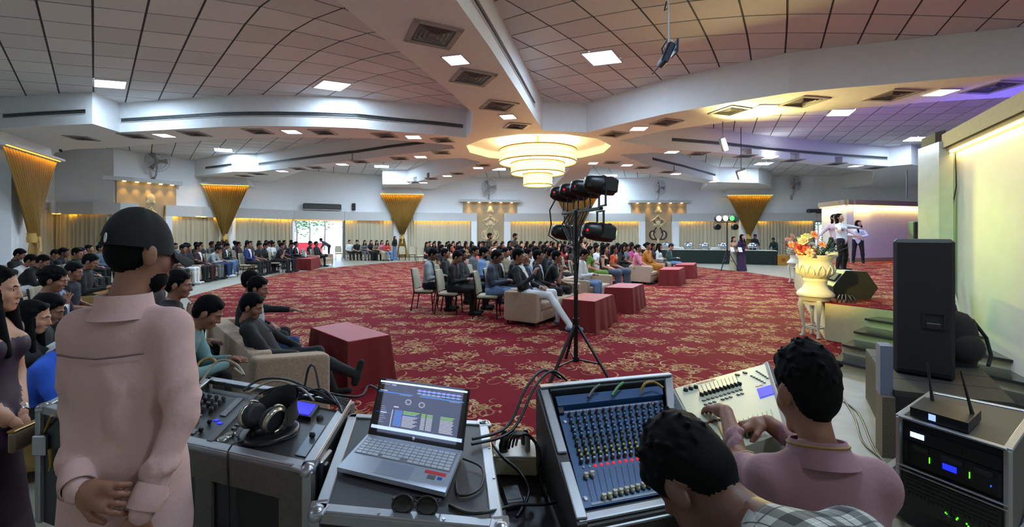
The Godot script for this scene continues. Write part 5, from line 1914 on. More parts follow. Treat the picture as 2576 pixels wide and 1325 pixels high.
# a hand from the wrist w along d; n is out of the back of the hand; s = +1 when the thumb lies along d x n
func hand(out: Dictionary, w: Vector3, d: Vector3, n: Vector3, s: float, curl: float, cell := 0.006, sc := 1.0) -> void:
	d = d.normalized()
	n = (n - d * n.dot(d)).normalized()
	var x := d.cross(n) * s      # towards the thumb
	var mid := w + d * 0.075 * sc
	var f := Field.new(mid - Vector3(0.125, 0.125, 0.125) * sc, mid + Vector3(0.125, 0.125, 0.125) * sc, cell)
	var kn := w + d * 0.085 * sc
	f.cap(w - d * 0.02, w + d * 0.03 * sc, 0.026 * sc, 0.027 * sc, SKIN, 0.01)
	f.cap(w + d * 0.035 * sc + x * 0.014 * sc, kn + x * 0.022 * sc, 0.021 * sc, 0.017 * sc, SKIN, 0.02, n, 0.8)
	f.cap(w + d * 0.035 * sc - x * 0.014 * sc, kn - x * 0.022 * sc, 0.021 * sc, 0.017 * sc, SKIN, 0.02, n, 0.8)
	var lens := [0.072, 0.08, 0.074, 0.058]
	for k in 4:
		var b := kn + x * (0.030 - 0.020 * k) * sc - n * 0.002
		var dir := d + x * (0.10 - 0.07 * k)
		var a := b
		for seg in 3:
			dir = dir.rotated(x.normalized() * s, -curl * (0.55 + 0.25 * seg) * s * -1.0 * -1.0) if false else (dir - n * curl * (0.5 + 0.3 * seg)).normalized()
			var e: Vector3 = a + dir.normalized() * lens[k] * [0.45, 0.32, 0.23][seg] * sc
			f.cap(a, e, (0.0095 - 0.0009 * seg) * sc, (0.009 - 0.0009 * seg) * sc, SKIN, 0.004)
			a = e
	var t0 := w + d * 0.03 * sc + x * 0.026 * sc
	var t1 := t0 + (d * 0.55 + x * 0.75 - n * 0.35).normalized() * 0.042 * sc
	var t2 := t1 + (d * 0.85 + x * 0.3 - n * (0.35 + curl * 0.4)).normalized() * 0.034 * sc
	f.cap(t0 - d * 0.01, t1, 0.015 * sc, 0.0115 * sc, SKIN, 0.012)
	f.cap(t1, t2, 0.0112 * sc, 0.009 * sc, SKIN, 0.005)
	f.nets(out)

# head at c (centre of the skull), b: its axes (x to the person's left, y up, z out of the face)
func head(out: Dictionary, c: Vector3, b: Basis, p: Dictionary, cell := 0.0065) -> void:
	var L := func(x: float, y: float, z: float): return c + b * Vector3(x, y, z)
	var style: String = p.get("hair", "short")
	var long_: bool = style == "long" or style == "side"
	var m := 0.158
	var f := Field.new(c - Vector3(m, 0.20 + (0.24 if long_ else 0.0), m + 0.02), c + Vector3(m, 0.185 + (0.02 if style == "turban" or style == "curly" else 0.0), m), cell)
	f.cap(L.call(0, -0.16, -0.03), L.call(0, -0.05, -0.015), 0.054, 0.05, SKIN, 0.02)
	f.ell(L.call(0, 0.025, -0.012), Vector3(0.074, 0.092, 0.094), b, SKIN, 0.02)
	f.ell(L.call(0, -0.045, 0.03), Vector3(0.056, 0.072, 0.056), b, SKIN, 0.03)
	f.cap(L.call(-0.018, -0.098, 0.06), L.call(0.018, -0.098, 0.06), 0.018, 0.018, SKIN, 0.02)
	f.cap(L.call(0, 0.005, 0.083), L.call(0, -0.035, 0.101), 0.009, 0.0125, SKIN, 0.014)
	for s in [-1.0, 1.0]:
		f.cap(L.call(s * 0.012, 0.02, 0.08), L.call(s * 0.045, 0.018, 0.068), 0.011, 0.01, SKIN, 0.012)
		f.cap(L.call(s * 0.012, -0.037, 0.092), L.call(s * 0.01, -0.037, 0.092), 0.009, 0.009, SKIN, 0.008)
		f.ell(L.call(s * 0.043, -0.03, 0.055), Vector3(0.022, 0.024, 0.02), b, SKIN, 0.02)
		f.ell(L.call(s * 0.083, -0.008, -0.012), Vector3(0.012, 0.034, 0.021), b * Basis(Vector3.UP, s * 0.45), SKIN, 0.006)
	f.cap(L.call(-0.02, -0.066, 0.078), L.call(0.02, -0.066, 0.078), 0.0085, 0.0085, SKIN, 0.008)
	f.cap(L.call(-0.016, -0.08, 0.076), L.call(0.016, -0.08, 0.076), 0.0095, 0.0095, SKIN, 0.008)
	var k := 0.006
	if style == "cap": f.ell(L.call(0, 0.0, -0.042), Vector3(0.0745, 0.068, 0.069), b, HAIR, 0.003)
	if style != "bald" and style != "cap":
		var up: float = p.get("volume", 0.0)
		f.ell(L.call(0, 0.052 + up * 0.3, -0.028), Vector3(0.083 + up * 0.6, 0.086 + up, 0.096 + up * 0.6), b, HAIR, k)
		f.ell(L.call(0, 0.005, -0.062), Vector3(0.071 + up * 0.5, 0.078, 0.058), b, HAIR, 0.02)
		f.cap(L.call(-0.035, 0.092, 0.048), L.call(0.04, 0.094, 0.046), 0.019 + up * 0.4, 0.018 + up * 0.4, HAIR, 0.02)
		for s in [-1.0, 1.0]: f.cap(L.call(s * 0.068, 0.055, 0.02), L.call(s * 0.072, 0.0, 0.008), 0.017, 0.008, HAIR, 0.012)
		if p.get("tufts", 0) > 0:
			var r2 := RandomNumberGenerator.new()
			r2.seed = 9
			for i in p.tufts:
				var q := Vector3(r2.randfn(0, 1), r2.randfn(0.35, 0.8), r2.randfn(-0.45, 0.9)).normalized()
				if q.y < -0.35 or (q.z > 0.5 and q.y < 0.45): continue
				var s0: Vector3 = L.call(q.x * (0.078 + up * 0.6), 0.05 + up * 0.3 + q.y * (0.081 + up), -0.028 + q.z * (0.09 + up * 0.6))
				f.cap(s0, s0 + b * (Vector3(r2.randf_range(-0.3, 0.5), 0.25 - 0.9 * (1.0 - q.y) * 0.5, r2.randf_range(-0.3, 0.5)).normalized() * 0.014 + q * 0.003), 0.0095, 0.005, HAIR, 0.006)
		if style == "curly":
			var r := RandomNumberGenerator.new()
			r.seed = 3
			for i in 46:
				var q := Vector3(r.randfn(0, 1), absf(r.randfn(0, 1)) + 0.1, r.randfn(-0.5, 1)).normalized()
				f.ell(L.call(q.x * 0.093, 0.04 + q.y * 0.105, -0.03 + q.z * 0.10), Vector3(0.023, 0.023, 0.023), b, HAIR, 0.01)
		if long_:
			for s in [-1.0, 1.0]:
				var zz := 0.03 if style == "side" else -0.05
				f.cap(L.call(s * 0.068, 0.05, -0.015), L.call(s * 0.083, -0.12, zz), 0.03, 0.032, HAIR, 0.02)
				f.cap(L.call(s * 0.083, -0.12, zz), L.call(s * 0.09, -0.34, 0.10 if style == "side" else -0.10), 0.034, 0.024, HAIR, 0.02)
			f.cap(L.call(0, 0.0, -0.08), L.call(0, -0.2, -0.085), 0.07, 0.075, HAIR, 0.03, b.z, 0.6)
			f.cap(L.call(0, -0.2, -0.095), L.call(0, -0.38, -0.135), 0.075, 0.05, HAIR, 0.03, b.z, 0.5)
		if style == "bun": f.ell(L.call(0, 0.03, -0.135), Vector3(0.05, 0.05, 0.042), b, HAIR, 0.015)
		if style == "turban":
			f.ell(L.call(0, 0.085, -0.02), Vector3(0.105, 0.095, 0.118), b, HAIR, 0.02)
	if p.get("beard", false):
		f.ell(L.call(0, -0.075, 0.035), Vector3(0.058, 0.05, 0.052), b, HAIR, 0.004)
		f.cap(L.call(-0.022, -0.055, 0.083), L.call(0.022, -0.055, 0.083), 0.0075, 0.0075, HAIR, 0.004)
	elif p.get("moustache", false):
		f.cap(L.call(-0.024, -0.056, 0.084), L.call(0.024, -0.056, 0.084), 0.009, 0.009, HAIR, 0.004)
	# face stays clear of hair
	var face := func(l: int, q: Vector3):
		var v: Vector3 = b.inverse() * (q - c)
		if l == HAIR and v.z > 0.052 and v.y < 0.062 and v.y > -0.045 and absf(v.x) < 0.062: return SKIN
		return l
	f.nets(out, face)
	# eyes, brows, lips as their own small pieces
	if not out.has(20): out[20] = G.new()
	if not out.has(21): out[21] = G.new()
	if not out.has(22): out[22] = G.new()
	for s in [-1.0, 1.0]:
		out[22].ell(L.call(s * 0.031, 0.001, 0.0705), Vector3(0.0135, 0.0062, 0.009), b, 8, 6)
		out[20].ell(L.call(s * 0.032, 0.001, 0.0755), Vector3(0.0062, 0.0062, 0.005), b, 8, 6)
		out[20].tube([L.call(s * 0.013, 0.021, 0.0905), L.call(s * 0.03, 0.026, 0.085), L.call(s * 0.05, 0.018, 0.071)], [0.0035, 0.0048, 0.0025], 5)
	out[21].tube([L.call(-0.024, -0.073, 0.078), L.call(-0.008, -0.071, 0.0855), L.call(0.008, -0.071, 0.0855), L.call(0.024, -0.073, 0.078)], [0.003, 0.0075, 0.0075, 0.003], 6)

# whole figure from a pose; joints are given in the figure's own axes (it faces +z, +x is its own left)
func figure(p: Dictionary) -> Dictionary:
	var cell: float = p.get("cell", 0.0195)
	var out := {}
	var hip: Vector3 = p.hip
	var lean: float = p.get("lean", 0.0)
	var sway: float = p.get("sway", 0.0)
	var turn := Basis(Vector3.UP, p.get("twist", 0.0))
	var t := (Basis(Vector3.RIGHT, lean) * Basis(Vector3.BACK, sway)) * Vector3.UP
	var xa := turn * Vector3.RIGHT
	var za := xa.cross(t).normalized()
	var w: float = p.get("wide", 1.0)
	var chest := hip + t * 0.29
	var neck := hip + t * 0.485
	var hb := Basis.from_euler(Vector3(p.get("pitch", 0.0) + lean * 0.3, p.get("yaw", 0.0) + p.get("twist", 0.0), p.get("roll", 0.0)))
	var hc := neck + t * 0.06 + hb * Vector3(0, 0.125, 0.03)
	var sh := [neck - t * 0.055 + xa * 0.165 * w, neck - t * 0.055 - xa * 0.165 * w]
	var hp := [hip + xa * 0.085, hip - xa * 0.085]
	var el: Array = p.el
	var wr: Array = p.wr
	var kn: Array = p.kn
	var an: Array = p.an
	var lo := hip
	var hi := hc
	for q in el + wr + kn + an + [hc, hip, chest]:
		lo = lo.min(q); hi = hi.max(q)
	var gx := 0.3 if p.get("skirt", "") == "gown" else 0.2
	var f := Field.new(lo - Vector3(gx, 0.14, gx), hi + Vector3(gx, 0.02 if lean < 0.6 else 0.2, gx + 0.03), cell)
	var longs: bool = p.get("sleeve", "long") == "long"
	var bare: bool = p.get("sleeve", "long") == "none"
	var th: float = p.get("thick", 1.0)
	# trunk
	f.cap(hip + t * 0.02, hip + t * 0.12, 0.155 * th * w, 0.145 * th * w, TOP if p.get("untucked", true) else LEGS, 0.05, za, 0.74)
	if p.get("tails", 0.0) > 0.0: f.cap(hip + t * 0.04, hip - Vector3(0, p.tails, 0), 0.178 * th * w, 0.205 * th * w, TOP, 0.04, za, 0.84)
	f.cap(hip + t * 0.12, chest, 0.142 * th * w, 0.158 * th * w, TOP, 0.05, za, 0.70)
	f.cap(chest, neck - t * 0.09, 0.162 * th * w, 0.135 * w, TOP, 0.05, za, 0.66)
	f.cap(sh[0] - xa * 0.01, sh[1] + xa * 0.01, 0.062, 0.062, TOP, 0.06)
	f.cap(neck - t * 0.06, neck + t * 0.0, 0.085, 0.06, TOP, 0.04)
	f.cap(neck - t * 0.02, neck + t * 0.05, 0.055, 0.052, SKIN, 0.015)
	if p.get("female", false):
		for s in [-1.0, 1.0]: f.ell(chest + t * 0.06 + za * 0.085 + xa * s * 0.075, Vector3(0.07, 0.075, 0.06), Basis(xa, t, za), TOP, 0.04)
	# arms
	for k in 2:
		var mid: Vector3 = sh[k].lerp(el[k], 0.6)
		var ex := 0.006 if longs else 0.0
		if bare: f.cap(sh[k], el[k], 0.05, 0.039, SKIN, 0.03)
		else:
			f.cap(sh[k], mid, 0.06, 0.052 + ex, TOP, 0.04)
			f.cap(mid, el[k], 0.048 + ex, 0.043 + ex, TOP if longs else SKIN, 0.02)
		f.cap(el[k], wr[k], 0.042 + ex, 0.030 + ex, TOP if longs else SKIN, 0.02)
	if p.get("folds", 0) > 0:
		var r := RandomNumberGenerator.new()
		r.seed = 17
		for k in 2:
			for n in p.folds:
				var up_: bool = n % 2 == 0
				var a0: Vector3 = sh[k] if up_ else el[k]
				var b0: Vector3 = el[k] if up_ else wr[k]
				var d0 := (b0 - a0).normalized()
				var s0 := r.randf_range(0.15, 0.8)
				var an0 := r.randf() * TAU
				var u0 := d0.cross(Vector3(0.3, 0.2, 0.9)).normalized()
				var v0 := d0.cross(u0)
				var rad := 0.050 if up_ else 0.042
				var pts := []
				for i in 4:
					var aa := an0 + i * 0.55
					pts.append(a0.lerp(b0, s0 + 0.06 * i) + (u0 * cos(aa) + v0 * sin(aa)) * rad)
				for i in 3: f.cap(pts[i], pts[i + 1], 0.012, 0.012 if i < 2 else 0.006, TOP, 0.014)
		for n in p.folds:
			var x0 := r.randf_range(-0.13, 0.13)
			var y0 := r.randf_range(0.0, 0.22)
			var sg := -1.0 if n % 3 else 1.0
			var q0 := hip + t * y0 + xa * x0 + za * sg * 0.118 * sqrt(maxf(0.1, 1.0 - pow(x0 / 0.17, 2)))
			f.cap(q0, q0 + t * r.randf_range(0.08, 0.16) + xa * r.randf_range(-0.05, 0.05), 0.012, 0.006, TOP, 0.02)
	# legs
	if p.get("skirt", "") == "seated":
		for k in 2:
			f.cap(hp[k], kn[k], 0.105, 0.085, LEGS, 0.06)
			f.cap(kn[k], an[k] + Vector3(0, 0.03, 0), 0.088, 0.10, LEGS, 0.10)
		f.cap((kn[0] + kn[1]) * 0.5, (an[0] + an[1]) * 0.5 + Vector3(0, 0.03, 0), 0.08, 0.11, LEGS, 0.06)
	elif p.get("skirt", "") == "gown":
		f.cap(hip, Vector3(hip.x, 0.45, hip.z), 0.15, 0.17, LEGS, 0.06, Vector3.BACK, 0.8)
		f.cap(Vector3(hip.x, 0.5, hip.z), Vector3(hip.x, 0.06, hip.z), 0.165, 0.24, LEGS, 0.04, Vector3.BACK, 0.85)
	else:
		for k in 2:
			f.cap(hp[k], kn[k], 0.092 * th, 0.062 * th, LEGS, 0.05)
			f.cap(kn[k], kn[k].lerp(an[k], 0.35), 0.06 * th, 0.06 * th, LEGS, 0.02)
			f.cap(kn[k].lerp(an[k], 0.3), an[k], 0.06 * th, 0.048, LEGS, 0.02)
	for k in 2:
		if p.get("skirt", "") == "gown": continue
		var dirv: Vector3 = p.toe[k] if p.has("toe") else Vector3(0, 0, 1)
		var toe: Vector3 = an[k] + dirv * 0.17 + Vector3(0, -0.035, 0)
		f.cap(an[k] + Vector3(0, -0.035, 0) - dirv * 0.05, toe, 0.042, 0.036, SHOE, 0.02)
		f.cap(an[k] + Vector3(0, 0.0, 0), an[k] + Vector3(0, -0.03, 0), 0.044, 0.045, SHOE, 0.02)
	var jacket: bool = p.get("jacket", false)
	var rl := func(l: int, q: Vector3):
		if l == TOP and jacket:
			var v := q - hip
			var y := v.dot(t)
			if v.dot(za) > 0.03 and absf(v.dot(xa)) < clampf(0.02 + (y - 0.12) * 0.19, 0.0, 0.085) and y > 0.12 and y < 0.5: return INNER
		if p.get("neckline", false) and l == TOP:
			var v2 := q - hip
			if v2.dot(t) > 0.395 and absf(v2.dot(xa)) < 0.16: return SKIN
		return l
	f.nets(out, rl)
	head(out, hc, hb, p, p.get("hcell", 0.008))
	for k in 2:
		var d: Vector3 = p.hd[k] if p.has("hd") else (wr[k] - el[k])
		var bn: Vector3 = p.hn[k] if p.has("hn") else Vector3(0, 1, 0.1)
		hand(out, wr[k] + d.normalized() * 0.012, d, bn, 1.0 if k == 0 else -1.0, p.get("curl", 0.35), p.get("hand_cell", 0.0085))
	var res := {}
	for l in out: res[l] = out[l].mesh()
	return res

const PART := {1: "body", 2: "shirt", 3: "trousers", 4: "shoes", 5: "hair", 6: "inner_shirt", 20: "eyes", 21: "lips", 22: "eye_whites"}
func person(proto: Dictionary, at: Vector3, yaw: float, c: Dictionary, label: String, group := "", sc := 1.0, fine := false, slim := 1.0) -> Node3D:
	var t := thing("person", label, "person", at, yaw, group)
	t.scale = Vector3(sc, sc, sc)
	if slim != 1.0: t.scale = Vector3(sc * slim, sc, sc * slim)
	for l in [1, 5, 2, 6, 3, 4, 22, 20, 21]:
		if not proto.has(l) or proto[l].get_surface_count() == 0: continue
		if l >= 20 and not fine: continue
		var m: Material
		match l:
			1: m = skin_mat(c.get("skin", 1))
			5: m = mat("hair_black", Color(0.012, 0.011, 0.011), 0.8, 0.0, 0.25) if not c.has("hair") else cloth_mat(c.hair)
			2: m = cloth_mat(c.get("top", Color(0.03, 0.03, 0.04)))
			6: m = cloth_mat(c.get("inner", c.get("top", Color(0.7, 0.7, 0.7))))
			3: m = cloth_mat(c.get("legs", Color(0.03, 0.03, 0.04)))
			4: m = cloth_mat(c.get("shoes", Color(0.03, 0.03, 0.03)))
			20: m = mat("eye_dark", Color(0.015, 0.012, 0.012), 0.25)
			21: m = mat("lip_%d" % c.get("skin", 1), [Color(0.50, 0.24, 0.21), Color(0.34, 0.16, 0.14), Color(0.24, 0.12, 0.10)][c.get("skin", 1)], 0.5)
			22: m = mat("eye_white", Color(0.62, 0.59, 0.56), 0.3)
		var nm: String = PART[l]
		if l == 2: nm = c.get("top_name", "shirt")
		if l == 3: nm = c.get("legs_name", "trousers")
		obj(nm, proto[l], m, t)
	return t
func skin_mat(k: int) -> Material:
	var m := mat("skin_%d" % k, [Color(0.68, 0.48, 0.38), Color(0.50, 0.325, 0.245), Color(0.36, 0.22, 0.16)][k], 0.55)
	m.subsurf_scatter_enabled = false
	return m
func cloth_mat(c: Color) -> Material:
	return mat("cloth_%s" % c.to_html(false), c, 0.85)

# ---------- poses and the audience ----------
var protos := {}
const V := Vector3.ZERO
func pal(n: String) -> Color:
	return {
		"black": Color(0.022, 0.022, 0.026), "charcoal": Color(0.06, 0.06, 0.065), "navy": Color(0.025, 0.04, 0.11), "blue": Color(0.06, 0.12, 0.33), "bright blue": Color(0.15, 0.33, 0.75), "denim": Color(0.12, 0.2, 0.36), "pale denim": Color(0.40, 0.50, 0.65),
		"maroon": Color(0.17, 0.035, 0.05), "red": Color(0.55, 0.08, 0.08), "white": Color(0.78, 0.78, 0.78), "grey": Color(0.36, 0.37, 0.38), "pale grey": Color(0.52, 0.55, 0.55), "slate": Color(0.24, 0.27, 0.33), "olive": Color(0.09, 0.10, 0.06),
		"teal": Color(0.12, 0.24, 0.25), "pale teal": Color(0.40, 0.52, 0.52), "pink": Color(0.72, 0.42, 0.48), "magenta": Color(0.68, 0.22, 0.45), "mustard": Color(0.62, 0.38, 0.08), "orange": Color(0.72, 0.28, 0.12), "cream": Color(0.62, 0.56, 0.44), "brown": Color(0.22, 0.13, 0.08),
		"purple": Color(0.15, 0.05, 0.22), "lime": Color(0.30, 0.42, 0.06), "green": Color(0.02, 0.09, 0.06), "beige": Color(0.5, 0.43, 0.33), "salmon": Color(0.72, 0.25, 0.22)}[n]

func make_proto(key: String, a: Dictionary, b: Dictionary, c: Dictionary) -> void:
	var p := {}
	p.merge(a); p.merge(b, true); p.merge(c, true)
	protos[key] = figure(p)

func build_protos() -> void:
	var seat := {"hip": Vector3(0, 0.545, -0.04), "kn": [Vector3(0.12, 0.53, 0.40), Vector3(-0.12, 0.53, 0.40)], "an": [Vector3(0.12, 0.09, 0.40), Vector3(-0.12, 0.09, 0.42)]}
	var lapa := {"el": [Vector3(0.25, 0.71, 0.0), Vector3(-0.25, 0.71, 0.0)], "wr": [Vector3(0.09, 0.64, 0.22), Vector3(-0.09, 0.65, 0.2)]}
	make_proto("lap", seat, lapa, {"lean": -0.06, "jacket": true, "yaw": 0.15, "volume": 0.004})
	make_proto("lap2", seat, lapa, {"lean": 0.08, "yaw": -0.25, "pitch": 0.12, "volume": 0.012, "sleeve": "short"})
	make_proto("fwd", seat, {"el": [Vector3(0.19, 0.66, 0.27), Vector3(-0.19, 0.66, 0.27)], "wr": [Vector3(0.05, 0.70, 0.46), Vector3(-0.05, 0.68, 0.46)]}, {"lean": 0.55, "pitch": 0.35, "volume": 0.006, "jacket": true})
	make_proto("folded", seat, {"el": [Vector3(0.26, 0.73, -0.04), Vector3(-0.26, 0.73, -0.04)], "wr": [Vector3(-0.01, 0.79, 0.11), Vector3(0.02, 0.75, 0.14)]}, {"lean": -0.2, "pitch": 0.1, "volume": 0.002})
	make_proto("chin", seat, {"el": [Vector3(0.24, 0.69, 0.13), Vector3(-0.17, 0.66, 0.22)], "wr": [Vector3(0.08, 0.62, 0.34), Vector3(-0.06, 0.88, 0.26)], "hd": [Vector3(-0.1, 0.0, 1), Vector3(0.3, 0.9, 0.1)]}, {"lean": 0.3, "pitch": 0.05, "sleeve": "short", "volume": 0.008, "curl": 0.7})
	make_proto("cross", {"hip": Vector3(0, 0.545, -0.04), "kn": [Vector3(0.24, 0.57, 0.36), Vector3(-0.12, 0.53, 0.40)], "an": [Vector3(-0.12, 0.64, 0.46), Vector3(-0.12, 0.09, 0.42)], "toe": [Vector3(-0.8, 0.1, 0.5), Vector3(0, 0, 1)]}, lapa, {"lean": -0.12, "yaw": 0.2, "volume": 0.004})
	make_proto("slouch", {"hip": Vector3(0, 0.53, 0.02), "kn": [Vector3(0.1, 0.56, 0.46), Vector3(-0.12, 0.54, 0.46)], "an": [Vector3(0.10, 0.10, 0.56), Vector3(-0.28, 0.10, 0.86)]}, {"el": [Vector3(0.26, 0.70, 0.0), Vector3(-0.30, 0.69, 0.02)], "wr": [Vector3(0.08, 0.66, 0.22), Vector3(-0.14, 0.86, 0.2)], "hd": [Vector3(-0.2, -0.1, 0.5), Vector3(0.2, 0.8, 0.2)]}, {"lean": -0.34, "yaw": 0.1, "pitch": 0.2, "jacket": true, "volume": 0.01, "curl": 0.8, "cell": 0.0155})
	make_proto("lounge", {"hip": Vector3(0, 0.52, 0.0), "kn": [Vector3(0.1, 0.56, 0.44), Vector3(-0.12, 0.56, 0.44)], "an": [Vector3(0.10, 0.12, 0.60), Vector3(-0.16, 0.34, 0.86)], "toe": [Vector3(0, 0, 1), Vector3(0.1, 0.95, 0.3)]}, {"el": [Vector3(0.30, 0.68, 0.05), Vector3(-0.28, 0.68, 0.02)], "wr": [Vector3(0.14, 0.62, 0.24), Vector3(-0.12, 0.62, 0.22)]}, {"lean": -0.46, "yaw": -0.2, "pitch": 0.45, "volume": 0.012, "cell": 0.0155, "thick": 1.1})
	make_proto("reach", seat, {"el": [Vector3(0.24, 0.72, 0.0), Vector3(-0.24, 0.90, 0.22)], "wr": [Vector3(0.1, 0.64, 0.22), Vector3(-0.28, 0.88, 0.48)]}, {"lean": 0.1, "volume": 0.01, "yaw": -0.2})
	make_proto("phone", seat, {"el": [Vector3(0.22, 0.70, 0.05), Vector3(-0.22, 0.70, 0.05)], "wr": [Vector3(0.06, 0.74, 0.27), Vector3(-0.06, 0.73, 0.27)]}, {"lean": 0.06, "pitch": 0.4, "volume": 0.006, "jacket": true, "curl": 0.6})
	make_proto("armsup", seat, {"el": [Vector3(0.40, 1.10, 0.0), Vector3(-0.40, 1.10, 0.0)], "wr": [Vector3(0.13, 1.12, -0.12), Vector3(-0.13, 1.12, -0.12)]}, {"lean": -0.1, "volume": 0.008})
	make_proto("lookup", seat, lapa, {"lean": -0.15, "pitch": -0.55, "jacket": true, "volume": 0.006})
	make_proto("woman_lap", seat, lapa, {"lean": 0.0, "female": true, "hair": "long", "skirt": "seated", "hcell": 0.009, "sleeve": "short", "wide": 0.9, "pitch": 0.1})
	make_proto("woman_cheek", seat, {"el": [Vector3(0.23, 0.70, 0.1), Vector3(-0.18, 0.70, 0.16)], "wr": [Vector3(0.08, 0.63, 0.3), Vector3(-0.07, 0.93, 0.16)], "hd": [Vector3(-0.1, 0.0, 1), Vector3(0.2, 0.9, -0.1)]}, {"lean": 0.12, "female": true, "hair": "bun", "skirt": "seated", "hcell": 0.009, "wide": 0.95, "thick": 1.12})
	make_proto("woman_bare", seat, lapa, {"lean": 0.03, "female": true, "hair": "long", "skirt": "seated", "hcell": 0.009, "sleeve": "none", "wide": 0.88, "yaw": 0.3, "neckline": true})
	make_proto("woman_trousers", seat, {"el": [Vector3(0.24, 0.73, 0.0), Vector3(-0.24, 0.73, 0.0)], "wr": [Vector3(0.02, 0.74, 0.2), Vector3(-0.04, 0.70, 0.22)]}, {"lean": 0.05, "female": true, "hair": "side", "wide": 0.88, "pitch": 0.2})
	var stand := {"hip": Vector3(0, 0.92, 0), "kn": [Vector3(0.1, 0.5, 0.02), Vector3(-0.1, 0.5, 0.02)], "an": [Vector3(0.11, 0.09, -0.01), Vector3(-0.11, 0.09, -0.01)], "untucked": true}
	make_proto("stand_camera", stand, {"el": [Vector3(0.26, 1.10, 0.03), Vector3(-0.26, 1.10, 0.03)], "wr": [Vector3(0.07, 1.16, 0.26), Vector3(-0.07, 1.15, 0.26)]}, {"pitch": 0.15, "beard": true, "volume": 0.004, "sleeve": "short"})
	make_proto("stand_gown", stand, {"el": [Vector3(0.21, 1.09, -0.02), Vector3(-0.21, 1.09, -0.02)], "wr": [Vector3(0.04, 1.02, 0.2), Vector3(-0.04, 1.02, 0.2)]}, {"female": true, "hair": "long", "skirt": "gown", "hcell": 0.0095, "wide": 0.86, "sleeve": "none", "neckline": true})
	make_proto("stand_gown2", stand, {"el": [Vector3(0.21, 1.09, -0.02), Vector3(-0.21, 1.09, -0.02)], "wr": [Vector3(0.04, 1.02, 0.2), Vector3(-0.04, 1.02, 0.2)]}, {"female": true, "hair": "side", "skirt": "gown", "hcell": 0.0095, "wide": 0.88, "sleeve": "long"})
	make_proto("stand_photo", stand, {"el": [Vector3(0.2, 1.18, 0.2), Vector3(-0.2, 1.18, 0.2)], "wr": [Vector3(0.05, 1.42, 0.27), Vector3(-0.05, 1.42, 0.27)]}, {"female": true, "hair": "long", "skirt": "gown", "hcell": 0.0095, "wide": 0.86, "sleeve": "none", "neckline": true})
	make_proto("stand_lean", stand, {"el": [Vector3(0.24, 1.06, 0.2), Vector3(-0.24, 1.06, 0.2)], "wr": [Vector3(0.14, 0.96, 0.42), Vector3(-0.14, 0.96, 0.42)]}, {"lean": 0.3, "pitch": 0.3})
	make_proto("stoop", stand, {"el": [Vector3(0.22, 0.98, 0.40), Vector3(-0.22, 0.96, 0.38)], "wr": [Vector3(0.2, 0.76, 0.55), Vector3(-0.2, 0.74, 0.50)]}, {"lean": 0.95, "pitch": 0.2, "sleeve": "short"})
	var dance := {"hip": Vector3(0, 0.90, 0), "kn": [Vector3(0.13, 0.49, 0.04), Vector3(-0.12, 0.49, 0.0)], "an": [Vector3(0.16, 0.09, -0.02), Vector3(-0.14, 0.09, -0.06)]}
	make_proto("dance_out", dance, {"el": [Vector3(0.40, 1.30, 0.10), Vector3(-0.38, 1.26, 0.12)], "wr": [Vector3(0.64, 1.27, 0.16), Vector3(-0.6, 1.2, 0.2)]}, {"female": true, "hair": "long", "wide": 0.9, "lean": -0.12, "pitch": -0.15, "curl": 0.15, "thick": 1.05})
	make_proto("dance_back", dance, {"el": [Vector3(0.33, 1.16, 0.02), Vector3(-0.33, 1.14, 0.1)], "wr": [Vector3(0.5, 1.0, 0.16), Vector3(-0.45, 1.0, 0.22)]}, {"female": true, "hair": "long", "wide": 0.9, "lean": -0.2, "pitch": -0.3, "yaw": 0.5, "curl": 0.2, "thick": 1.05})
	make_proto("dance_fold", dance, {"el": [Vector3(0.28, 1.10, 0.05), Vector3(-0.28, 1.12, 0.05)], "wr": [Vector3(0.04, 1.04, 0.2), Vector3(-0.05, 1.10, 0.2)]}, {"female": true, "hair": "side", "wide": 0.92, "yaw": 0.7, "thick": 1.05})
	make_proto("turban", seat, lapa, {"lean": 0.05, "pitch": 0.1, "hair": "turban", "beard": true})
	make_proto("curly", seat, {"el": [Vector3(0.24, 0.70, 0.1), Vector3(-0.19, 0.70, 0.2)], "wr": [Vector3(0.08, 0.63, 0.3), Vector3(-0.04, 0.91, 0.22)], "hd": [Vector3(-0.1, 0.0, 1), Vector3(0.3, 0.9, 0.1)]}, {"lean": 0.22, "pitch": 0.15, "hair": "curly", "volume": 0.02, "jacket": true, "hcell": 0.006, "curl": 0.6})

func seated(key: String, px: float, d: float, yaw: float, c: Dictionary, label: String, group := "", with_chair := true, sc := 1.0, y := 0.0) -> void:
	var p := Vector2((px - 1288.0) / F * d, d)
	var cc := {"skin": c.get("skin", 1)}
	for k in ["top", "inner", "legs", "shoes", "hair"]:
		if c.has(k): cc[k] = pal(c[k]) if c[k] is String else c[k]
	for k in ["top_name", "legs_name"]:
		if c.has(k): cc[k] = c[k]
	if key.begins_with("woman"):
		cc["top_name"] = "blouse"
		if key != "woman_trousers": cc["legs_name"] = "skirt"
	person(protos[key], xd(p.x, y, p.y), deg_to_rad(yaw), cc, label, group, sc, d < 12.0)
	if with_chair:
		var f := Vector2(sin(deg_to_rad(yaw)), -cos(deg_to_rad(yaw)))
		var q := p - f * 0.1
		chair(q, deg_to_rad(yaw), "cream banquet chair under %s" % label.get_slice(" on ", 0).get_slice(" beside ", 0).get_slice(" below ", 0).get_slice(" before ", 0).get_slice(" among ", 0), "occupied banquet chairs")

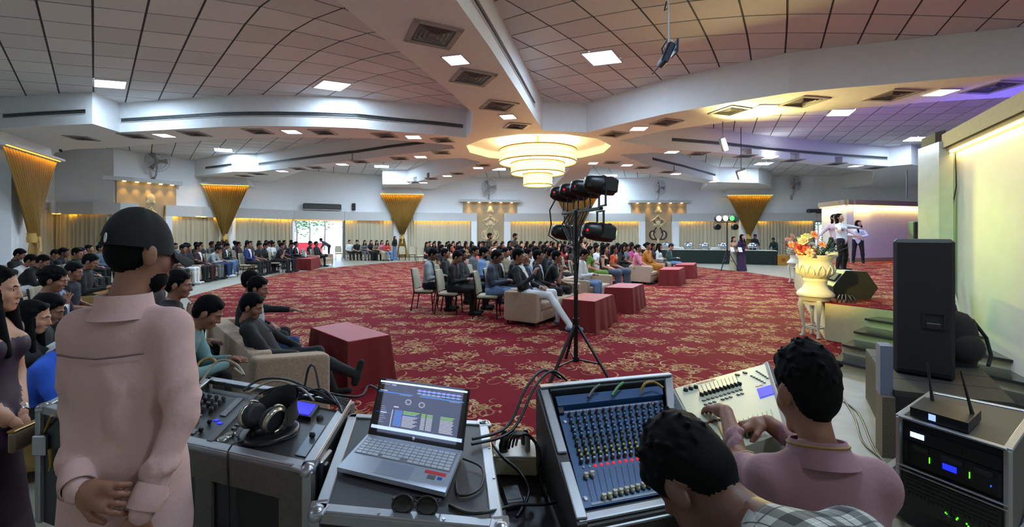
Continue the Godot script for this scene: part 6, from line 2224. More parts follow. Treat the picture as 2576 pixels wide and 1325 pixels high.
func build_people() -> void:
	build_protos()
	# --- boys along the curtain wall, near rows ---
	var g0 := "boys seated by the corner curtains"
	seated("phone", 40, 10.0, 120, {"top": "charcoal", "legs": "black"}, "boy with bushy hair in charcoal shirt before the corner swag", "", false)
	seated("fwd", 52, 8.6, 118, {"top": "black", "inner": "black", "legs": "white", "skin": 1}, "boy in black tee and white trousers bent over his phone", "", true)
	seated("fwd", 22, 8.8, 118, {"top": "white", "inner": "white", "legs": "charcoal"}, "boy in white checked shirt bent forward beside white trousers", "", true)
	seated("fwd", 100, 12.0, 116, {"top": "black", "inner": "black", "legs": "denim", "skin": 1}, "boy in black tee and jeans leaning on his knees", "", true)
	seated("chin", 140, 11.0, 116, {"top": "navy", "legs": "charcoal", "skin": 2}, "boy in navy shirt resting chin on hand before curtain", "", true)
	seated("lap2", 190, 10.2, 114, {"top": "green", "legs": "black"}, "boy in dark green shirt among the curtain rows", "", true)
	seated("lap", 212, 10.6, 110, {"top": "navy", "inner": "navy", "legs": "black"}, "boy in plain navy shirt among the curtain rows", "", true)
	seated("lap", 230, 13.5, 105, {"top": "olive", "inner": "olive", "legs": "black"}, "boy in olive shirt sitting upright against the curtain", "", true)
	seated("lap", 258, 13.8, 105, {"top": "slate", "inner": "slate", "legs": "black"}, "boy in slate shirt sitting upright against the curtain", "", true)
	seated("curly", 92, 4.4, 122, {"top": "black", "inner": "white", "legs": "black"}, "boy with a bushy mop of hair in black jacket, hand at mouth", "", false, 0.98)
	seated("lap", 157, 5.2, 120, {"top": "maroon", "inner": "pale denim", "legs": "black", "skin": 0}, "boy in maroon jacket on ochre sofa watching the stage", "", false, 0.93)
	seated("lap2", 178, 6.0, 118, {"top": "navy", "legs": "black"}, "boy in navy tee behind the maroon jacket", "", true, 0.93)
	seated("phone", 214, 7.2, 118, {"top": "black", "inner": "black", "legs": "black"}, "boy all in black behind the capped man's shoulder", "", true)
	seated("woman_trousers", 62, 2.85, 122, {"top": "black", "legs": "black", "skin": 0}, "girl in black with long dark hair beside the purple gown", "", false, 0.9)
	seated("phone", 92, 3.2, 122, {"top": "olive", "inner": "black", "legs": "black"}, "boy in olive jacket on ochre sofa looking down", "", false, 0.9)
	seated("fwd", 50, 2.75, 118, {"top": "bright blue", "inner": "white", "legs": "black", "skin": 2}, "boy in bright blue shirt with phone on ochre sofa", "", false, 0.86)
	seated("fwd", 66, 3.0, 118, {"top": "white", "inner": "white", "legs": "black", "skin": 1}, "boy in white jacket behind the bright blue shirt", "", false, 0.86)
	# --- beside the capped man ---
	seated("lap2", 384, 4.7, 112, {"top": "black", "legs": "black"}, "boy in black tee beyond the pale beige sofa", "", true)
	seated("chin", 394, 3.85, 114, {"top": "charcoal", "legs": "black", "skin": 1}, "boy resting his mouth on his fist beyond the pale sofa", "", true)
	seated("fwd", 398, 3.12, 112, {"top": "pale teal", "inner": "pale teal", "legs": "black", "skin": 1}, "boy in teal shirt bent over his phone on pale sofa", "", false, 0.95)
	# two boys on the near sofa
	seated("lounge", 684, 3.95, 108, {"top": "black", "inner": "black", "legs": "charcoal", "skin": 1, "shoes": "black"}, "boy in black jacket lounging on the near beige sofa", "", false, 0.88)
	seated("lap2", 640, 4.4, 112, {"top": "pale grey", "legs": "denim", "skin": 1}, "boy in pale grey shirt and jeans on near beige sofa", "", false, 0.9)
	seated("reach", 624, 4.82, 112, {"top": "black", "inner": "black", "legs": "black"}, "boy in black at the far end of near beige sofa", "", false, 0.92)
	# --- row on the curtain side, further away ---
	var g1 := "back row boys by the carved panel"
	var rowa := [[404, 13.1, "phone", "grey", "cream", "boy in grey shirt and cream trousers holding a phone"], [430, 13.2, "lap", "olive", "olive", "boy in olive shirt and dark olive trousers"], [458, 14.0, "lap2", "black", "white", "boy in black top and white trousers, white trainers"], [484, 14.6, "folded", "black", "black", "boy in black with folded arms on the beige sofa row"], [503, 15.1, "lap", "maroon", "maroon", "boy in maroon sweatshirt and maroon trousers"], [524, 15.6, "fwd", "pale grey", "grey", "boy in pale grey shirt leaning forward, grey trousers"], [537, 16.4, "chin", "charcoal", "charcoal", "boy in charcoal shirt, hand at chin, on sofa row"], [549, 16.4, "lap2", "beige", "denim", "boy in beige checked shirt and jeans"], [566, 17.6, "phone", "black", "pale denim", "boy in open black shirt and pale jeans with phone"], [606, 20.6, "cross", "maroon", "black", "boy in dark red shirt with crossed legs on sofa"]]
	for q in rowa:
		seated(q[2], q[0], q[1], 104, {"top": q[3], "inner": "white" if q[3] in ["maroon", "black"] else q[3], "legs": q[4], "shoes": "white" if q[4] in ["white", "denim", "pale denim"] else "black"}, q[5], "", q[1] > 15.8)
	var i := 0
	for q in [[432, 17.0], [449, 17.6], [462, 18.2], [472, 17.4], [492, 19.0], [513, 20.0], [523, 20.8], [537, 22.0], [549, 21.0], [571, 22.5], [587, 22.0], [594, 24.0], [620, 25.5], [637, 24.0]]:
		i += 1
		var tn: String = ["charcoal", "black", "grey", "navy", "brown"][i % 5]
		seated(["lap", "lap2", "folded", "chin"][i % 4], q[0], q[1], 100, {"top": tn, "inner": tn, "legs": "black", "skin": 1 + i % 2}, "boy in %s shirt among the rows behind the beige sofas" % tn, g1, true)
	# --- group by the doorway ---
	seated("lap", 628, 17.0, 98, {"top": "blue", "inner": "white", "legs": "charcoal", "skin": 1}, "man in blue blazer and white shirt on a cream chair", "", true, 1.05)
	seated("lap2", 650, 17.8, 98, {"top": "black", "legs": "black"}, "man in black tee beside the blue blazer", "", true)
	seated("phone", 664, 18.4, 98, {"top": "charcoal", "inner": "charcoal", "legs": "black"}, "man in charcoal shirt two seats from the blue blazer", "", true)
	seated("lap2", 676, 21.5, 98, {"top": "white", "legs": "black"}, "man in white shirt behind the black-clad men", "", true)
	seated("lap", 690, 20.5, 98, {"top": "white", "inner": "white", "legs": "grey"}, "second white shirted man behind the black-clad men", "", true)
	seated("chin", 700, 18.4, 98, {"top": "black", "legs": "black"}, "man in black, chin on hand, before the white shirts", "", true)
	seated("folded", 715, 18.8, 98, {"top": "black", "legs": "black"}, "man in black with folded arms beside the red table", "", true)
	seated("phone", 730, 20.4, 98, {"top": "navy", "inner": "navy", "legs": "black"}, "man in navy shirt behind the red table", "", false)
	seated("lap", 748, 20.8, 96, {"top": "black", "inner": "white", "legs": "black"}, "man in black waistcoat and white shirt behind red table", "", true)
	seated("lap2", 779, 22.3, 92, {"top": "black", "inner": "salmon", "legs": "black"}, "man in black shirt with red collar behind the red table", "", true)
	seated("cross", 800, 22.0, 88, {"top": "black", "legs": "black", "skin": 1}, "man in black with one leg crossed, before the doorway", "", true)
	i = 0
	for q in [[655, 25.0], [668, 26.0], [686, 26.0], [701, 25.0], [718, 26.5], [731, 27.2]]:
		i += 1
		var tn: String = ["charcoal", "grey", "black"][i % 3]
		seated(["lap2", "lap"][i % 2], q[0], q[1], 98, {"top": tn, "inner": tn, "legs": "black"}, "man in %s shirt in the last row beside the doorway" % tn, "last row beside the doorway", false)
	person(protos["stoop"], xd((828 - 1288) / F * 29.0, 0, 29.0), deg_to_rad(-70), {"top": pal("slate"), "legs": pal("navy"), "skin": 2}, "man in slate shirt stooping in the bright doorway")
	# --- seated group between doorway and middle swag ---
	i = 0
	for q in [[880, "lap", "white", "black", "man in white shirt seated beside the doorway curtain"], [898, "lap2", "charcoal", "black", "man in charcoal seated beside the white shirt by the curtain"], [917, "woman_trousers", "grey", "grey", "woman in grey seated along the curtain"], [934, "woman_lap", "black", "black", "woman in long black dress seated along the curtain"], [947, "woman_trousers", "beige", "black", "woman in beige top seated along the curtain"], [961, "woman_lap", "pink", "cream", "woman in pink top and cream skirt seated along the curtain"], [974, "woman_trousers", "salmon", "pale denim", "woman in salmon top and pale jeans seated along the curtain"]]:
		i += 1
		seated(q[1], q[0], 28.0 - 0.1 * i, 40, {"top": q[2], "inner": q[2], "legs": q[3], "skin": 0}, q[4], "", true)
	person(protos["stand_gown2"], xd((993 - 1288) / F * 28.2, 0, 28.2), deg_to_rad(60), {"top": pal("black"), "legs": pal("pale denim"), "skin": 0, "top_name": "blouse", "legs_name": "skirt"}, "woman with long black hair in blue skirt by the middle swag", "", 0.93)
	# --- far rows of women below the gold relief ---
	var r := RandomNumberGenerator.new()
	r.seed = 21
	for k in 52:
		var px := 1078.0 + (k % 26) * 15.6 + r.randf_range(-4, 4)
		var d := (24.6 if k < 26 else 21.3) + r.randf_range(-0.8, 0.8)
		if absf(px - 1230) < 14 or absf(px - 1293) < 14: d += 2.0
		var tn: String = ["black", "maroon", "charcoal", "pink", "black", "brown", "salmon", "beige", "purple", "black", "white", "navy"][r.randi() % 12]
		var key: String = ["woman_trousers", "woman_lap", "woman_bare", "woman_lap"][r.randi() % 4]
		seated(key, px, d, r.randf_range(30, 75), {"top": tn, "legs": ["black", tn, "maroon"][r.randi() % 3], "skin": r.randi() % 2}, "woman in %s among the far rows below the gold relief" % tn, "women in the far rows", false, 0.98)
	person(protos["stand_camera"], xd((1230 - 1288) / F * 17.0, 0, 17.0), deg_to_rad(75), {"top": pal("black"), "legs": pal("black"), "skin": 1}, "bearded man in black standing before the gold relief", "", 1.02)
	person(protos["stand_camera"], xd((1294 - 1288) / F * 17.2, 0, 17.2), deg_to_rad(60), {"top": pal("charcoal"), "legs": pal("black"), "skin": 1}, "man in charcoal shirt standing beside the gold relief", "", 1.01)
	person(protos["stand_photo"], xd((1465 - 1288) / F * 15.5, 0, 15.5), deg_to_rad(70), {"top": pal("green"), "legs": pal("green"), "skin": 0, "top_name": "bodice", "legs_name": "skirt"}, "woman in dark green dress standing with raised phone", "", 0.95)
	# --- central block ---
	seated("phone", 1082, 9.2, 84, {"top": "pale grey", "inner": "black", "legs": "black", "skin": 2}, "man in pale grey blazer on cream chair with phone", "", true, 1.03)
	seated("folded", 1133, 10.2, 84, {"top": "black", "legs": "black", "skin": 1}, "boy in black shirt between pale blazer and phone boy", "", true)
	seated("phone", 1143, 8.75, 80, {"top": "black", "inner": "black", "legs": "black", "skin": 1}, "boy all in black looking at his phone on cream chair", "", true)
	seated("folded", 1176, 9.4, 80, {"top": "charcoal", "legs": "black", "skin": 2}, "boy in charcoal with folded arms beside grey blazer", "", true)
	seated("turban", 1215, 10.2, 80, {"top": "pale denim", "legs": "black", "skin": 1}, "bearded boy in black turban and pale denim jacket", "", true)
	seated("phone", 1240, 8.35, 82, {"top": "slate", "inner": "black", "legs": "pale denim", "skin": 2}, "boy in slate blazer and pale jeans looking down", "", true, 1.02)
	seated("lap", 1262, 9.1, 80, {"top": "black", "inner": "white", "legs": "black", "skin": 1}, "boy in black waistcoat and white shirt behind grey blazer", "", true)
	seated("phone", 1294, 9.2, 80, {"top": "navy", "inner": "white", "legs": "black", "skin": 1}, "boy in navy blazer behind the lounging boy", "", true)
	seated("armsup", 1336, 9.6, 80, {"top": "white", "legs": "black", "skin": 1}, "boy in white sweater with hands behind his head", "", true)
	seated("slouch", 1322, 7.72, 68, {"top": "black", "inner": "white", "legs": "white", "skin": 1, "shoes": "pale denim"}, "boy in black blazer and white trousers lounging on sofa", "", false, 1.08)
	seated("lookup", 1338, 8.25, 75, {"top": "navy", "inner": "pale denim", "legs": "black", "skin": 1}, "boy in navy blazer tipping his head back on sofa", "", false)
	seated("lap", 1360, 8.7, 78, {"top": "black", "inner": "white", "legs": "black", "skin": 1}, "boy in black blazer and open white shirt on sofa", "", false)
	seated("chin", 1382, 8.95, 78, {"top": "charcoal", "legs": "black", "skin": 1}, "boy in charcoal, hands at chin, on sofa end", "", false)
	seated("lap", 1393, 10.2, 80, {"top": "navy", "inner": "white", "legs": "black", "skin": 1}, "boy in navy jacket and white shirt behind the sofa end", "", true)
	seated("phone", 1463, 9.9, 60, {"top": "white", "inner": "white", "legs": "pale denim", "skin": 1}, "moustached man in white shirt and pale jeans with phone", "", false)
	i = 0
	for q in [[1165, 12.0, "pink"], [1192, 11.5, "grey"], [1150, 13.2, "brown"], [1205, 12.6, "salmon"], [1232, 12.4, "charcoal"], [1255, 11.6, "brown"], [1275, 12.5, "white"], [1283, 10.8, "beige"], [1312, 12.0, "black"], [1345, 11.6, "black"], [1372, 11.4, "black"], [1408, 11.6, "brown"], [1112, 14.0, "charcoal"], [1130, 15.5, "cream"], [1370, 14.2, "black"], [1300, 14.5, "charcoal"], [1338, 15.0, "purple"], [1415, 15.0, "red"], [1440, 14.0, "brown"]]:
		i += 1
		seated(["folded", "lap", "lap2", "phone"][i % 4] if q[1] < 13.5 else ["woman_trousers", "woman_lap"][i % 2], q[0], q[1], 74, {"top": q[2], "inner": q[2], "legs": "black", "skin": 1}, "%s in %s among the middle rows behind the blazers" % ["boy" if q[1] < 13.5 else "girl", q[2]], "middle rows behind the blazers", true)
	# --- women near the red tables ---
	seated("woman_bare", 1520, 12.6, 70, {"top": "black", "legs": "slate", "skin": 0}, "woman in grey saree with bare arms on cream chair", "", true, 1.02)
	seated("woman_lap", 1545, 13.2, 70, {"top": "orange", "legs": "slate", "skin": 1}, "woman in orange blouse beside the grey saree", "", true)
	seated("woman_lap", 1486, 12.4, 68, {"top": "lime", "legs": "lime", "skin": 0}, "woman in lime green dress on cream chair", "", true)
	seated("woman_lap", 1502, 14.5, 65, {"top": "white", "legs": "white", "skin": 0}, "woman in white between lime dress and grey saree", "", true)
	seated("woman_trousers", 1563, 14.8, 65, {"top": "charcoal", "legs": "black", "skin": 1}, "woman in charcoal behind the orange blouse", "", true)
	seated("woman_lap", 1577, 15.4, 65, {"top": "grey", "legs": "charcoal", "skin": 1}, "woman in grey print behind the sofa of the mustard dress", "", true)
	seated("woman_lap", 1590, 16.0, 65, {"top": "magenta", "legs": "magenta", "skin": 1}, "woman in bright pink behind the sofa", "", true)
	seated("woman_cheek", 1602, 14.3, 60, {"top": "pink", "legs": "cream", "skin": 1}, "woman in pale pink kurta on the beige sofa end", "", false)
	seated("woman_cheek", 1626, 15.0, 58, {"top": "mustard", "legs": "mustard", "skin": 1}, "woman in mustard dress with hand at cheek on sofa", "", false, 1.05)
	seated("woman_lap", 1643, 16.4, 58, {"top": "brown", "legs": "brown", "skin": 1}, "woman in brown behind the mustard dress", "", true)
	seated("woman_trousers", 1656, 16.6, 58, {"top": "white", "legs": "cream", "skin": 1}, "woman in white kurta beside the mustard dress", "", true)
	seated("phone", 1684, 17.0, 60, {"top": "teal", "inner": "pale grey", "legs": "pale denim", "skin": 0, "hair": "black"}, "woman in teal cardigan with phone before the buffet", "", true)
	i = 0
	for q in [[1530, 17.0], [1552, 17.5], [1517, 18.5], [1570, 18.5], [1590, 19.0], [1497, 18.0], [1482, 17.0]]:
		i += 1
		var tn: String = ["black", "maroon", "purple"][i % 3]
		seated(["woman_trousers", "woman_lap"][i % 2], q[0], q[1], 62, {"top": tn, "legs": "black", "skin": 1}, "long haired woman in %s behind the saree row" % tn, "women behind the saree row", true)
	# --- hosts and buffet staff ---
	person(protos["stand_gown"], xd((1845 - 1288) / F * 19.6, 0, 19.6), deg_to_rad(10), {"top": pal("cream"), "legs": Color(0.60, 0.60, 0.52), "skin": 0, "top_name": "bodice", "legs_name": "skirt"}, "woman in cream gown holding papers beside far light stand", "", 0.93)
	person(protos["stand_gown2"], xd((1866 - 1288) / F * 19.4, 0, 19.4), deg_to_rad(20), {"top": pal("purple"), "legs": Color(0.17, 0.08, 0.24), "skin": 0, "top_name": "bodice", "legs_name": "skirt"}, "woman in purple gown holding papers beside the cream gown", "", 0.99)
	for q in [[1842, 19.35, "sheet of white paper held by the woman in cream"], [1862, 19.12, "sheet of white paper held by the woman in purple"]]:
		var g := G.new()
		var c := xd((q[0] - 1288) / F * q[1], 1.0, q[1])
		g.box(c, Vector3(0.17, 0.24, 0.006), Basis(Vector3.RIGHT, -0.5))
		tag(obj("paper_sheet", g, mat("paper", Color(0.8, 0.79, 0.82), 0.8)), q[2], "paper")
	person(protos["stand_lean"], xd((1894 - 1288) / F * 25.6, 0, 25.6), deg_to_rad(0), {"top": pal("black"), "legs": pal("black"), "skin": 2}, "waiter in black bent over the buffet dishes", "", 1.03)
	person(protos["stand_lean"], xd((1950 - 1288) / F * 24.6, 0, 24.6), deg_to_rad(-60), {"top": pal("green"), "legs": pal("green"), "skin": 2}, "waiter in dark green at the buffet end", "", 0.9)
	# --- dancers on the stage ---
	person(protos["dance_out"], xd((2118 - 1288) / F * 12.2, HS, 12.2), deg_to_rad(28), {"top": pal("white"), "legs": pal("black"), "skin": 0}, "dancer in white shirt stretching her arms out on stage", "", 1.0)
	person(protos["dance_back"], xd((2103 - 1288) / F * 12.9, HS, 12.9), deg_to_rad(-30), {"top": Color(0.72, 0.62, 0.64), "legs": pal("black"), "skin": 0}, "dancer in pale pink shirt bending back on stage", "", 1.02)
	person(protos["dance_fold"], xd((2158 - 1288) / F * 15.6, HS, 15.6), deg_to_rad(-35), {"top": pal("white"), "legs": pal("black"), "skin": 0}, "dancer in white shirt with folded arms at far wing wall", "", 0.95)

# ---------- the sound desk: flight cases, players, mixers, laptop, racks ----------
class Deck:                       # a four-cornered surface; at(u, v, h): u along the front, v towards the back, h off it
	var c := []
	var n := Vector3.UP
	func _init(fl: Vector3, fr: Vector3, br: Vector3, bl: Vector3) -> void:
		c = [fl, fr, br, bl]
		n = (fr - fl).cross(bl - fl).normalized()
		if n.y < 0: n = -n
	func at(u: float, v: float, h := 0.0) -> Vector3:
		return c[0].lerp(c[1], u).lerp(c[3].lerp(c[2], u), v) + n * h
	func slab(g: G, u0: float, u1: float, v0: float, v1: float, h0: float, h1: float) -> void:
		g.frustum([at(u0, v0, h0), at(u1, v0, h0), at(u1, v1, h0), at(u0, v1, h0)], [at(u0, v0, h1), at(u1, v0, h1), at(u1, v1, h1), at(u0, v1, h1)])
	func frame(u: float, v: float, h := 0.0) -> Transform3D:
		var x := (at(u + 0.01, v) - at(u, v)).normalized()
		return Transform3D(Basis(x, n, x.cross(n)), at(u, v, h))
func deck_px(px: Array, ys: Array) -> Deck:
	var p := []
	for k in 4: p.append(on_y(px[k][0], px[k][1], ys[k]))
	return Deck.new(p[0], p[1], p[2], p[3])

func part_at(called: String, me: Mesh, m: Material, parent: Node, xf: Transform3D) -> void:
	var o := obj(called, me, m, parent)
	o.transform = xf
func knob_mesh(r: float, h: float) -> ArrayMesh:
	var g := G.new()
	g.lathe([Vector2(r, 0), Vector2(r * 0.95, h * 0.6), Vector2(r * 0.7, h), Vector2(0.0005, h)], 10, Transform3D.IDENTITY, false)
	g.box(Vector3(0, h, -r * 0.5), Vector3(r * 0.25, h * 0.1, r * 0.9))
	return g.mesh()
func button_mesh(w: float, d: float, h: float) -> ArrayMesh:
	var g := G.new()
	g.box(Vector3(0, h / 2, 0), Vector3(w, h, d), Basis.IDENTITY, h * 0.3)
	return g.mesh()

# case with plywood panels between metal edge strips; top corners given, body down to y0
func flight_case(dk: Deck, y0: float, label: String, top_m: Material, wall := 0.0, open := false, rims := true) -> Node3D:
	var t := thing("flight_case", label, "case")
	var lam := rough_mat("laminate", Color(0.035, 0.036, 0.04), Color(0.06, 0.062, 0.068), 0.08, 5.0, 0.5)
	var lo := []
	for k in 4: lo.append(Vector3(dk.c[k].x, y0, dk.c[k].z))
	var g := G.new()
	if open: g.frustum(lo, [dk.at(0, 0, -0.05), dk.at(1, 0, -0.05), dk.at(1, 1, -0.05), dk.at(0, 1, -0.05)])
	else: g.frustum(lo, [dk.at(0, 0), dk.at(1, 0), dk.at(1, 1), dk.at(0, 1)])
	obj("body", g, lam, t)
	if not open:
		g = G.new()
		dk.slab(g, 0.012, 0.988, 0.02, 0.98, 0.0, 0.004)
		obj("top_panel", g, top_m, t)
	if rims:
		for k in 4:
			var a: Vector3 = dk.c[k]
			var b: Vector3 = dk.c[(k + 1) % 4]
			var mid: Vector3 = (dk.c[0] + dk.c[1] + dk.c[2] + dk.c[3]) * 0.25
			g = G.new()
			var inn: Vector3 = (mid - (a + b) * 0.5); inn.y = 0
			inn = inn.normalized()
			g.bar(a + inn * 0.012 + dk.n * 0.004, b + inn * 0.012 + dk.n * 0.004, 0.036, 0.012, dk.n, 0.003)
			obj("edge_strip", g, mats["alu"], t)
			g = G.new()
			g.bar(a - dk.n * 0.012 - inn * 0.003, b - dk.n * 0.012 - inn * 0.003, 0.012, 0.03, dk.n, 0.002)
			obj("edge_strip", g, mats["alu"], t)
			g = G.new()
			g.bar(Vector3(a.x, y0, a.z), a, 0.035, 0.035, (b - a).normalized(), 0.005)
			obj("corner_post", g, mats["alu"], t)
	return t
func ball_corner(dk: Deck, u: float, v: float, t: Node) -> void:
	var g := G.new()
	var p := dk.at(u, v, -0.006)
	g.ell(p, Vector3(0.026, 0.024, 0.026), Basis.IDENTITY, 12, 8)
	for q in [Vector2(0.06 if u < 0.5 else -0.06, 0), Vector2(0, 0.06 if v < 0.5 else -0.06)]:
		var e := dk.at(u + q.x, v + q.y, 0.008)
		g.bar(p + dk.n * 0.008, e, 0.05, 0.008, dk.n, 0.003)
	obj("ball_corner", g, mats["steel"], t)

func cable(pts: Array, r: float, m: Material, label: String, group := "") -> void:
	var cv := Curve3D.new()
	for i in pts.size():
		var p: Vector3 = pts[i]
		var tan_: Vector3 = (pts[mini(i + 1, pts.size() - 1)] - pts[maxi(i - 1, 0)]) * 0.17
		cv.add_point(p, -tan_, tan_)
	cv.bake_interval = 0.03
	var b := []
	for q in cv.get_baked_points(): b.append(q)
	var g := G.new()
	g.tube(b, r, 7)
	tag(obj("cable", g, m), label, "cable", group)

func build_desk() -> void:
	var blk := mat("gear_black", Color(0.04, 0.041, 0.045), 0.45)
	var gray := mat("gear_grey", Color(0.33, 0.34, 0.35), 0.4, 0.4)
	var knob_b := mat("knob_black", Color(0.025, 0.025, 0.027), 0.35)
	var knob_g := mat("knob_grey", Color(0.16, 0.165, 0.17), 0.3)
	# ===== player case =====
	var fl := xd(-1.45, 0.88, 1.63)
	var dk := Deck.new(fl, xd(-0.67, 0.88, 1.375), xd(-0.75, 0.88, 1.93), xd(-1.64, 0.88, 2.25))
	var fc := flight_case(dk, 0.30, "open flight case holding the player, mixer and headphones", blk, 0.0, true)
	ball_corner(dk, 0.995, 0.005, fc)
	var ply := rough_mat("plywood_edge", Color(0.26, 0.235, 0.21), Color(0.36, 0.33, 0.30), 0.04, 2.0, 0.5)
	var g := G.new()
	# front face panels: pale strips round black laminate windows
	var F2 := func(u: float, y: float, o: float): 
		var p := dk.at(u, 0.0)
		return Vector3(p.x, y, p.z) + Vector3(-0.31, 0, 0.95) * o
	for q in [[0.0, 1.0, 0.30, 0.40], [0.0, 1.0, 0.47, 0.60], [0.0, 1.0, 0.77, 0.865]]:
		g = G.new()
		g.frustum([F2.call(q[0], q[2], 0.0), F2.call(q[1], q[2], 0.0), F2.call(q[1], q[2], 0.012), F2.call(q[0], q[2], 0.012)].map(func(x): return x), [F2.call(q[0], q[3], 0.0), F2.call(q[1], q[3], 0.0), F2.call(q[1], q[3], 0.012), F2.call(q[0], q[3], 0.012)])
		obj("front_rail", g, ply, fc)
	for q in [[0.0, 0.05], [0.38, 0.48], [0.86, 1.0]]:
		g = G.new()
		g.frustum([F2.call(q[0], 0.6, 0.0), F2.call(q[1], 0.6, 0.0), F2.call(q[1], 0.6, 0.011), F2.call(q[0], 0.6, 0.011)], [F2.call(q[0], 0.77, 0.0), F2.call(q[1], 0.77, 0.0), F2.call(q[1], 0.77, 0.011), F2.call(q[0], 0.77, 0.011)])
		obj("front_stile", g, ply, fc)
	# catch on the case side
	var cs := dk.at(1.0, 0.25, -0.06)
	g = G.new()
	g.box(cs + Vector3(0.012, -0.02, 0), Vector3(0.02, 0.11, 0.09), Basis.IDENTITY, 0.006)
	g.tube([cs + Vector3(0.03, 0.02, 0.03), cs + Vector3(0.05, -0.02, 0.0), cs + Vector3(0.03, -0.06, -0.02)], 0.008, 6)
	obj("latch", g, mats["steel"], fc)
	# DJ mixer
	var mx := thing("dj_mixer", "black DJ mixer with rows of grey knobs in the open case", "mixer")
	g = G.new()
	dk.slab(g, 0.03, 0.40, 0.06, 0.72, -0.05, 0.0)
	obj("body", g, blk, mx)
	var km := knob_mesh(0.0105, 0.024)
	for i in 5:
		for j in 4: part_at("knob", km, knob_b if (i + j) % 4 == 0 else knob_g, mx, dk.frame(0.06 + 0.052 * i, 0.42 + 0.07 * j))
	g = G.new()
	dk.slab(g, 0.335, 0.375, 0.40, 0.72, 0.001, 0.004)
	obj("fader_plate", g, gray, mx)
	g = G.new()
	dk.slab(g, 0.20, 0.30, 0.10, 0.16, 0.001, 0.004)
	obj("crossfader_plate", g, gray, mx)
	for i in 4:
		for j in 2: part_at("fader_cap", button_mesh(0.012, 0.02, 0.02), knob_b, mx, dk.frame(0.07 + 0.085 * i, 0.15 + 0.12 * j))
	part_at("lit_button", button_mesh(0.022, 0.012, 0.006), glow("lit_orange_button", Color(1.0, 0.42, 0.12), 1.4), mx, dk.frame(0.14, 0.345))
	for i in 2: part_at("button", button_mesh(0.02, 0.01, 0.005), mat("button_pale", Color(0.55, 0.52, 0.55), 0.4), mx, dk.frame(0.07 + 0.15 * i, 0.345))
	for i in 2: part_at("lit_display", button_mesh(0.02, 0.014, 0.003), glow("blue_display", Color(0.12, 0.14, 1.0), 1.2), mx, dk.frame(0.345 + 0.035 * i, 0.33 - 0.03 * i))
	# CD player
	var cd := thing("media_player", "black DJ media player with blue display beside the mixer", "media player")
	g = G.new()
	dk.slab(g, 0.42, 0.97, 0.04, 0.80, -0.05, 0.003)
	obj("body", g, blk, cd)
	g = G.new()
	dk.slab(g, 0.415, 0.45, 0.04, 0.80, 0.003, 0.012)
	obj("side_rail", g, mat("rail_brown", Color(0.13, 0.12, 0.115), 0.4), cd)
	g = G.new()
	dk.slab(g, 0.60, 0.86, 0.56, 0.78, 0.003, 0.02)
	obj("display_hood", g, blk, cd)
	g = G.new()
	dk.slab(g, 0.615, 0.845, 0.575, 0.765, 0.0205, 0.0225)
	obj("display", g, glow("player_display", Color(0.13, 0.12, 0.95), 1.0), cd)
	g = G.new()
	g.lathe([Vector2(0.105, 0), Vector2(0.105, 0.014), Vector2(0.096, 0.02), Vector2(0.06, 0.02), Vector2(0.055, 0.016)], 36, dk.frame(0.70, 0.28, 0.003))
	obj("jog_wheel", g, mat("jog", Color(0.06, 0.062, 0.068), 0.3, 0.3), cd)
	for q in [[0.50, 0.115], [0.485, 0.055]]:
		g = G.new()
		g.lathe([Vector2(0.021, 0), Vector2(0.02, 0.007), Vector2(0.012, 0.009)], 18, dk.frame(q[0], q[1] + 0.05, 0.003))
		obj("play_button", g, mat("play_silver", Color(0.55, 0.55, 0.52), 0.25, 0.6), cd)
	part_at("lit_button", button_mesh(0.028, 0.02, 0.006), glow("lit_amber_button", Color(1.0, 0.5, 0.05), 2.0), cd, dk.frame(0.515, 0.53, 0.003))
	for j in 5: part_at("button", button_mesh(0.022, 0.012, 0.005), gray, cd, dk.frame(0.49, 0.26 + 0.05 * j, 0.003))
	g = G.new()
	dk.slab(g, 0.90, 0.955, 0.10, 0.52, 0.003, 0.006)
	obj("pitch_plate", g, mat("plate_blue", Color(0.3, 0.33, 0.37), 0.35, 0.4), cd)
	part_at("pitch_fader", button_mesh(0.024, 0.018, 0.022), knob_b, cd, dk.frame(0.928, 0.33, 0.005))
	part_at("knob", knob_mesh(0.014, 0.016), mat("knob_amber", Color(0.2, 0.13, 0.06), 0.4), cd, dk.frame(0.90, 0.62, 0.003))
	# headphones lying on the player
	headphones(dk.frame(0.70, 0.30, 0.03))
	# second case behind the capped man
	var d2 := Deck.new(xd(-2.14, 0.87, 1.90), xd(-1.52, 0.87, 1.68), xd(-1.72, 0.87, 2.24), xd(-2.25, 0.87, 2.30))
	var f2 := flight_case(d2, 0.35, "metal edged flight case beside the purple gown", mat("lid_grey", Color(0.10, 0.10, 0.105), 0.5))
	ball_corner(d2, 0.005, 0.005, f2)
	g = G.new()
	g.box(d2.at(0.04, 0.0, -0.16) + Vector3(0, 0, 0.02), Vector3(0.06, 0.09, 0.02), Basis.IDENTITY, 0.005)
	obj("latch", g, mats["steel"], f2)
	# ===== laptop case =====
	var d3 := deck_px([[795, 1288], [1263, 1332], [1222, 1066], [882, 1046]], [0.85, 0.85, 0.85, 0.85])
	var f3 := flight_case(d3, 0.30, "grey topped flight case under the open laptop", rough_mat("lid_felt", Color(0.085, 0.088, 0.098), Color(0.11, 0.113, 0.123), 0.1, 6.0, 0.55))
	for q in [[0.005, 0.005], [0.995, 0.005], [0.995, 0.995]]: ball_corner(d3, q[0], q[1], f3)
	for k in 4:
		g = G.new()
		g.lathe([Vector2(0.005, 0), Vector2(0.004, 0.003)], 8, d3.frame([0.35, 0.7, 0.995, 0.995][k], [0.008, 0.008, 0.35, 0.65][k], 0.010))
		obj("rivet", g, mats["steel"], f3)
	laptop()
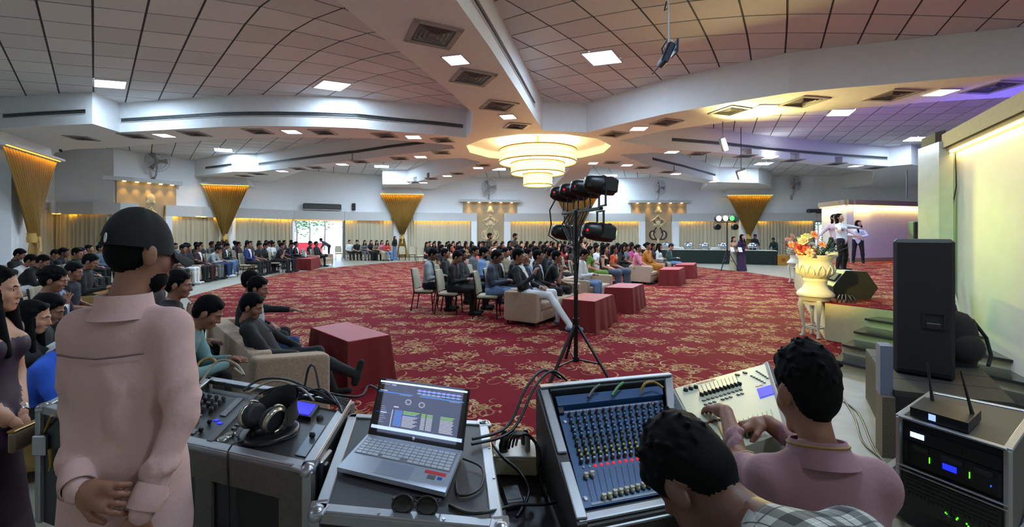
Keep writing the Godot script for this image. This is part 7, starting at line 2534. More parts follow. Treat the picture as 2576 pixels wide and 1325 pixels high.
	# sunglasses
	var sg := thing("sunglasses", "black sunglasses folded in front of the laptop", "sunglasses", on_y(1047, 1281, 0.858), -0.12)
	for s in [-1.0, 1.0]:
		g = G.new()
		g.ell(Vector3(s * 0.036, 0.019, 0.012), Vector3(0.029, 0.022, 0.004), Basis(Vector3.RIGHT, -0.5), 16, 8)
		obj("lens", g, mat("lens_black", Color(0.012, 0.014, 0.013), 0.06), sg)
		g = G.new()
		var rp := []
		for k in 21: rp.append(Vector3(s * 0.036 + cos(TAU * k / 20) * 0.031, 0.019 + sin(TAU * k / 20) * 0.022, 0.012 - sin(TAU * k / 20) * 0.011))
		g.tube(rp, 0.003, 6, false)
		obj("rim", g, knob_b, sg)
		g = G.new()
		g.tube([Vector3(s * 0.068, 0.028, 0.006), Vector3(s * 0.068, 0.02, -0.02), Vector3(s * 0.0, 0.008 + 0.004 * s, -0.04), Vector3(-s * 0.05, 0.006, -0.036)], [0.004, 0.0035, 0.003, 0.004], 6)
		obj("temple", g, knob_b, sg)
	g = G.new()
	g.tube([Vector3(-0.009, 0.026, 0.008), Vector3(0, 0.031, 0.008), Vector3(0.009, 0.026, 0.008)], 0.003, 6)
	obj("bridge", g, knob_b, sg)
	# ===== low box with the power block =====
	var d4 := deck_px([[1262, 1340], [1452, 1340], [1400, 1120], [1238, 1110]], [0.66, 0.66, 0.66, 0.66])
	flight_case(d4, 0.0, "black low case between the laptop case and mixing desk", blk, 0, false, false)
	var pw := thing("power_block", "white socket block with black plugs on the low case", "power strip", on_y(1296, 1198, 0.665), -0.05)
	g = G.new()
	g.box(Vector3(0, 0.04, -0.07), Vector3(0.185, 0.075, 0.15), Basis.IDENTITY, 0.008)
	obj("box", g, mat("power_cream", Color(0.62, 0.58, 0.5), 0.5), pw)
	g = G.new()
	g.box(Vector3(0, 0.08, -0.07), Vector3(0.18, 0.006, 0.145), Basis.IDENTITY, 0.002)
	obj("socket_plate", g, mat("power_white", Color(0.78, 0.77, 0.74), 0.4), pw)
	for q in [[-0.05, -0.04], [-0.05, -0.1], [0.04, -0.11]]:
		g = G.new()
		g.lathe([Vector2(0.02, 0.0), Vector2(0.021, 0.025), Vector2(0.014, 0.045), Vector2(0.008, 0.06)], 12, Transform3D(Basis.IDENTITY, Vector3(q[0], 0.083, q[1])))
		obj("plug", g, knob_b, pw)
	g = G.new()
	g.lathe([Vector2(0.011, 0.0), Vector2(0.011, 0.06), Vector2(0.008, 0.065)], 12, Transform3D(Basis.IDENTITY, Vector3(0.05, 0.083, -0.05)))
	obj("adapter_pin", g, mat("adapter_grey", Color(0.5, 0.49, 0.47), 0.4), pw)
	var ad := thing("power_adapter", "black laptop power brick lying on the low case", "adapter", on_y(1290, 1262, 0.66), 0.2)
	g = G.new()
	g.box(Vector3(0, 0.016, 0), Vector3(0.07, 0.03, 0.11), Basis.IDENTITY, 0.006)
	obj("brick", g, knob_b, ad)
	g = G.new()
	g.box(Vector3(0, 0.0315, 0), Vector3(0.05, 0.001, 0.07))
	obj("rating_label", g, mat("label_grey", Color(0.16, 0.16, 0.17), 0.5), ad)
	mixing_desk()
	light_console()
	racks()
	light_stand_near()
	desk_cables(dk)

func headphones(xf: Transform3D) -> void:
	var t := thing("headphones", "black headphones with silver trim lying on the media player", "headphones")
	t.transform = xf
	var blk := mat("pad_black", Color(0.02, 0.02, 0.022), 0.7)
	var sil := mat("trim_silver", Color(0.62, 0.60, 0.55), 0.25, 0.85)
	for s in [-1.0, 1.0]:
		var c := Vector3(s * 0.045 - 0.01, 0.045, 0.03)
		var ax := Transform3D(Basis(Vector3(0, 0, 1), PI / 2 - 0.25 * s) , c)
		var g := G.new()
		g.lathe([Vector2(0.03, -0.022), Vector2(0.044, -0.018), Vector2(0.046, 0.0), Vector2(0.04, 0.014), Vector2(0.02, 0.016)], 24, ax)
		obj("ear_pad", g, blk, t)
		g = G.new()
		g.lathe([Vector2(0.040, 0.004), Vector2(0.0475, 0.006), Vector2(0.0475, 0.018), Vector2(0.038, 0.022)], 24, Transform3D(ax.basis * Basis(Vector3(1, 0, 0), PI if s > 0 else 0.0), c + Vector3(s * 0.004, 0, 0)), false)
		obj("ear_cup_ring", g, sil, t)
		g = G.new()
		var hp := []
		for k in 10:
			var a := PI * k / 9.0
			hp.append(c + Vector3(s * 0.018, cos(a) * 0.05, -sin(a) * 0.05))
		g.tube(hp, 0.005, 6)
		obj("yoke", g, sil, t)
	var g := G.new()
	var rows := []
	for k in 17:
		var a := PI * k / 16.0
		var p := Vector3(-0.01 - cos(a) * 0.085, 0.05 + 0.035 * sin(a), 0.0 - sin(a) * 0.105)
		var q := []
		for i in 5: q.append(p + Vector3(0, 0.02 - 0.016 * i, 0.006 * sin(PI * i / 4.0)) * (1.0 + 0.6 * sin(a)))
		rows.append(q)
	g.sheet(rows)
	var rows2 := []
	for r in rows:
		var q := []
		for p in r: q.append(p + Vector3(0, 0.0, -0.012))
		rows2.append(q)
	g.sheet(rows2, true)
	obj("headband", g, blk, t)
	g = G.new()
	var cp := []
	for k in 26:
		var a := TAU * k / 22.0
		cp.append(Vector3(-0.02 + cos(a) * (0.12 + 0.001 * k), -0.018, 0.01 + sin(a) * 0.08))
	g.tube(cp, 0.0022, 5)
	obj("lead", g, blk, t)

func screen_image() -> ImageTexture:
	var w := 512
	var h := 320
	var im := Image.create(w, h, false, Image.FORMAT_RGB8)
	im.fill(Color(0.035, 0.033, 0.035))
	var R := func(x: int, y: int, ww: int, hh: int, c: Color): im.fill_rect(Rect2i(x, y, ww, hh), c)
	R.call(0, 0, w, 12, Color(0.72, 0.78, 0.92))
	R.call(0, 298, w, 22, Color(0.62, 0.70, 0.90))
	R.call(0, 14, w, 76, Color(0.09, 0.07, 0.06))
	R.call(8, 18, 56, 6, Color(0.4, 0.4, 0.42)); R.call(74, 18, 26, 9, Color(0.5, 0.5, 0.55))
	R.call(8, 62, 46, 6, Color(0.6, 0.6, 0.6))
	R.call(0, 72, 210, 5, Color(0.1, 0.4, 0.8))
	R.call(250, 72, 250, 5, Color(0.1, 0.42, 0.85))
	for k in 256:
		var a := absf(sin(k * 0.37) * sin(k * 0.113)) * 8.0 + 2.0
		R.call(230 + k, 38 - int(a), 1, int(a * 2), Color(0.42, 0.47, 0.92))
		R.call(230 + k, 57 - int(a * 0.7), 1, int(a * 1.4), Color(0.38, 0.52, 0.75))
	R.call(130, 80, 70, 4, Color(0.4, 0.4, 0.4)); R.call(255, 64, 120, 3, Color(0.5, 0.42, 0.4)); R.call(420, 80, 60, 3, Color(0.5, 0.5, 0.5))
	R.call(0, 90, w, 64, Color(0.055, 0.055, 0.058))
	for c in [[190, 122], [270, 128]]:
		for k in 160:
			var a := TAU * k / 160.0
			for r in [17, 18, 12]: im.set_pixel(c[0] + int(cos(a) * r), c[1] + int(sin(a) * r), Color(0.75, 0.75, 0.78))
	for k in 9: R.call(38, 168 + 13 * k, 20 + (k * 7) % 24, 4, Color(0.4, 0.4, 0.42))
	R.call(10, 205, 90, 10, Color(0.07, 0.12, 0.34)); R.call(38, 207, 36, 5, Color(0.8, 0.8, 0.85))
	for k in 14: R.call(106, 186 + 8 * k, 5, 6, Color(0.7, 0.7, 0.72))
	R.call(110, 160, 30, 8, Color(0.6, 0.6, 0.62))
	for k in 13:
		var y := 184 + 8 * k
		R.call(122, y, 46, 6, Color(0.13, 0.33, 0.62))
		var cc := Color(0.45, 0.65, 0.12) if k < 3 else Color(0.62, 0.62, 0.64)
		R.call(172, y, 96 - (k * 11) % 34, 4, cc)
		R.call(278, y, 24, 4, cc); R.call(308, y, 34, 4, cc)
		R.call(384, y, 76 - (k * 5) % 12, 4, cc)
	R.call(172, 208, 96, 6, Color(0.1, 0.2, 0.55))
	return ImageTexture.create_from_image(im)

func laptop() -> void:
	var base := deck_px([[848, 1185], [1120, 1250], [1163, 1143], [925, 1100]], [0.862, 0.862, 0.862, 0.862])
	var t := thing("laptop", "open silver laptop showing a music mixing program", "laptop")
	var sil := mat("laptop_silver", Color(0.60, 0.62, 0.66), 0.35, 0.35)
	var g := G.new()
	base.slab(g, 0, 1, 0, 1, 0.0, 0.014)
	obj("base", g, sil, t)
	g = G.new()
	base.slab(g, 0.03, 0.97, 0.42, 0.90, 0.0142, 0.0148)
	obj("keyboard_well", g, mat("key_well", Color(0.42, 0.43, 0.46), 0.5), t)
	var key_m := mat("key_silver", Color(0.66, 0.67, 0.70), 0.5)
	for j in 6:
		for i in 16:
			if j == 0 and i > 3 and i < 9: continue
			var u := 0.045 + 0.0575 * i
			var v := 0.435 + 0.0765 * j
			g = G.new()
			base.slab(g, u, u + 0.049, v, v + 0.062, 0.0148, 0.0172)
			obj("key", g, key_m, t)
	g = G.new()
	base.slab(g, 0.31, 0.485, 0.435, 0.497, 0.0148, 0.0172)
	obj("space_bar", g, key_m, t)
	g = G.new()
	base.slab(g, 0.34, 0.66, 0.06, 0.37, 0.0141, 0.0146)
	obj("touchpad", g, mat("pad_silver", Color(0.54, 0.56, 0.60), 0.3, 0.3), t)
	for q in [[0.76, 0.95, 0.30, 0.37, Color(0.70, 0.16, 0.16), "red_sticker"], [0.80, 0.87, 0.19, 0.28, Color(0.30, 0.32, 0.33), "grey_sticker"], [0.89, 0.93, 0.21, 0.27, Color(0.08, 0.25, 0.60), "blue_sticker"]]:
		g = G.new()
		base.slab(g, q[0], q[1], q[2], q[3], 0.0142, 0.0146)
		obj(q[5], g, mat("sticker_%s" % q[5], q[4], 0.4), t)
	# lid
	var bl := base.at(0, 1.0, 0.012)
	var br := base.at(1, 1.0, 0.012)
	var tl := at_d(956, 950, 1.69)
	var tr := at_d(1181, 979, 1.575)
	var n := (br - bl).cross(tl - bl).normalized()
	if n.z < 0: n = -n
	g = G.new()
	var b4 := [bl, br, tr, tl]
	var bk := []
	for p in b4: bk.append(p - n * 0.008)
	g.frustum(bk, b4)
	obj("lid", g, mat("lid_dark", Color(0.02, 0.02, 0.022), 0.3), t)
	var L := func(u: float, v: float, o: float): return bl.lerp(br, u).lerp(tl.lerp(tr, u), v) + n * o
	g = G.new()
	g.quad(L.call(0.02, 0.13, 0.0015), L.call(0.985, 0.13, 0.0015), L.call(0.985, 0.965, 0.0015), L.call(0.02, 0.965, 0.0015))
	var m := StandardMaterial3D.new()
	m.resource_name = "laptop_screen"
	var im := screen_image()
	m.albedo_color = Color(0.02, 0.02, 0.02); m.roughness = 0.25
	m.emission_enabled = true; m.emission = Color.BLACK; m.emission_texture = im; m.emission_energy_multiplier = 1.0
	obj("screen", g, m, t)
	var al := AreaLight3D.new()
	al.name = "screen_light"
	t.add_child(al)
	al.area_size = Vector2(0.34, 0.2); al.light_energy = 0.06; al.light_color = Color(0.7, 0.78, 1.0); al.shadow_enabled = true; al.area_range = 10.0
	var zx: Vector3 = (br - bl).normalized()
	al.transform = Transform3D(Basis(zx, n.cross(zx), n), L.call(0.5, 0.55, 0.01))
	g = G.new()
	g.lathe([Vector2(0.006, 0), Vector2(0.006, 0.001)], 14, Transform3D(Basis(zx, n, zx.cross(n)), L.call(0.5, 0.065, 0.0012)))
	obj("emblem", g, mats["steel"], t)

func mixing_desk() -> void:
	var dk := deck_px([[1470, 1278], [1692, 1236], [1664, 978], [1396, 1006]], [0.80, 0.80, 0.95, 0.95])
	var cs := thing("flight_case", "worn metal edged case round the blue mixing desk", "case")
	var lam := rough_mat("laminate", Color.BLACK, Color.BLACK, 0.1, 1.0)
	var grime := rough_mat("worn_grey", Color(0.13, 0.12, 0.11), Color(0.22, 0.205, 0.19), 0.05, 4.0, 0.6)
	var lo := []
	var P := func(u: float, v: float, y: float): 
		var q := dk.at(u, v)
		return Vector3(q.x, y, q.z)
	var wall := func(called: String, u0: float, u1: float, v0: float, v1: float, ya: float, yb: float, m: Material):
		var g := G.new()
		g.frustum([P.call(u0, v0, 0.1), P.call(u1, v0, 0.1), P.call(u1, v1, 0.1), P.call(u0, v1, 0.1)], [P.call(u0, v0, ya), P.call(u1, v0, ya), P.call(u1, v1, yb), P.call(u0, v1, yb)])
		obj(called, g, m, cs)
	wall.call(&"side_wall", -0.14, -0.03, -0.14, 1.12, 0.80, 0.985, grime)
	wall.call(&"side_wall", 1.03, 1.12, -0.14, 1.12, 0.80, 0.985, grime)
	wall.call(&"front_wall", -0.03, 1.03, -0.14, -0.03, 0.79, 0.80, grime)
	wall.call(&"back_wall", -0.03, 1.03, 1.03, 1.12, 0.985, 1.0, mats["black_plastic"])
	wall.call(&"tray", -0.03, 1.03, -0.03, 1.03, 0.74, 0.86, mats["black_plastic"])
	var strip := func(a: Vector3, b: Vector3, w: float):
		var g := G.new()
		g.bar(a, b, w, 0.012, Vector3.UP, 0.003)
		obj("edge_strip", g, mats["alu"], cs)
	strip.call(P.call(-0.08, -0.12, 0.808), P.call(-0.08, 0.3, 0.869), 0.034)
	strip.call(P.call(-0.08, 0.38, 0.882), P.call(-0.08, 1.1, 0.988), 0.034)
	strip.call(P.call(1.075, -0.12, 0.808), P.call(1.075, 1.1, 0.988), 0.034)
	strip.call(P.call(-0.12, -0.09, 0.80), P.call(1.1, -0.09, 0.80), 0.03)
	strip.call(P.call(-0.12, -0.13, 0.775), P.call(1.1, -0.13, 0.775), 0.02)
	strip.call(P.call(-0.12, 1.085, 0.998), P.call(1.1, 1.085, 0.998), 0.028)
	var t := thing("mixing_desk", "blue analogue mixing desk with rows of knobs and white faders", "mixing desk")
	var blue := mat("desk_blue", Color(0.15, 0.27, 0.42), 0.38, 0.15)
	var g := G.new()
	dk.slab(g, 0, 1, 0, 0.86, -0.04, 0.0)
	obj("panel", g, blue, t)
	g = G.new()
	dk.slab(g, 0, 1, 0.885, 1.0, -0.02, 0.018)
	obj("rear_panel", g, blue, t)
	g = G.new()
	dk.slab(g, 0.08, 0.98, 0.008, 0.025, 0.0005, 0.002)
	obj("scribble_strip", g, mat("strip_pale", Color(0.5, 0.52, 0.55), 0.5), t)
	g = G.new()
	dk.slab(g, 0.03, 0.95, 0.835, 0.85, 0.0005, 0.001)
	obj("scribble_strip", g, mat("strip_pale", Color.WHITE), t)
	for q in [[0.035, 0.06], [0.035, 0.74], [0.965, 0.06], [0.90, 0.83]]:
		g = G.new()
		g.lathe([Vector2(0.009, 0), Vector2(0.008, 0.003), Vector2(0.003, 0.0035)], 12, dk.frame(q[0], q[1], 0.0005))
		obj("screw", g, mats["steel"], t)
	var km := knob_mesh(0.0072, 0.016)
	var cap_m := G.new()
	cap_m.lathe([Vector2(0.0045, 0.0), Vector2(0.004, 0.0035), Vector2(0.0005, 0.0042)], 8, Transform3D.IDENTITY, false)
	var capm := cap_m.mesh()
	var body := mat("knob_slate", Color(0.20, 0.215, 0.22), 0.4)
	var hues := {"b": mat("cap_blue", Color(0.32, 0.50, 0.70), 0.35), "w": mat("cap_white", Color(0.62, 0.64, 0.66), 0.35), "y": mat("cap_yellow", Color(0.72, 0.66, 0.18), 0.4), "r": mat("cap_red", Color(0.42, 0.12, 0.12), 0.4), "g": mat("cap_grey", Color(0.34, 0.36, 0.38), 0.4)}
	var rows := ["w", "y", "y", "g", "g", "g", "b", "b", "b", "g", "b", "g", "r"]
	var chans := 15
	for j in rows.size():
		var v := 0.335 + 0.0385 * j
		for i in chans:
			var u := 0.085 + 0.0635 * i + (0.008 if j % 2 == 1 else 0.0)
			if u > 0.985: continue
			var xf := dk.frame(u, v, 0.0)
			part_at("knob", km, body, t, xf)
			part_at("knob_cap", capm, hues[rows[j]], t, Transform3D(xf.basis, xf.origin + dk.n * 0.0155))
	var fcap := G.new()
	fcap.box(Vector3(0, 0.008, 0), Vector3(0.012, 0.016, 0.022), Basis.IDENTITY, 0.004)
	fcap.box(Vector3(0, 0.017, 0), Vector3(0.013, 0.004, 0.008))
	var fm := fcap.mesh()
	var cream := mat("fader_cream", Color(0.66, 0.63, 0.53), 0.4)
	var fpos := [0.205, 0.21, 0.03, 0.03, 0.045, 0.045, 0.05, 0.05, 0.055, 0.06, 0.06, 0.07, 0.07, 0.08, 0.08]
	for i in chans:
		var u := 0.095 + 0.0635 * i
		g = G.new()
		dk.slab(g, u - 0.004, u + 0.004, 0.035, 0.26, 0.0003, 0.001)
		obj("fader_slot", g, mats["slot_dark"], t)
		part_at("fader", fm, cream, t, dk.frame(u, fpos[i] + 0.01, 0.0))
		if i > 1: part_at("mute_lamp", capm, glow("red_mute_lamp", Color(1.0, 0.05, 0.08), 1.6), t, dk.frame(u - 0.008, 0.292, 0.001))
		else: part_at("mute_button", capm, hues["w"], t, dk.frame(u, 0.292, 0.001))
	g = G.new()
	dk.slab(g, 0.0, 0.045, 0.815, 0.9, 0.0, 0.012)
	obj("socket_block", g, mats["black_plastic"], t)

func light_console() -> void:
	var dk := deck_px([[1790, 1152], [1980, 1085], [1925, 915], [1697, 976]], [0.93, 0.93, 0.95, 0.95])
	var t := thing("lighting_console", "cream lighting console with blue display under the operator's hands", "lighting console")
	var crm := mat("console_cream", Color(0.62, 0.62, 0.54), 0.45)
	var g := G.new()
	dk.slab(g, 0, 1, 0, 1, -0.07, 0.0)
	obj("body", g, crm, t)
	for q in [[-0.055, 0.0], [1.0, 1.05]]:
		g = G.new()
		var a := dk.at((q[0] + q[1]) / 2, -0.02, -0.035)
		var b := dk.at((q[0] + q[1]) / 2, 1.03, -0.035)
		g.bar(a, b, 0.045, 0.09, dk.n, 0.02)
		obj("end_cheek", g, mat("cheek_blue", Color(0.22, 0.27, 0.33), 0.4), t)
	var dark := mat("console_key", Color(0.09, 0.10, 0.13), 0.45)
	var capb := G.new()
	capb.box(Vector3(0, 0.008, 0), Vector3(0.012, 0.016, 0.02), Basis.IDENTITY, 0.003)
	var cm := capb.mesh()
	for i in 11:
		var u := 0.2 + 0.042 * i
		g = G.new()
		dk.slab(g, u - 0.003, u + 0.003, 0.74, 0.93, 0.0002, 0.001)
		obj("fader_slot", g, mat("slot_grey", Color(0.33, 0.33, 0.3), 0.6), t)
		part_at("fader", cm, mat("fader_black", Color(0.03, 0.03, 0.033), 0.4), t, dk.frame(u, 0.745))
	for i in 10:
		for j in 2:
			if j == 1 and i % 4 == 3: continue
			part_at("button", button_mesh(0.016, 0.011, 0.004), dark, t, dk.frame(0.2 + 0.046 * i, 0.665 - 0.065 * j))
	for i in 6:
		part_at("button", button_mesh(0.012, 0.009, 0.004), dark, t, dk.frame(0.79 + 0.025 * i, 0.84 - 0.035 * i))
		part_at("button", button_mesh(0.012, 0.009, 0.004), dark, t, dk.frame(0.87 + 0.02 * i, 0.9 - 0.035 * i))
	for i in 4: part_at("button", button_mesh(0.02, 0.011, 0.004), mat("key_red", Color(0.4, 0.08, 0.09), 0.4) if i % 2 else dark, t, dk.frame(0.12 + 0.05 * i, 0.36))
	for i in 12:
		var u := 0.22 + 0.06 * i
		g = G.new()
		dk.slab(g, u - 0.003, u + 0.003, 0.05, 0.28, 0.0002, 0.001)
		obj("fader_slot", g, mat("slot_grey", Color.WHITE), t)
		part_at("fader", cm, mat("fader_pale", Color(0.5, 0.49, 0.43), 0.4), t, dk.frame(u, 0.09 + 0.004 * (i % 3)))
	for i in 3: part_at("knob", knob_mesh(0.011, 0.014), dark, t, dk.frame(0.08 + 0.05 * i, 0.9))
	for i in 2:
		g = G.new()
		g.lathe([Vector2(0.012, 0), Vector2(0.011, 0.006)], 14, dk.frame(0.64 + 0.09 * i, 0.93))
		obj("socket", g, dark, t)
	g = G.new()
	dk.slab(g, 0.80, 0.985, 0.46, 0.60, 0.0005, 0.003)
	obj("display", g, glow("console_display", Color(0.05, 0.04, 1.0), 1.3), t)
	for q in [["CONTROLLER", 0.30, 0.965, 0.0027], ["DMX", 0.13, 0.965, 0.0027], ["DISCO DMX", 0.84, 0.64, 0.0013]]:
		var tm := TextMesh.new()
		tm.text = q[0]; tm.font_size = 14; tm.pixel_size = q[3] * 0.55; tm.depth = 0.0006
		var o := obj("lettering", tm, mat("red_print", Color(0.62, 0.16, 0.14), 0.5), t)
		var f := dk.frame(q[1], q[2], 0.0012)
		o.transform = Transform3D(Basis(f.basis.x, -f.basis.z, f.basis.y), f.origin)
	# table the console stands on
	var tb := thing("desk_case", "black covered case carrying the lighting console", "case")
	g = G.new()
	var lo := []
	var hi := []
	for q in [[-0.1, -0.3], [1.12, -0.3], [1.12, 1.03], [-0.1, 1.03]]:
		var p := dk.at(q[0], q[1])
		lo.append(Vector3(p.x, 0.02, p.z)); hi.append(Vector3(p.x, 0.86, p.z))
	g.frustum(lo, hi)
	obj("body", g, mats["black_cloth"], tb)

func racks() -> void:
	var dk := deck_px([[2262, 1047], [2536, 1132], [2600, 1040], [2345, 989]], [0.70, 0.70, 0.70, 0.70])
	var t := thing("amplifier_rack", "metal edged rack case of amplifiers with lit displays", "rack")
	var blk: Material = mats["gear_black"]
	var g := G.new()
	var dn := func(u: float, v: float, y: float): 
		var p := dk.at(u, v)
		return Vector3(p.x, y, p.z)
	g = G.new()
	g.frustum([dn.call(0, 0.04, 0.25), dn.call(1, 0.04, 0.25), dn.call(1, 1, 0.25), dn.call(0, 1, 0.25)], [dk.at(0, 0.04), dk.at(1, 0.04), dk.at(1, 1), dk.at(0, 1)])
	obj("shell", g, blk, t)
	g = G.new()
	dk.slab(g, 0.01, 0.985, 0.02, 0.985, 0.0, 0.004)
	obj("top_panel", g, rough_mat("rack_top", Color(0.115, 0.105, 0.09), Color(0.15, 0.14, 0.12), 0.1, 6.0, 0.5), t)
	for q in [[0.0, 0.0, 1.0, 0.0], [1.0, 0.0, 1.0, 1.0], [0.0, 1.0, 1.0, 1.0], [0.0, 0.0, 0.0, 1.0]]:
		g = G.new()
		g.bar(dk.at(q[0], q[1], 0.004), dk.at(q[2], q[3], 0.004), 0.03, 0.012, Vector3.UP, 0.003)
		obj("edge_strip", g, mats["alu"], t)
	for y in [0.455, 0.435]:
		g = G.new()
		g.bar(dn.call(-0.01, -0.01, y), dn.call(1.01, -0.01, y), 0.02, 0.008, Vector3.UP, 0.002)
		obj("edge_strip", g, mats["alu"], t)
	for u in [0.0, 1.0]:
		g = G.new()
		g.bar(dn.call(u, 0, 0.25), dn.call(u, 0, 0.70), 0.022, 0.022, Vector3.RIGHT, 0.003)
		obj("corner_post", g, mats["alu"], t)
	# three units
	var unit := func(called: String, y0: float, y1: float, o: float, m: Material):
		var gg := G.new()
		gg.frustum([dn.call(0.05, -o, y0), dn.call(0.95, -o, y0), dn.call(0.95, 0.05, y0), dn.call(0.05, 0.05, y0)], [dn.call(0.05, -o, y1), dn.call(0.95, -o, y1), dn.call(0.95, 0.05, y1), dn.call(0.05, 0.05, y1)])
		return obj(called, gg, m, t)
	var face := func(parent: Node, called: String, u0: float, u1: float, y0: float, y1: float, m: Material, o: float):
		var gg := G.new()
		gg.frustum([dn.call(u0, -o - 0.006, y0), dn.call(u1, -o - 0.006, y0), dn.call(u1, -o + 0.01, y0), dn.call(u0, -o + 0.01, y0)], [dn.call(u0, -o - 0.006, y1), dn.call(u1, -o - 0.006, y1), dn.call(u1, -o + 0.01, y1), dn.call(u0, -o + 0.01, y1)])
		obj(called, gg, m, parent)
	var gr := mat("unit_dark", Color(0.055, 0.06, 0.065), 0.4)
	var a: Node = unit.call(&"processor", 0.595, 0.655, 0.0, gr)
	face.call(a, &"display", 0.12, 0.26, 0.617, 0.642, glow("pale_display", Color(0.62, 0.78, 1.0), 1.5), 0.0)
	for k in 14: face.call(a, &"button", 0.36 + 0.04 * k, 0.375 + 0.04 * k, 0.607 + 0.014 * (k % 3), 0.614 + 0.014 * (k % 3), mats["black_plastic"], 0.0)
	var b: Node = unit.call(&"amplifier", 0.475, 0.59, 0.0, gr)
	face.call(b, &"display", 0.44, 0.57, 0.512, 0.54, glow("blue_amp_display", Color(0.08, 0.13, 1.0), 1.4), 0.0)
	for u in [0.31, 0.68]: face.call(b, &"level_lamp", u, u + 0.008, 0.513, 0.542, glow("green_level_lamp", Color(0.35, 1.0, 0.1), 1.6), 0.0)
	face.call(b, &"power_lamp", 0.86, 0.868, 0.51, 0.517, glow("blue_power_lamp", Color(0.1, 0.3, 1.0), 2.5), 0.0)
	for q in [[0.14, 0.3], [0.42, 0.62], [0.72, 0.88]]: face.call(b, &"vent_grille", q[0], q[1], 0.553, 0.578, mats["slot_dark"], 0.0)
	for u in [0.06, 0.92]: face.call(b, &"rack_ear", u, u + 0.03, 0.48, 0.585, mat("ear_grey", Color(0.09, 0.095, 0.1), 0.4), 0.004)
	var c: Node = unit.call(&"amplifier", 0.262, 0.425, 0.02, mat("amp_grey", Color(0.10, 0.11, 0.115), 0.45))
	for k in 4: face.call(c, &"vent_slat", 0.08, 0.92, 0.345 + 0.02 * k, 0.352 + 0.02 * k, mats["slot_dark"], 0.02)
	for k in 20: face.call(c, &"vent_slot", 0.1 + 0.041 * k, 0.112 + 0.041 * k, 0.322, 0.34, mats["slot_dark"], 0.02)
	for q in [[0.47, 0.306], [0.485, 0.3], [0.57, 0.297], [0.58, 0.305], [0.66, 0.297], [0.675, 0.288], [0.74, 0.297], [0.76, 0.29], [0.9, 0.297], [0.9, 0.285]]: face.call(c, &"green_lamp", q[0], q[0] + 0.012, q[1], q[1] + 0.006, mats["green_level_lamp"], 0.02)
	face.call(c, &"blue_lamp", 0.86, 0.872, 0.298, 0.307, mats["blue_power_lamp"], 0.02)
	for u in [0.5, 0.77]:
		g = G.new()
		var fr := dn.call(u, -0.03, 0.295)
		g.lathe([Vector2(0.014, 0), Vector2(0.011, 0.014)], 12, Transform3D(Basis(Vector3.RIGHT, PI / 2) , fr))
		obj("knob", g, mats["black_plastic"], c)
	# receiver with aerials on the rack
	var r := thing("wireless_receiver", "black wireless microphone receiver with two aerials on the rack", "receiver")
	g = G.new()
	dk.slab(g, 0.10, 0.66, 0.04, 0.45, 0.012, 0.06)
	obj("body", g, mat("receiver_black", Color(0.05, 0.05, 0.052), 0.4), r)
	g = G.new()
	g.frustum([dk.at(0.29, 0.036, 0.022), dk.at(0.36, 0.036, 0.022), dk.at(0.36, 0.05, 0.022), dk.at(0.29, 0.05, 0.022)], [dk.at(0.29, 0.036, 0.052), dk.at(0.36, 0.036, 0.052), dk.at(0.36, 0.05, 0.052), dk.at(0.29, 0.05, 0.052)])
	obj("display", g, glow("receiver_display", Color(0.5, 0.6, 1.0), 1.1), r)
	for q in [[0.20, 0.40, 2333, 912], [0.62, 0.30, 2416, 931]]:
		g = G.new()
		var p := dk.at(q[0], q[1], 0.06)
		var top := at_d(q[2], q[3], -p.z + 0.02)
		g.tube([p, p.lerp(top, 0.15), top], [0.009, 0.007, 0.004], 8)
		obj("aerial", g, mats["black_plastic"], r)
	# trunk under the rack
	var d2 := deck_px([[2222, 1180], [2580, 1345], [2700, 1230], [2330, 1100]], [0.25, 0.25, 0.25, 0.25])
	var f2 := flight_case(d2, 0.02, "large metal edged trunk under the amplifier rack", mats["slot_dark"])
	ball_corner(d2, 0.005, 0.005, f2)
	g = G.new()
	var lp := d2.at(0.16, 0.0, -0.07)
	g.box(lp + Vector3(-0.01, 0, 0.012), Vector3(0.11, 0.12, 0.02), Basis(Vector3.UP, 0.85), 0.01)
	obj("butterfly_latch", g, mat("latch_rust", Color(0.33, 0.22, 0.19), 0.4, 0.5), f2)

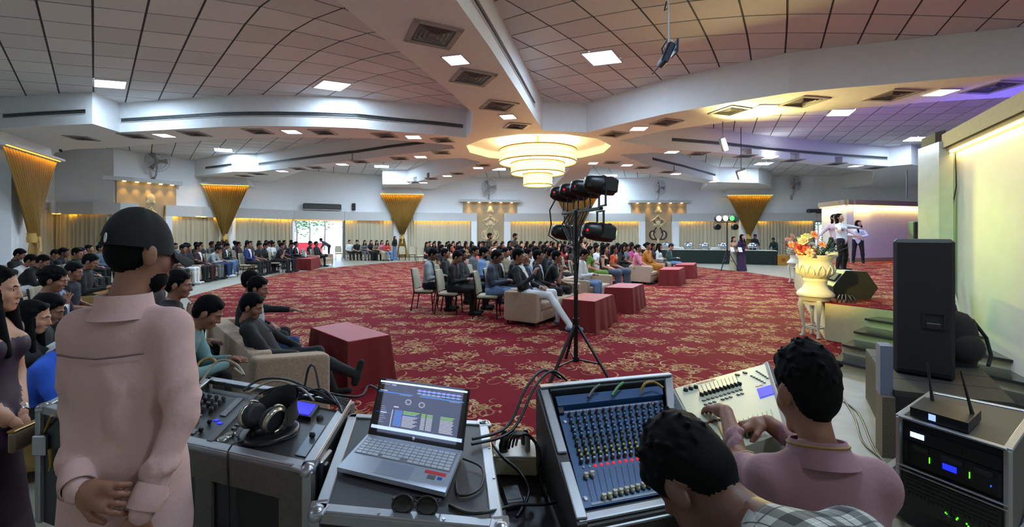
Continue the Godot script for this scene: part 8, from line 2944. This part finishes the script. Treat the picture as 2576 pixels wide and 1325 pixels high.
func light_stand_near() -> void:
	var c := xd(0.765, 0, 5.0)
	var t := thing("light_stand", "black tripod light stand with T-bar on the red carpet", "light stand", c)
	var blk := mat("stand_black", Color(0.045, 0.042, 0.04), 0.45, 0.3)
	var g := G.new()
	g.tube([Vector3(0, 0.15, 0), Vector3(0, 1.0, 0)], 0.027, 10)
	g.tube([Vector3(0, 0.98, 0), Vector3(0, 1.95, 0)], 0.021, 10)
	obj("pole", g, blk, t)
	g = G.new()
	g.lathe([Vector2(0.04, 0.55), Vector2(0.042, 0.60), Vector2(0.04, 0.66)], 10)
	g.lathe([Vector2(0.04, 0.14), Vector2(0.042, 0.17), Vector2(0.04, 0.20)], 10)
	obj("collar", g, blk, t)
	for q in [Vector3(-0.37, 0.015, 0.48), Vector3(0.34, 0.015, 0.32), Vector3(-0.05, 0.015, -0.55)]:
		g = G.new()
		g.bar(Vector3(0, 0.61, 0), q, 0.03, 0.022)
		obj("leg", g, blk, t)
		g = G.new()
		g.bar(Vector3(0, 0.17, 0), q * 0.72 + Vector3(0, 0.17, 0), 0.02, 0.016)
		obj("brace", g, blk, t)
	var a := xd(0.99, 1.95, 4.62) - c
	var b := xd(0.70, 1.95, 5.75) - c
	g = G.new()
	g.bar(a, b, 0.045, 0.035, Vector3.UP, 0.005)
	obj("t_bar", g, mat("bar_grey", Color(0.2, 0.22, 0.21), 0.4, 0.5), t)
	g = G.new()
	for k in 7: g.tube([b.lerp(a, 0.2 + 0.08 * k), b.lerp(a, 0.1 + 0.09 * k) + Vector3(-0.06, -0.16 - 0.03 * (k % 3), 0.02), Vector3(-0.02 + 0.005 * k, 1.45 - 0.06 * k, 0.03), Vector3(-0.02, 1.2 - 0.05 * k, 0.02)], 0.009, 5)
	g.tube([b + Vector3(-0.1, 0.2, 0), b + Vector3(-0.18, 0.05, 0), b + Vector3(-0.16, -0.15, 0), b + Vector3(-0.2, -0.3, 0.02), b + Vector3(-0.05, -0.4, 0.05), Vector3(-0.03, 1.5, 0.03)], 0.01, 5)
	obj("cable_loom", g, mats["black_plastic"], t).set_meta("kind", "stuff")
	# fixtures: four standing on the bar, two hanging
	var k := 0
	for q in [[0.02, 1.0, "largest black moving spotlight at the end of the T-bar"], [0.36, 1.0, "black moving spotlight with red digit above the pole"], [0.66, 1.0, "black moving spotlight with red digits on the T-bar"], [0.97, 1.0, "black moving spotlight at the cable loom end"], [0.06, -1.0, "black moving spotlight hanging under the T-bar end"], [0.93, -1.0, "black moving spotlight hanging beside the cable loom"]]:
		var p: Vector3 = a.lerp(b, q[0]) + c
		fixture(p, q[1], q[2], k)
		k += 1

func fixture(p: Vector3, up: float, label: String, k: int) -> void:
	var t := thing("moving_spotlight", label, "spotlight", p, 0.15)
	var blk := mat("fixture_black", Color(0.032, 0.034, 0.037), 0.38)
	var g := G.new()
	for s in [-1.0, 1.0]: g.bar(Vector3(0.02, 0.03 * up, 0.10 * s), Vector3(0.02, 0.27 * up, 0.10 * s), 0.032, 0.014)
	g.bar(Vector3(0.02, 0.03 * up, -0.105), Vector3(0.02, 0.03 * up, 0.105), 0.03, 0.016)
	obj("yoke", g, blk, t)
	# rounded head, long axis along x, drooping at its front
	g = G.new()
	var prof := [[-0.19, 0.02, 0.03], [-0.18, 0.06, 0.06], [-0.12, 0.088, 0.088], [-0.02, 0.098, 0.098], [0.09, 0.098, 0.096], [0.16, 0.092, 0.09], [0.165, 0.06, 0.06]]
	var last := -1
	var bs := Basis(Vector3.BACK, -0.12)
	var cy := Vector3(0, 0.27 * up + (0.0 if up > 0 else 0.02), 0)
	for q in prof:
		var s := g.v.size()
		for i in 20:
			var an := TAU * i / 20
			var y: float = sin(an) * q[1] * (1.0 if sin(an) > 0 else 1.18)
			g.add(cy + bs * Vector3(q[0], y, cos(an) * q[2]))
		if last >= 0: g.join(last, s, 20)
		else: g.cap(cy + bs * Vector3(q[0], 0, 0), s, 20, true)
		last = s
	g.cap(cy + bs * Vector3(0.165, 0, 0), last, 20)
	obj("head", g, blk, t)
	g = G.new()
	g.box(cy + bs * Vector3(0.09, -0.01, 0.0), Vector3(0.17, 0.15, 0.205), bs, 0.015)
	obj("head_shell", g, mat("fixture_grey", Color(0.05, 0.054, 0.056), 0.4), t)
	g = G.new()
	for i in 2: g.box(cy + bs * Vector3(0.02 + 0.09 * i, 0.093, 0.0), Vector3(0.05, 0.012, 0.08), bs, 0.004)
	obj("vent_cap", g, mat("cap_pale", Color(0.34, 0.37, 0.40), 0.3, 0.4), t)
	g = G.new()
	g.lathe([Vector2(0.062, 0.0), Vector2(0.056, 0.018)], 18, Transform3D(bs * Basis(Vector3.BACK, -PI / 2), cy + bs * Vector3(0.175, 0, 0)))
	if k == 0 or k == 4:
		obj("lens", g, glow("lens_lit_%d" % k, Color(1.0, 0.9, 0.4) if k == 0 else Color(0.6, 1.0, 0.45), 2.0), t)
		var s := SpotLight3D.new()
		s.name = "spotlight_beam"
		t.add_child(s)
		s.position = cy + bs * Vector3(0.215, 0, 0)
		var aim := (xd(4.95, 0.95, 6.7) if k == 0 else xd(5.9, 1.5, 5.4)) - p
		s.basis = Basis(Vector3.UP, -0.15) * Basis.looking_at(aim, Vector3.UP)
		s.light_color = Color(1.0, 0.88, 0.42) if k == 0 else Color(0.62, 1.0, 0.40); s.light_energy = 26.0 if k == 0 else 3.5; s.spot_angle = 12 if k == 0 else 20; s.spot_angle_attenuation = 0.9; s.light_size = 0.08; s.shadow_enabled = true; s.spot_range = 60.0
	else: obj("lens", g, mat("lens_blue", Color(0.05, 0.08, 0.2), 0.08), t)
	g = G.new()
	g.box(cy + Vector3(-0.15, 0.0, 0.062), Vector3(0.05, 0.075, 0.02), Basis(Vector3.UP, -0.5), 0.004)
	obj("control_panel", g, mat("fixture_panel", Color(0.13, 0.13, 0.135), 0.4), t)
	if k in [1, 2, 3, 4]:
		g = G.new()
		g.box(cy + Vector3(-0.155, 0.012, 0.074), Vector3(0.018 if k != 1 else 0.006, 0.02, 0.004), Basis(Vector3.UP, -0.5))
		obj("digit_display", g, glow("red_digit_display", Color(1.0, 0.06, 0.06), 2.0), t)

func desk_cables(dk: Deck) -> void:
	var b := mat("cable_black", Color(0.02, 0.02, 0.022), 0.45)
	var y := mat("cable_yellow", Color(0.50, 0.37, 0.06), 0.5)
	var w := mat("cable_cream", Color(0.52, 0.47, 0.36), 0.5)
	cable([d_at(dk, 0.35, 0.8, 0.02), d_at(dk, 0.42, 0.95, 0.05), d_at(dk, 0.6, 1.0, 0.06), d_at(dk, 0.8, 0.95, 0.04), d_at(dk, 1.05, 1.0, 0.03), xd(-0.68, 0.93, 2.0), xd(-0.55, 0.9, 1.9)], 0.006, b, "black cable running from the case back towards the laptop")
	cable([d_at(dk, 0.40, 0.74, 0.03), d_at(dk, 0.52, 0.92, 0.06), d_at(dk, 0.7, 0.92, 0.05), d_at(dk, 0.82, 0.8, 0.03)], 0.005, w, "cream cable arched behind the media player")
	cable([d_at(dk, 0.02, 0.8, 0.02), d_at(dk, 0.08, 1.0, 0.10), d_at(dk, 0.2, 1.05, 0.09), d_at(dk, 0.3, 0.95, 0.06), d_at(dk, 0.22, 0.98, 0.08)], 0.006, w, "cream cable loop behind the DJ mixer")
	cable([d_at(dk, -0.02, 0.75, 0.02), d_at(dk, -0.06, 0.95, 0.08), d_at(dk, 0.0, 1.05, 0.10), d_at(dk, 0.06, 1.02, 0.09)], 0.007, y, "yellow cable curl at the end of the DJ mixer case")
	for k in 9:
		cable([d_at(dk, 0.45 + 0.03 * k, 0.82, 0.01), d_at(dk, 0.55 + 0.04 * k, 0.92 + 0.02 * (k % 3), 0.03 + 0.008 * (k % 4)), d_at(dk, 0.8 + 0.02 * k, 0.96 - 0.015 * k, 0.025), d_at(dk, 1.0, 0.99 - 0.03 * k, 0.01)], 0.005, b, "thin black cable in the tangle behind the media player", "black cable tangle behind the players")
	cable([d_at(dk, 0.72, 0.95, 0.02), d_at(dk, 0.74, 1.0, 0.13), d_at(dk, 0.78, 1.0, 0.14), d_at(dk, 0.82, 0.97, 0.03)], 0.005, b, "black cable hoop standing above the case edge")
	cable([d_at(dk, 0.62, 0.1, 0.02), d_at(dk, 0.57, -0.01, 0.01), d_at(dk, 0.58, -0.03, -0.15), d_at(dk, 0.60, -0.04, -0.5)], 0.003, b, "thin headphone lead hanging down the case front")
	# laptop to mixer and to power
	cable([xd(-0.15, 0.88, 1.58), xd(-0.02, 0.89, 1.66), xd(0.06, 1.0, 1.78), xd(0.14, 1.05, 1.86), xd(0.22, 1.0, 1.9)], 0.006, b, "black cable arching from the laptop over the mixing desk edge")
	cable([xd(-0.15, 0.875, 1.55), xd(0.0, 0.88, 1.65), xd(0.10, 1.0, 1.80), xd(0.18, 1.04, 1.88), xd(0.25, 0.99, 1.9)], 0.006, b, "second black cable arching from the laptop over the desk edge")
	cable([xd(-0.17, 0.875, 1.45), xd(-0.10, 0.87, 1.40), xd(-0.10, 0.862, 1.30), xd(-0.16, 0.86, 1.27), xd(-0.18, 0.86, 1.34)], 0.004, b, "thin black charger lead coiled beside the laptop")
	cable([on_y(1130, 1270, 0.86), on_y(1180, 1290, 0.86), on_y(1240, 1285, 0.862), on_y(1300, 1270, 0.80), on_y(1400, 1262, 0.72), on_y(1440, 1210, 0.72)], 0.005, b, "black lead running off the laptop case onto the low case")
	cable([on_y(1240, 1118, 0.76), on_y(1265, 1150, 0.76), on_y(1310, 1190, 0.75), on_y(1330, 1240, 0.70), on_y(1300, 1300, 0.68)], 0.006, b, "black mains lead hanging over the white socket block")
	for k in 5:
		cable([on_y(1262 + 9 * k, 1135 - 4 * k, 0.79), on_y(1275 + 8 * k, 1095, 0.84 + 0.01 * k), on_y(1310 + 6 * k, 1085 + 3 * k, 0.85), on_y(1345 + 3 * k, 1110 + 6 * k, 0.80), on_y(1352, 1160 + 5 * k, 0.74)], 0.005, b, "black mains lead looping out of the socket block", "leads of the socket block")
	cable([on_y(1440, 1190, 0.80), on_y(1425, 1160, 0.80), on_y(1380, 1150, 0.76), on_y(1358, 1190, 0.70), on_y(1375, 1250, 0.67)], 0.005, b, "black lead looped against the mixing desk case")
	cable([on_y(1540, 995, 0.97), on_y(1553, 975, 0.99), on_y(1568, 962, 1.0)], 0.006, mat("cable_green", Color(0.15, 0.4, 0.08), 0.5), "short green cable behind the mixing desk")
	cable([on_y(1612, 985, 0.97), on_y(1622, 965, 1.0), on_y(1645, 960, 1.0), on_y(1668, 975, 0.98)], 0.006, y, "yellow cable behind the mixing desk")
	cable([on_y(1480, 1000, 0.97), on_y(1495, 978, 0.99), on_y(1510, 968, 1.0)], 0.006, mat("cable_olive", Color(0.2, 0.19, 0.12), 0.5), "olive cable behind the mixing desk")
	# floor cables on the stone floor
	cable([on_y(2098, 948, 0.008), on_y(2110, 985, 0.008), on_y(2118, 1005, 0.008), on_y(2160, 1040, 0.008), on_y(2195, 1120, 0.008), on_y(2225, 1160, 0.01), on_y(2260, 1180, 0.01)], 0.008, mat("cable_grey", Color(0.25, 0.24, 0.2), 0.5), "grey mains cable snaking across the stone floor")
	cable([on_y(2092, 960, 0.008), on_y(2120, 1000, 0.008), on_y(2150, 1050, 0.008), on_y(2170, 1110, 0.008), on_y(2215, 1150, 0.01)], 0.007, b, "black cable beside the grey one on stone floor")
	cable([on_y(130, 1045, 0.86), on_y(105, 1110, 0.70), on_y(100, 1160, 0.62), on_y(118, 1195, 0.55), on_y(128, 1170, 0.62), on_y(125, 1130, 0.7)], 0.006, y, "yellow cable hanging from the case beside the purple gown")
	cable([on_y(2252, 1190, 0.30), on_y(2255, 1260, 0.22), on_y(2240, 1310, 0.14)], 0.005, y, "yellow cable hanging down the amplifier trunk")

func d_at(dk: Deck, u: float, v: float, h: float) -> Vector3:
	return dk.at(u, v, h)

# ---------- the four people at the desk ----------
func local_pose(xf: Transform3D, w: Array) -> Array:
	var inv := xf.affine_inverse()
	var o := []
	for p in w: o.append(inv * p)
	return o

func plaid_texture() -> ImageTexture:
	var n := 256
	var im := Image.create(n, n, false, Image.FORMAT_RGB8)
	for y in n:
		for x in n:
			var bx := (x % 128)
			var by := (y % 128)
			var v := 0.62
			if bx < 46: v -= 0.28
			if by < 46: v -= 0.28
			if (bx > 80 and bx < 86) or (by > 80 and by < 86): v = 0.10 + 0.4 * v * 0.3
			if (bx > 104 and bx < 108) or (by > 104 and by < 108): v += 0.12
			v += 0.03 * float((x + y) % 2)
			v = clampf(v, 0.03, 0.8)
			im.set_pixel(x, y, Color(v, v * 0.99, v * 0.94))
	return ImageTexture.create_from_image(im)

func build_heroes() -> void:
	var pink := rough_mat("linen_pink", Color(0.66, 0.52, 0.50), Color(0.73, 0.59, 0.57), 0.12, 6.0, 0.9, 0.35, 0.02)
	# --- man in cap, seen from behind ---
	var at := xd(-1.17, 0, 1.27)
	var yaw := deg_to_rad(184)
	var p := {"hip": Vector3(0, 0.93, 0), "kn": [Vector3(0.1, 0.5, 0.02), Vector3(-0.1, 0.5, 0.02)], "an": [Vector3(0.11, 0.09, -0.01), Vector3(-0.11, 0.09, -0.01)],
		"el": [Vector3(0.19, 1.13, 0.02), Vector3(-0.235, 1.12, -0.06)], "wr": [Vector3(0.0, 0.97, -0.19), Vector3(-0.19, 0.90, -0.18)], "hd": [Vector3(-1, -0.15, -0.15), Vector3(0.5, -0.9, -0.1)], "hn": [Vector3(0, 0.3, -1), Vector3(-0.6, 0, -1)],
		"yaw": -0.5, "pitch": 0.12, "hair": "cap", "beard": true, "cell": 0.0125, "hcell": 0.0055, "hand_cell": 0.0055, "thick": 1.04, "wide": 0.96, "curl": 0.5, "tails": 0.17, "folds": 9}
	var pr := figure(p)
	var t := person(pr, at, yaw, {"skin": 1, "top": Color(0.6, 0.45, 0.44), "legs": pal("black")}, "man in pink linen shirt and black cap with hands clasped behind", "", 1.0, true, 0.82)
	t.get_node("shirt").material_override = pink
	var g := G.new()
	var rows := []
	g = G.new()
	g.lathe([Vector2(0.105, 1.405), Vector2(0.088, 1.435), Vector2(0.08, 1.475), Vector2(0.073, 1.475), Vector2(0.08, 1.42)], 28, Transform3D(Basis.from_scale(Vector3(1, 1, 0.95)), Vector3(0, 0, -0.012)), false)
	obj("collar", g, pink, t)
	g = G.new()
	g.tube([Vector3(-0.14, 1.315, -0.108), Vector3(-0.08, 1.31, -0.121), Vector3(0, 1.305, -0.126), Vector3(0.08, 1.31, -0.121), Vector3(0.14, 1.315, -0.108)], 0.0035, 5)
	obj("yoke_seam", g, mat("seam_pink", Color(0.46, 0.34, 0.34), 0.9), t)
	for k in 2:
		var e: Vector3 = p.el[k]
		var w: Vector3 = p.wr[k]
		var d := (w - e).normalized()
		g = G.new()
		var x := d.cross(Vector3.UP).normalized()
		g.lathe([Vector2(0.046, 0.0), Vector2(0.049, 0.03), Vector2(0.047, 0.065), Vector2(0.040, 0.062)], 20, Transform3D(Basis(x, d, x.cross(d)), w - d * 0.07), false)
		obj("cuff", g, pink, t)
	# cap on the head
	var hb := Basis.from_euler(Vector3(p.pitch, p.yaw, 0))
	var hc: Vector3 = p.hip + Vector3.UP * 0.545 + hb * Vector3(0, 0.125, 0.03)
	var cap := Node3D.new()
	cap.name = "cap"
	t.add_child(cap)
	cap.transform = Transform3D(hb, hc)
	var felt := rough_mat("cap_black", Color(0.018, 0.018, 0.02), Color(0.03, 0.03, 0.033), 0.1, 8.0, 0.9)
	g = G.new()
	var last := -1
	for j in 9:
		var a := PI * 0.5 * j / 8.0
		var s := g.v.size()
		for i in 36:
			var b := TAU * i / 36
			var low := 0.012 + (0.015 if sin(b) < 0.0 else 0.0)
			g.add(Vector3(cos(b) * 0.09 * cos(a), (low - 0.012) * cos(a) + sin(a) * 0.14, sin(b) * 0.112 * cos(a) - 0.014))
		if last >= 0: g.join(last, s, 36)
		last = s
	obj("crown", g, felt, cap)
	g = G.new()
	rows = []
	for side in 2:
		for j in 6:
			var f := j / 5.0
			var row := []
			for i in 17:
				var b := -1.15 + 2.3 * i / 16.0
				row.append(Vector3(sin(b) * (0.085 + 0.012 * f), 0.02 - 0.03 * f - 0.03 * pow(sin(b), 2) - 0.003 * side, 0.06 + cos(b) * (0.025 + 0.085 * f)))
			rows.append(row)
	g.sheet(rows.slice(0, 6), true)
	g.sheet(rows.slice(6, 12))
	obj("visor", g, felt, cap)
	g = G.new()
	g.box(Vector3(0.012, 0.03, -0.126), Vector3(0.022, 0.018, 0.004), Basis(Vector3.RIGHT, 0.1))
	obj("tan_tag", g, mat("tag_tan", Color(0.55, 0.45, 0.32), 0.7), cap)
	g = G.new()
	var rp := []
	for k in 13: rp.append(Vector3(-0.032 + cos(TAU * k / 12) * 0.006, 0.034 + sin(TAU * k / 12) * 0.013, -0.125))
	g.tube(rp, 0.002, 6, false)
	obj("white_emblem", g, mat("emblem_white", Color(0.75, 0.75, 0.75), 0.5), cap)
	# --- woman in the purple gown ---
	var gown := rough_mat("gown_purple", Color(0.12, 0.055, 0.13), Color(0.19, 0.095, 0.20), 0.2, 10.0, 0.55)
	p = {"hip": Vector3(0, 0.92, 0), "kn": [Vector3(0.1, 0.5, 0.02), Vector3(-0.1, 0.5, 0.02)], "an": [Vector3(0.11, 0.09, 0), Vector3(-0.11, 0.09, 0)],
		"el": [Vector3(0.22, 1.08, -0.02), Vector3(-0.22, 1.08, -0.02)], "wr": [Vector3(0.05, 0.88, 0.13), Vector3(-0.06, 0.89, 0.14)], "hd": [Vector3(-0.5, -0.8, 0.4), Vector3(0.5, -0.7, 0.4)],
		"female": true, "hair": "side", "skirt": "gown", "sleeve": "none", "neckline": true, "cell": 0.0135, "hcell": 0.0055, "hand_cell": 0.0055, "wide": 0.9, "yaw": 0.25, "pitch": 0.08, "curl": 0.3}
	t = person(figure(p), xd(-2.50, 0, 2.0), deg_to_rad(104), {"skin": 0, "top": pal("purple"), "legs": pal("purple"), "top_name": "bodice", "legs_name": "skirt"}, "young woman in sparkling purple gown holding a clutch", "", 0.875, true, 0.84)
	t.get_node("bodice").material_override = gown
	t.get_node("skirt").material_override = gown
	g = G.new()
	rp = []
	for k in 21: rp.append(Vector3(0.115 + cos(TAU * k / 20) * 0.024, 1.35 + sin(TAU * k / 20) * 0.026, 0.052))
	g.tube(rp, 0.0045, 6, false)
	obj("ring_brooch", g, mats["steel"], t)
	for s in [-1.0, 1.0]:
		g = G.new()
		rows = []
		for j in 8:
			var f := j / 7.0
			rows.append([Vector3(s * (0.085 - 0.03 * f), 1.40 - 0.18 * f, 0.02 + 0.09 * sin(f * 1.8)), Vector3(s * (0.115 - 0.02 * f), 1.41 - 0.18 * f, 0.015 + 0.085 * sin(f * 1.8)), Vector3(s * (0.145 - 0.01 * f), 1.40 - 0.18 * f, 0.01 + 0.08 * sin(f * 1.8))])
		g.sheet(rows, s > 0)
		obj("strap", g, gown, t)
	g = G.new()
	var wl: Vector3 = p.wr[0]
	var dl: Vector3 = (wl - p.el[0]).normalized()
	var xl := dl.cross(Vector3.UP).normalized()
	for k in 3: g.lathe([Vector2(0.036, 0.0), Vector2(0.039, 0.006), Vector2(0.036, 0.012)], 20, Transform3D(Basis(xl, dl, xl.cross(dl)), wl - dl * (0.05 - 0.012 * k)), false)
	obj("bracelet", g, mat("bracelet_silver", Color(0.7, 0.7, 0.72), 0.2, 0.9), t)
	var cl := thing("clutch_bag", "beige clutch bag held by the woman in purple gown", "bag", xd(-2.47, 0, 2.0) + Vector3(0.165, 0.70, 0.0), deg_to_rad(98))
	g = G.new()
	g.box(Vector3.ZERO, Vector3(0.2, 0.1, 0.03), Basis.IDENTITY, 0.012)
	obj("body", g, mat("clutch_beige", Color(0.45, 0.36, 0.28), 0.6), cl)
	g = G.new()
	g.box(Vector3(0, 0.05, 0), Vector3(0.19, 0.012, 0.034), Basis.IDENTITY, 0.004)
	obj("clasp", g, mat("clasp_gold", Color(0.6, 0.45, 0.25), 0.3, 0.8), cl)
	# --- man in dusty pink polo at the lighting console ---
	var polo := rough_mat("polo_pink", Color(0.50, 0.36, 0.38), Color(0.57, 0.42, 0.44), 0.1, 7.0, 0.9, 0.3, 0.02)
	var xf := Transform3D(Basis(Vector3.UP, deg_to_rad(176)), xd(0.84, 0.0, 1.12))
	var jo := local_pose(xf, [xd(0.735, 0.90, 1.44), xd(1.06, 0.92, 1.52), xd(0.79, 1.0, 1.66), xd(0.93, 0.99, 1.58), xd(0.77, 0.98, 1.78), xd(0.85, 0.97, 1.60)])
	p = {"hip": Vector3(0, 0.56, -0.04), "kn": [Vector3(0.14, 0.53, 0.40), Vector3(-0.14, 0.53, 0.40)], "an": [Vector3(0.14, 0.09, 0.40), Vector3(-0.14, 0.09, 0.42)],
		"el": [jo[0], jo[1]], "wr": [jo[2], jo[3]], "hd": [xf.basis.inverse() * Vector3(-0.1, -0.15, -1), xf.basis.inverse() * Vector3(-1, -0.25, -0.25)], "hn": [Vector3(0, 1, 0), Vector3(0, 1, 0)],
		"sleeve": "short", "lean": 0.14, "yaw": 0.12, "pitch": 0.22, "volume": 0.008, "tufts": 130, "cell": 0.0125, "hcell": 0.0055, "hand_cell": 0.005, "wide": 1.08, "thick": 1.08, "curl": 0.55, "folds": 6}
	t = person(figure(p), xf.origin, deg_to_rad(176), {"skin": 1, "top": Color(0.4, 0.28, 0.3), "legs": pal("charcoal")}, "man in dusty pink polo working the cream lighting console", "", 0.99, true, 0.82)
	t.get_node("shirt").material_override = polo
	var tv := (Basis(Vector3.RIGHT, 0.14)) * Vector3.UP
	var nk: Vector3 = p.hip + tv * 0.485
	g = G.new()
	g.lathe([Vector2(0.112, -0.005), Vector2(0.094, 0.03), Vector2(0.082, 0.06), Vector2(0.074, 0.058), Vector2(0.08, 0.02)], 28, Transform3D(Basis(Vector3.RIGHT, 0.24), nk + Vector3(0, 0.0, 0.0)), false)
	obj("collar", g, polo, t)
	g = G.new()
	rp = []
	for k in 29: rp.append(Basis(Vector3.RIGHT, 0.24) * Vector3(cos(TAU * k / 28) * 0.088, 0.048, sin(TAU * k / 28) * 0.088) + nk)
	g.tube(rp, 0.0035, 5, false)
	obj("collar_trim", g, mat("trim_yellow", Color(0.55, 0.42, 0.16), 0.8), t)
	for k in 2:
		var sh := nk - tv * 0.055 + Vector3.RIGHT * 0.165 * 1.08 * (1.0 if k == 0 else -1.0)
		var e: Vector3 = p.el[k]
		var m := sh.lerp(e, 0.6)
		var d := (e - sh).normalized()
		var x := d.cross(Vector3.UP).normalized()
		g = G.new()
		g.lathe([Vector2(0.057, -0.008), Vector2(0.059, 0.0), Vector2(0.057, 0.008)], 20, Transform3D(Basis(x, d, x.cross(d)), m + d * 0.01), false)
		obj("sleeve_trim", g, mats["trim_yellow"], t)
	# --- boy in plaid shirt bent over the mixing desk ---
	var pm := mat("plaid", Color.WHITE, 0.9)
	pm.albedo_texture = plaid_texture()
	pm.uv1_triplanar = true; pm.uv1_scale = Vector3(6.0, 6.0, 6.0)
	xf = Transform3D(Basis(Vector3.UP, deg_to_rad(204)), xd(0.66, 0.0, 0.37))
	p = {"hip": Vector3(0, 0.95, 0), "kn": [Vector3(0.11, 0.52, 0.03), Vector3(-0.11, 0.52, 0.03)], "an": [Vector3(0.11, 0.09, 0.0), Vector3(-0.11, 0.09, 0.0)],
		"el": [Vector3(0.23, 0.82, 0.44), Vector3(-0.24, 0.82, 0.44)], "wr": [Vector3(0.12, 0.80, 0.64), Vector3(-0.16, 0.80, 0.66)], "lean": 1.3, "yaw": 0.15, "pitch": 0.86, "folds": 6, "volume": 0.008, "tufts": 130, "cell": 0.014, "hcell": 0.0055, "hand_cell": 0.006, "wide": 1.0, "curl": 0.4}
	t = person(figure(p), xf.origin, deg_to_rad(204), {"skin": 2, "top": pal("grey"), "legs": pal("black")}, "boy in black and white plaid shirt bent over mixing desk", "", 1.0, true, 0.92)
	t.get_node("shirt").material_override = pm
	# stools under the two seated operators
	for q in [[0.90, 1.06, 0.40, "black stool under the man in dusty pink polo"]]:
		var st := thing("stool", q[3], "stool", xd(q[0], 0, q[1]))
		g = G.new()
		g.lathe([Vector2(0.17, q[2] - 0.04), Vector2(0.18, q[2] - 0.02), Vector2(0.17, q[2])], 20)
		obj("seat", g, mats["black_plastic"], st)
		for k in 4:
			g = G.new()
			var a := TAU * k / 4 + 0.4
			g.tube([Vector3(cos(a) * 0.13, q[2] - 0.04, sin(a) * 0.13), Vector3(cos(a) * 0.19, 0.0, sin(a) * 0.19)], 0.013, 6)
			obj("leg", g, mats["grey_metal"], st)
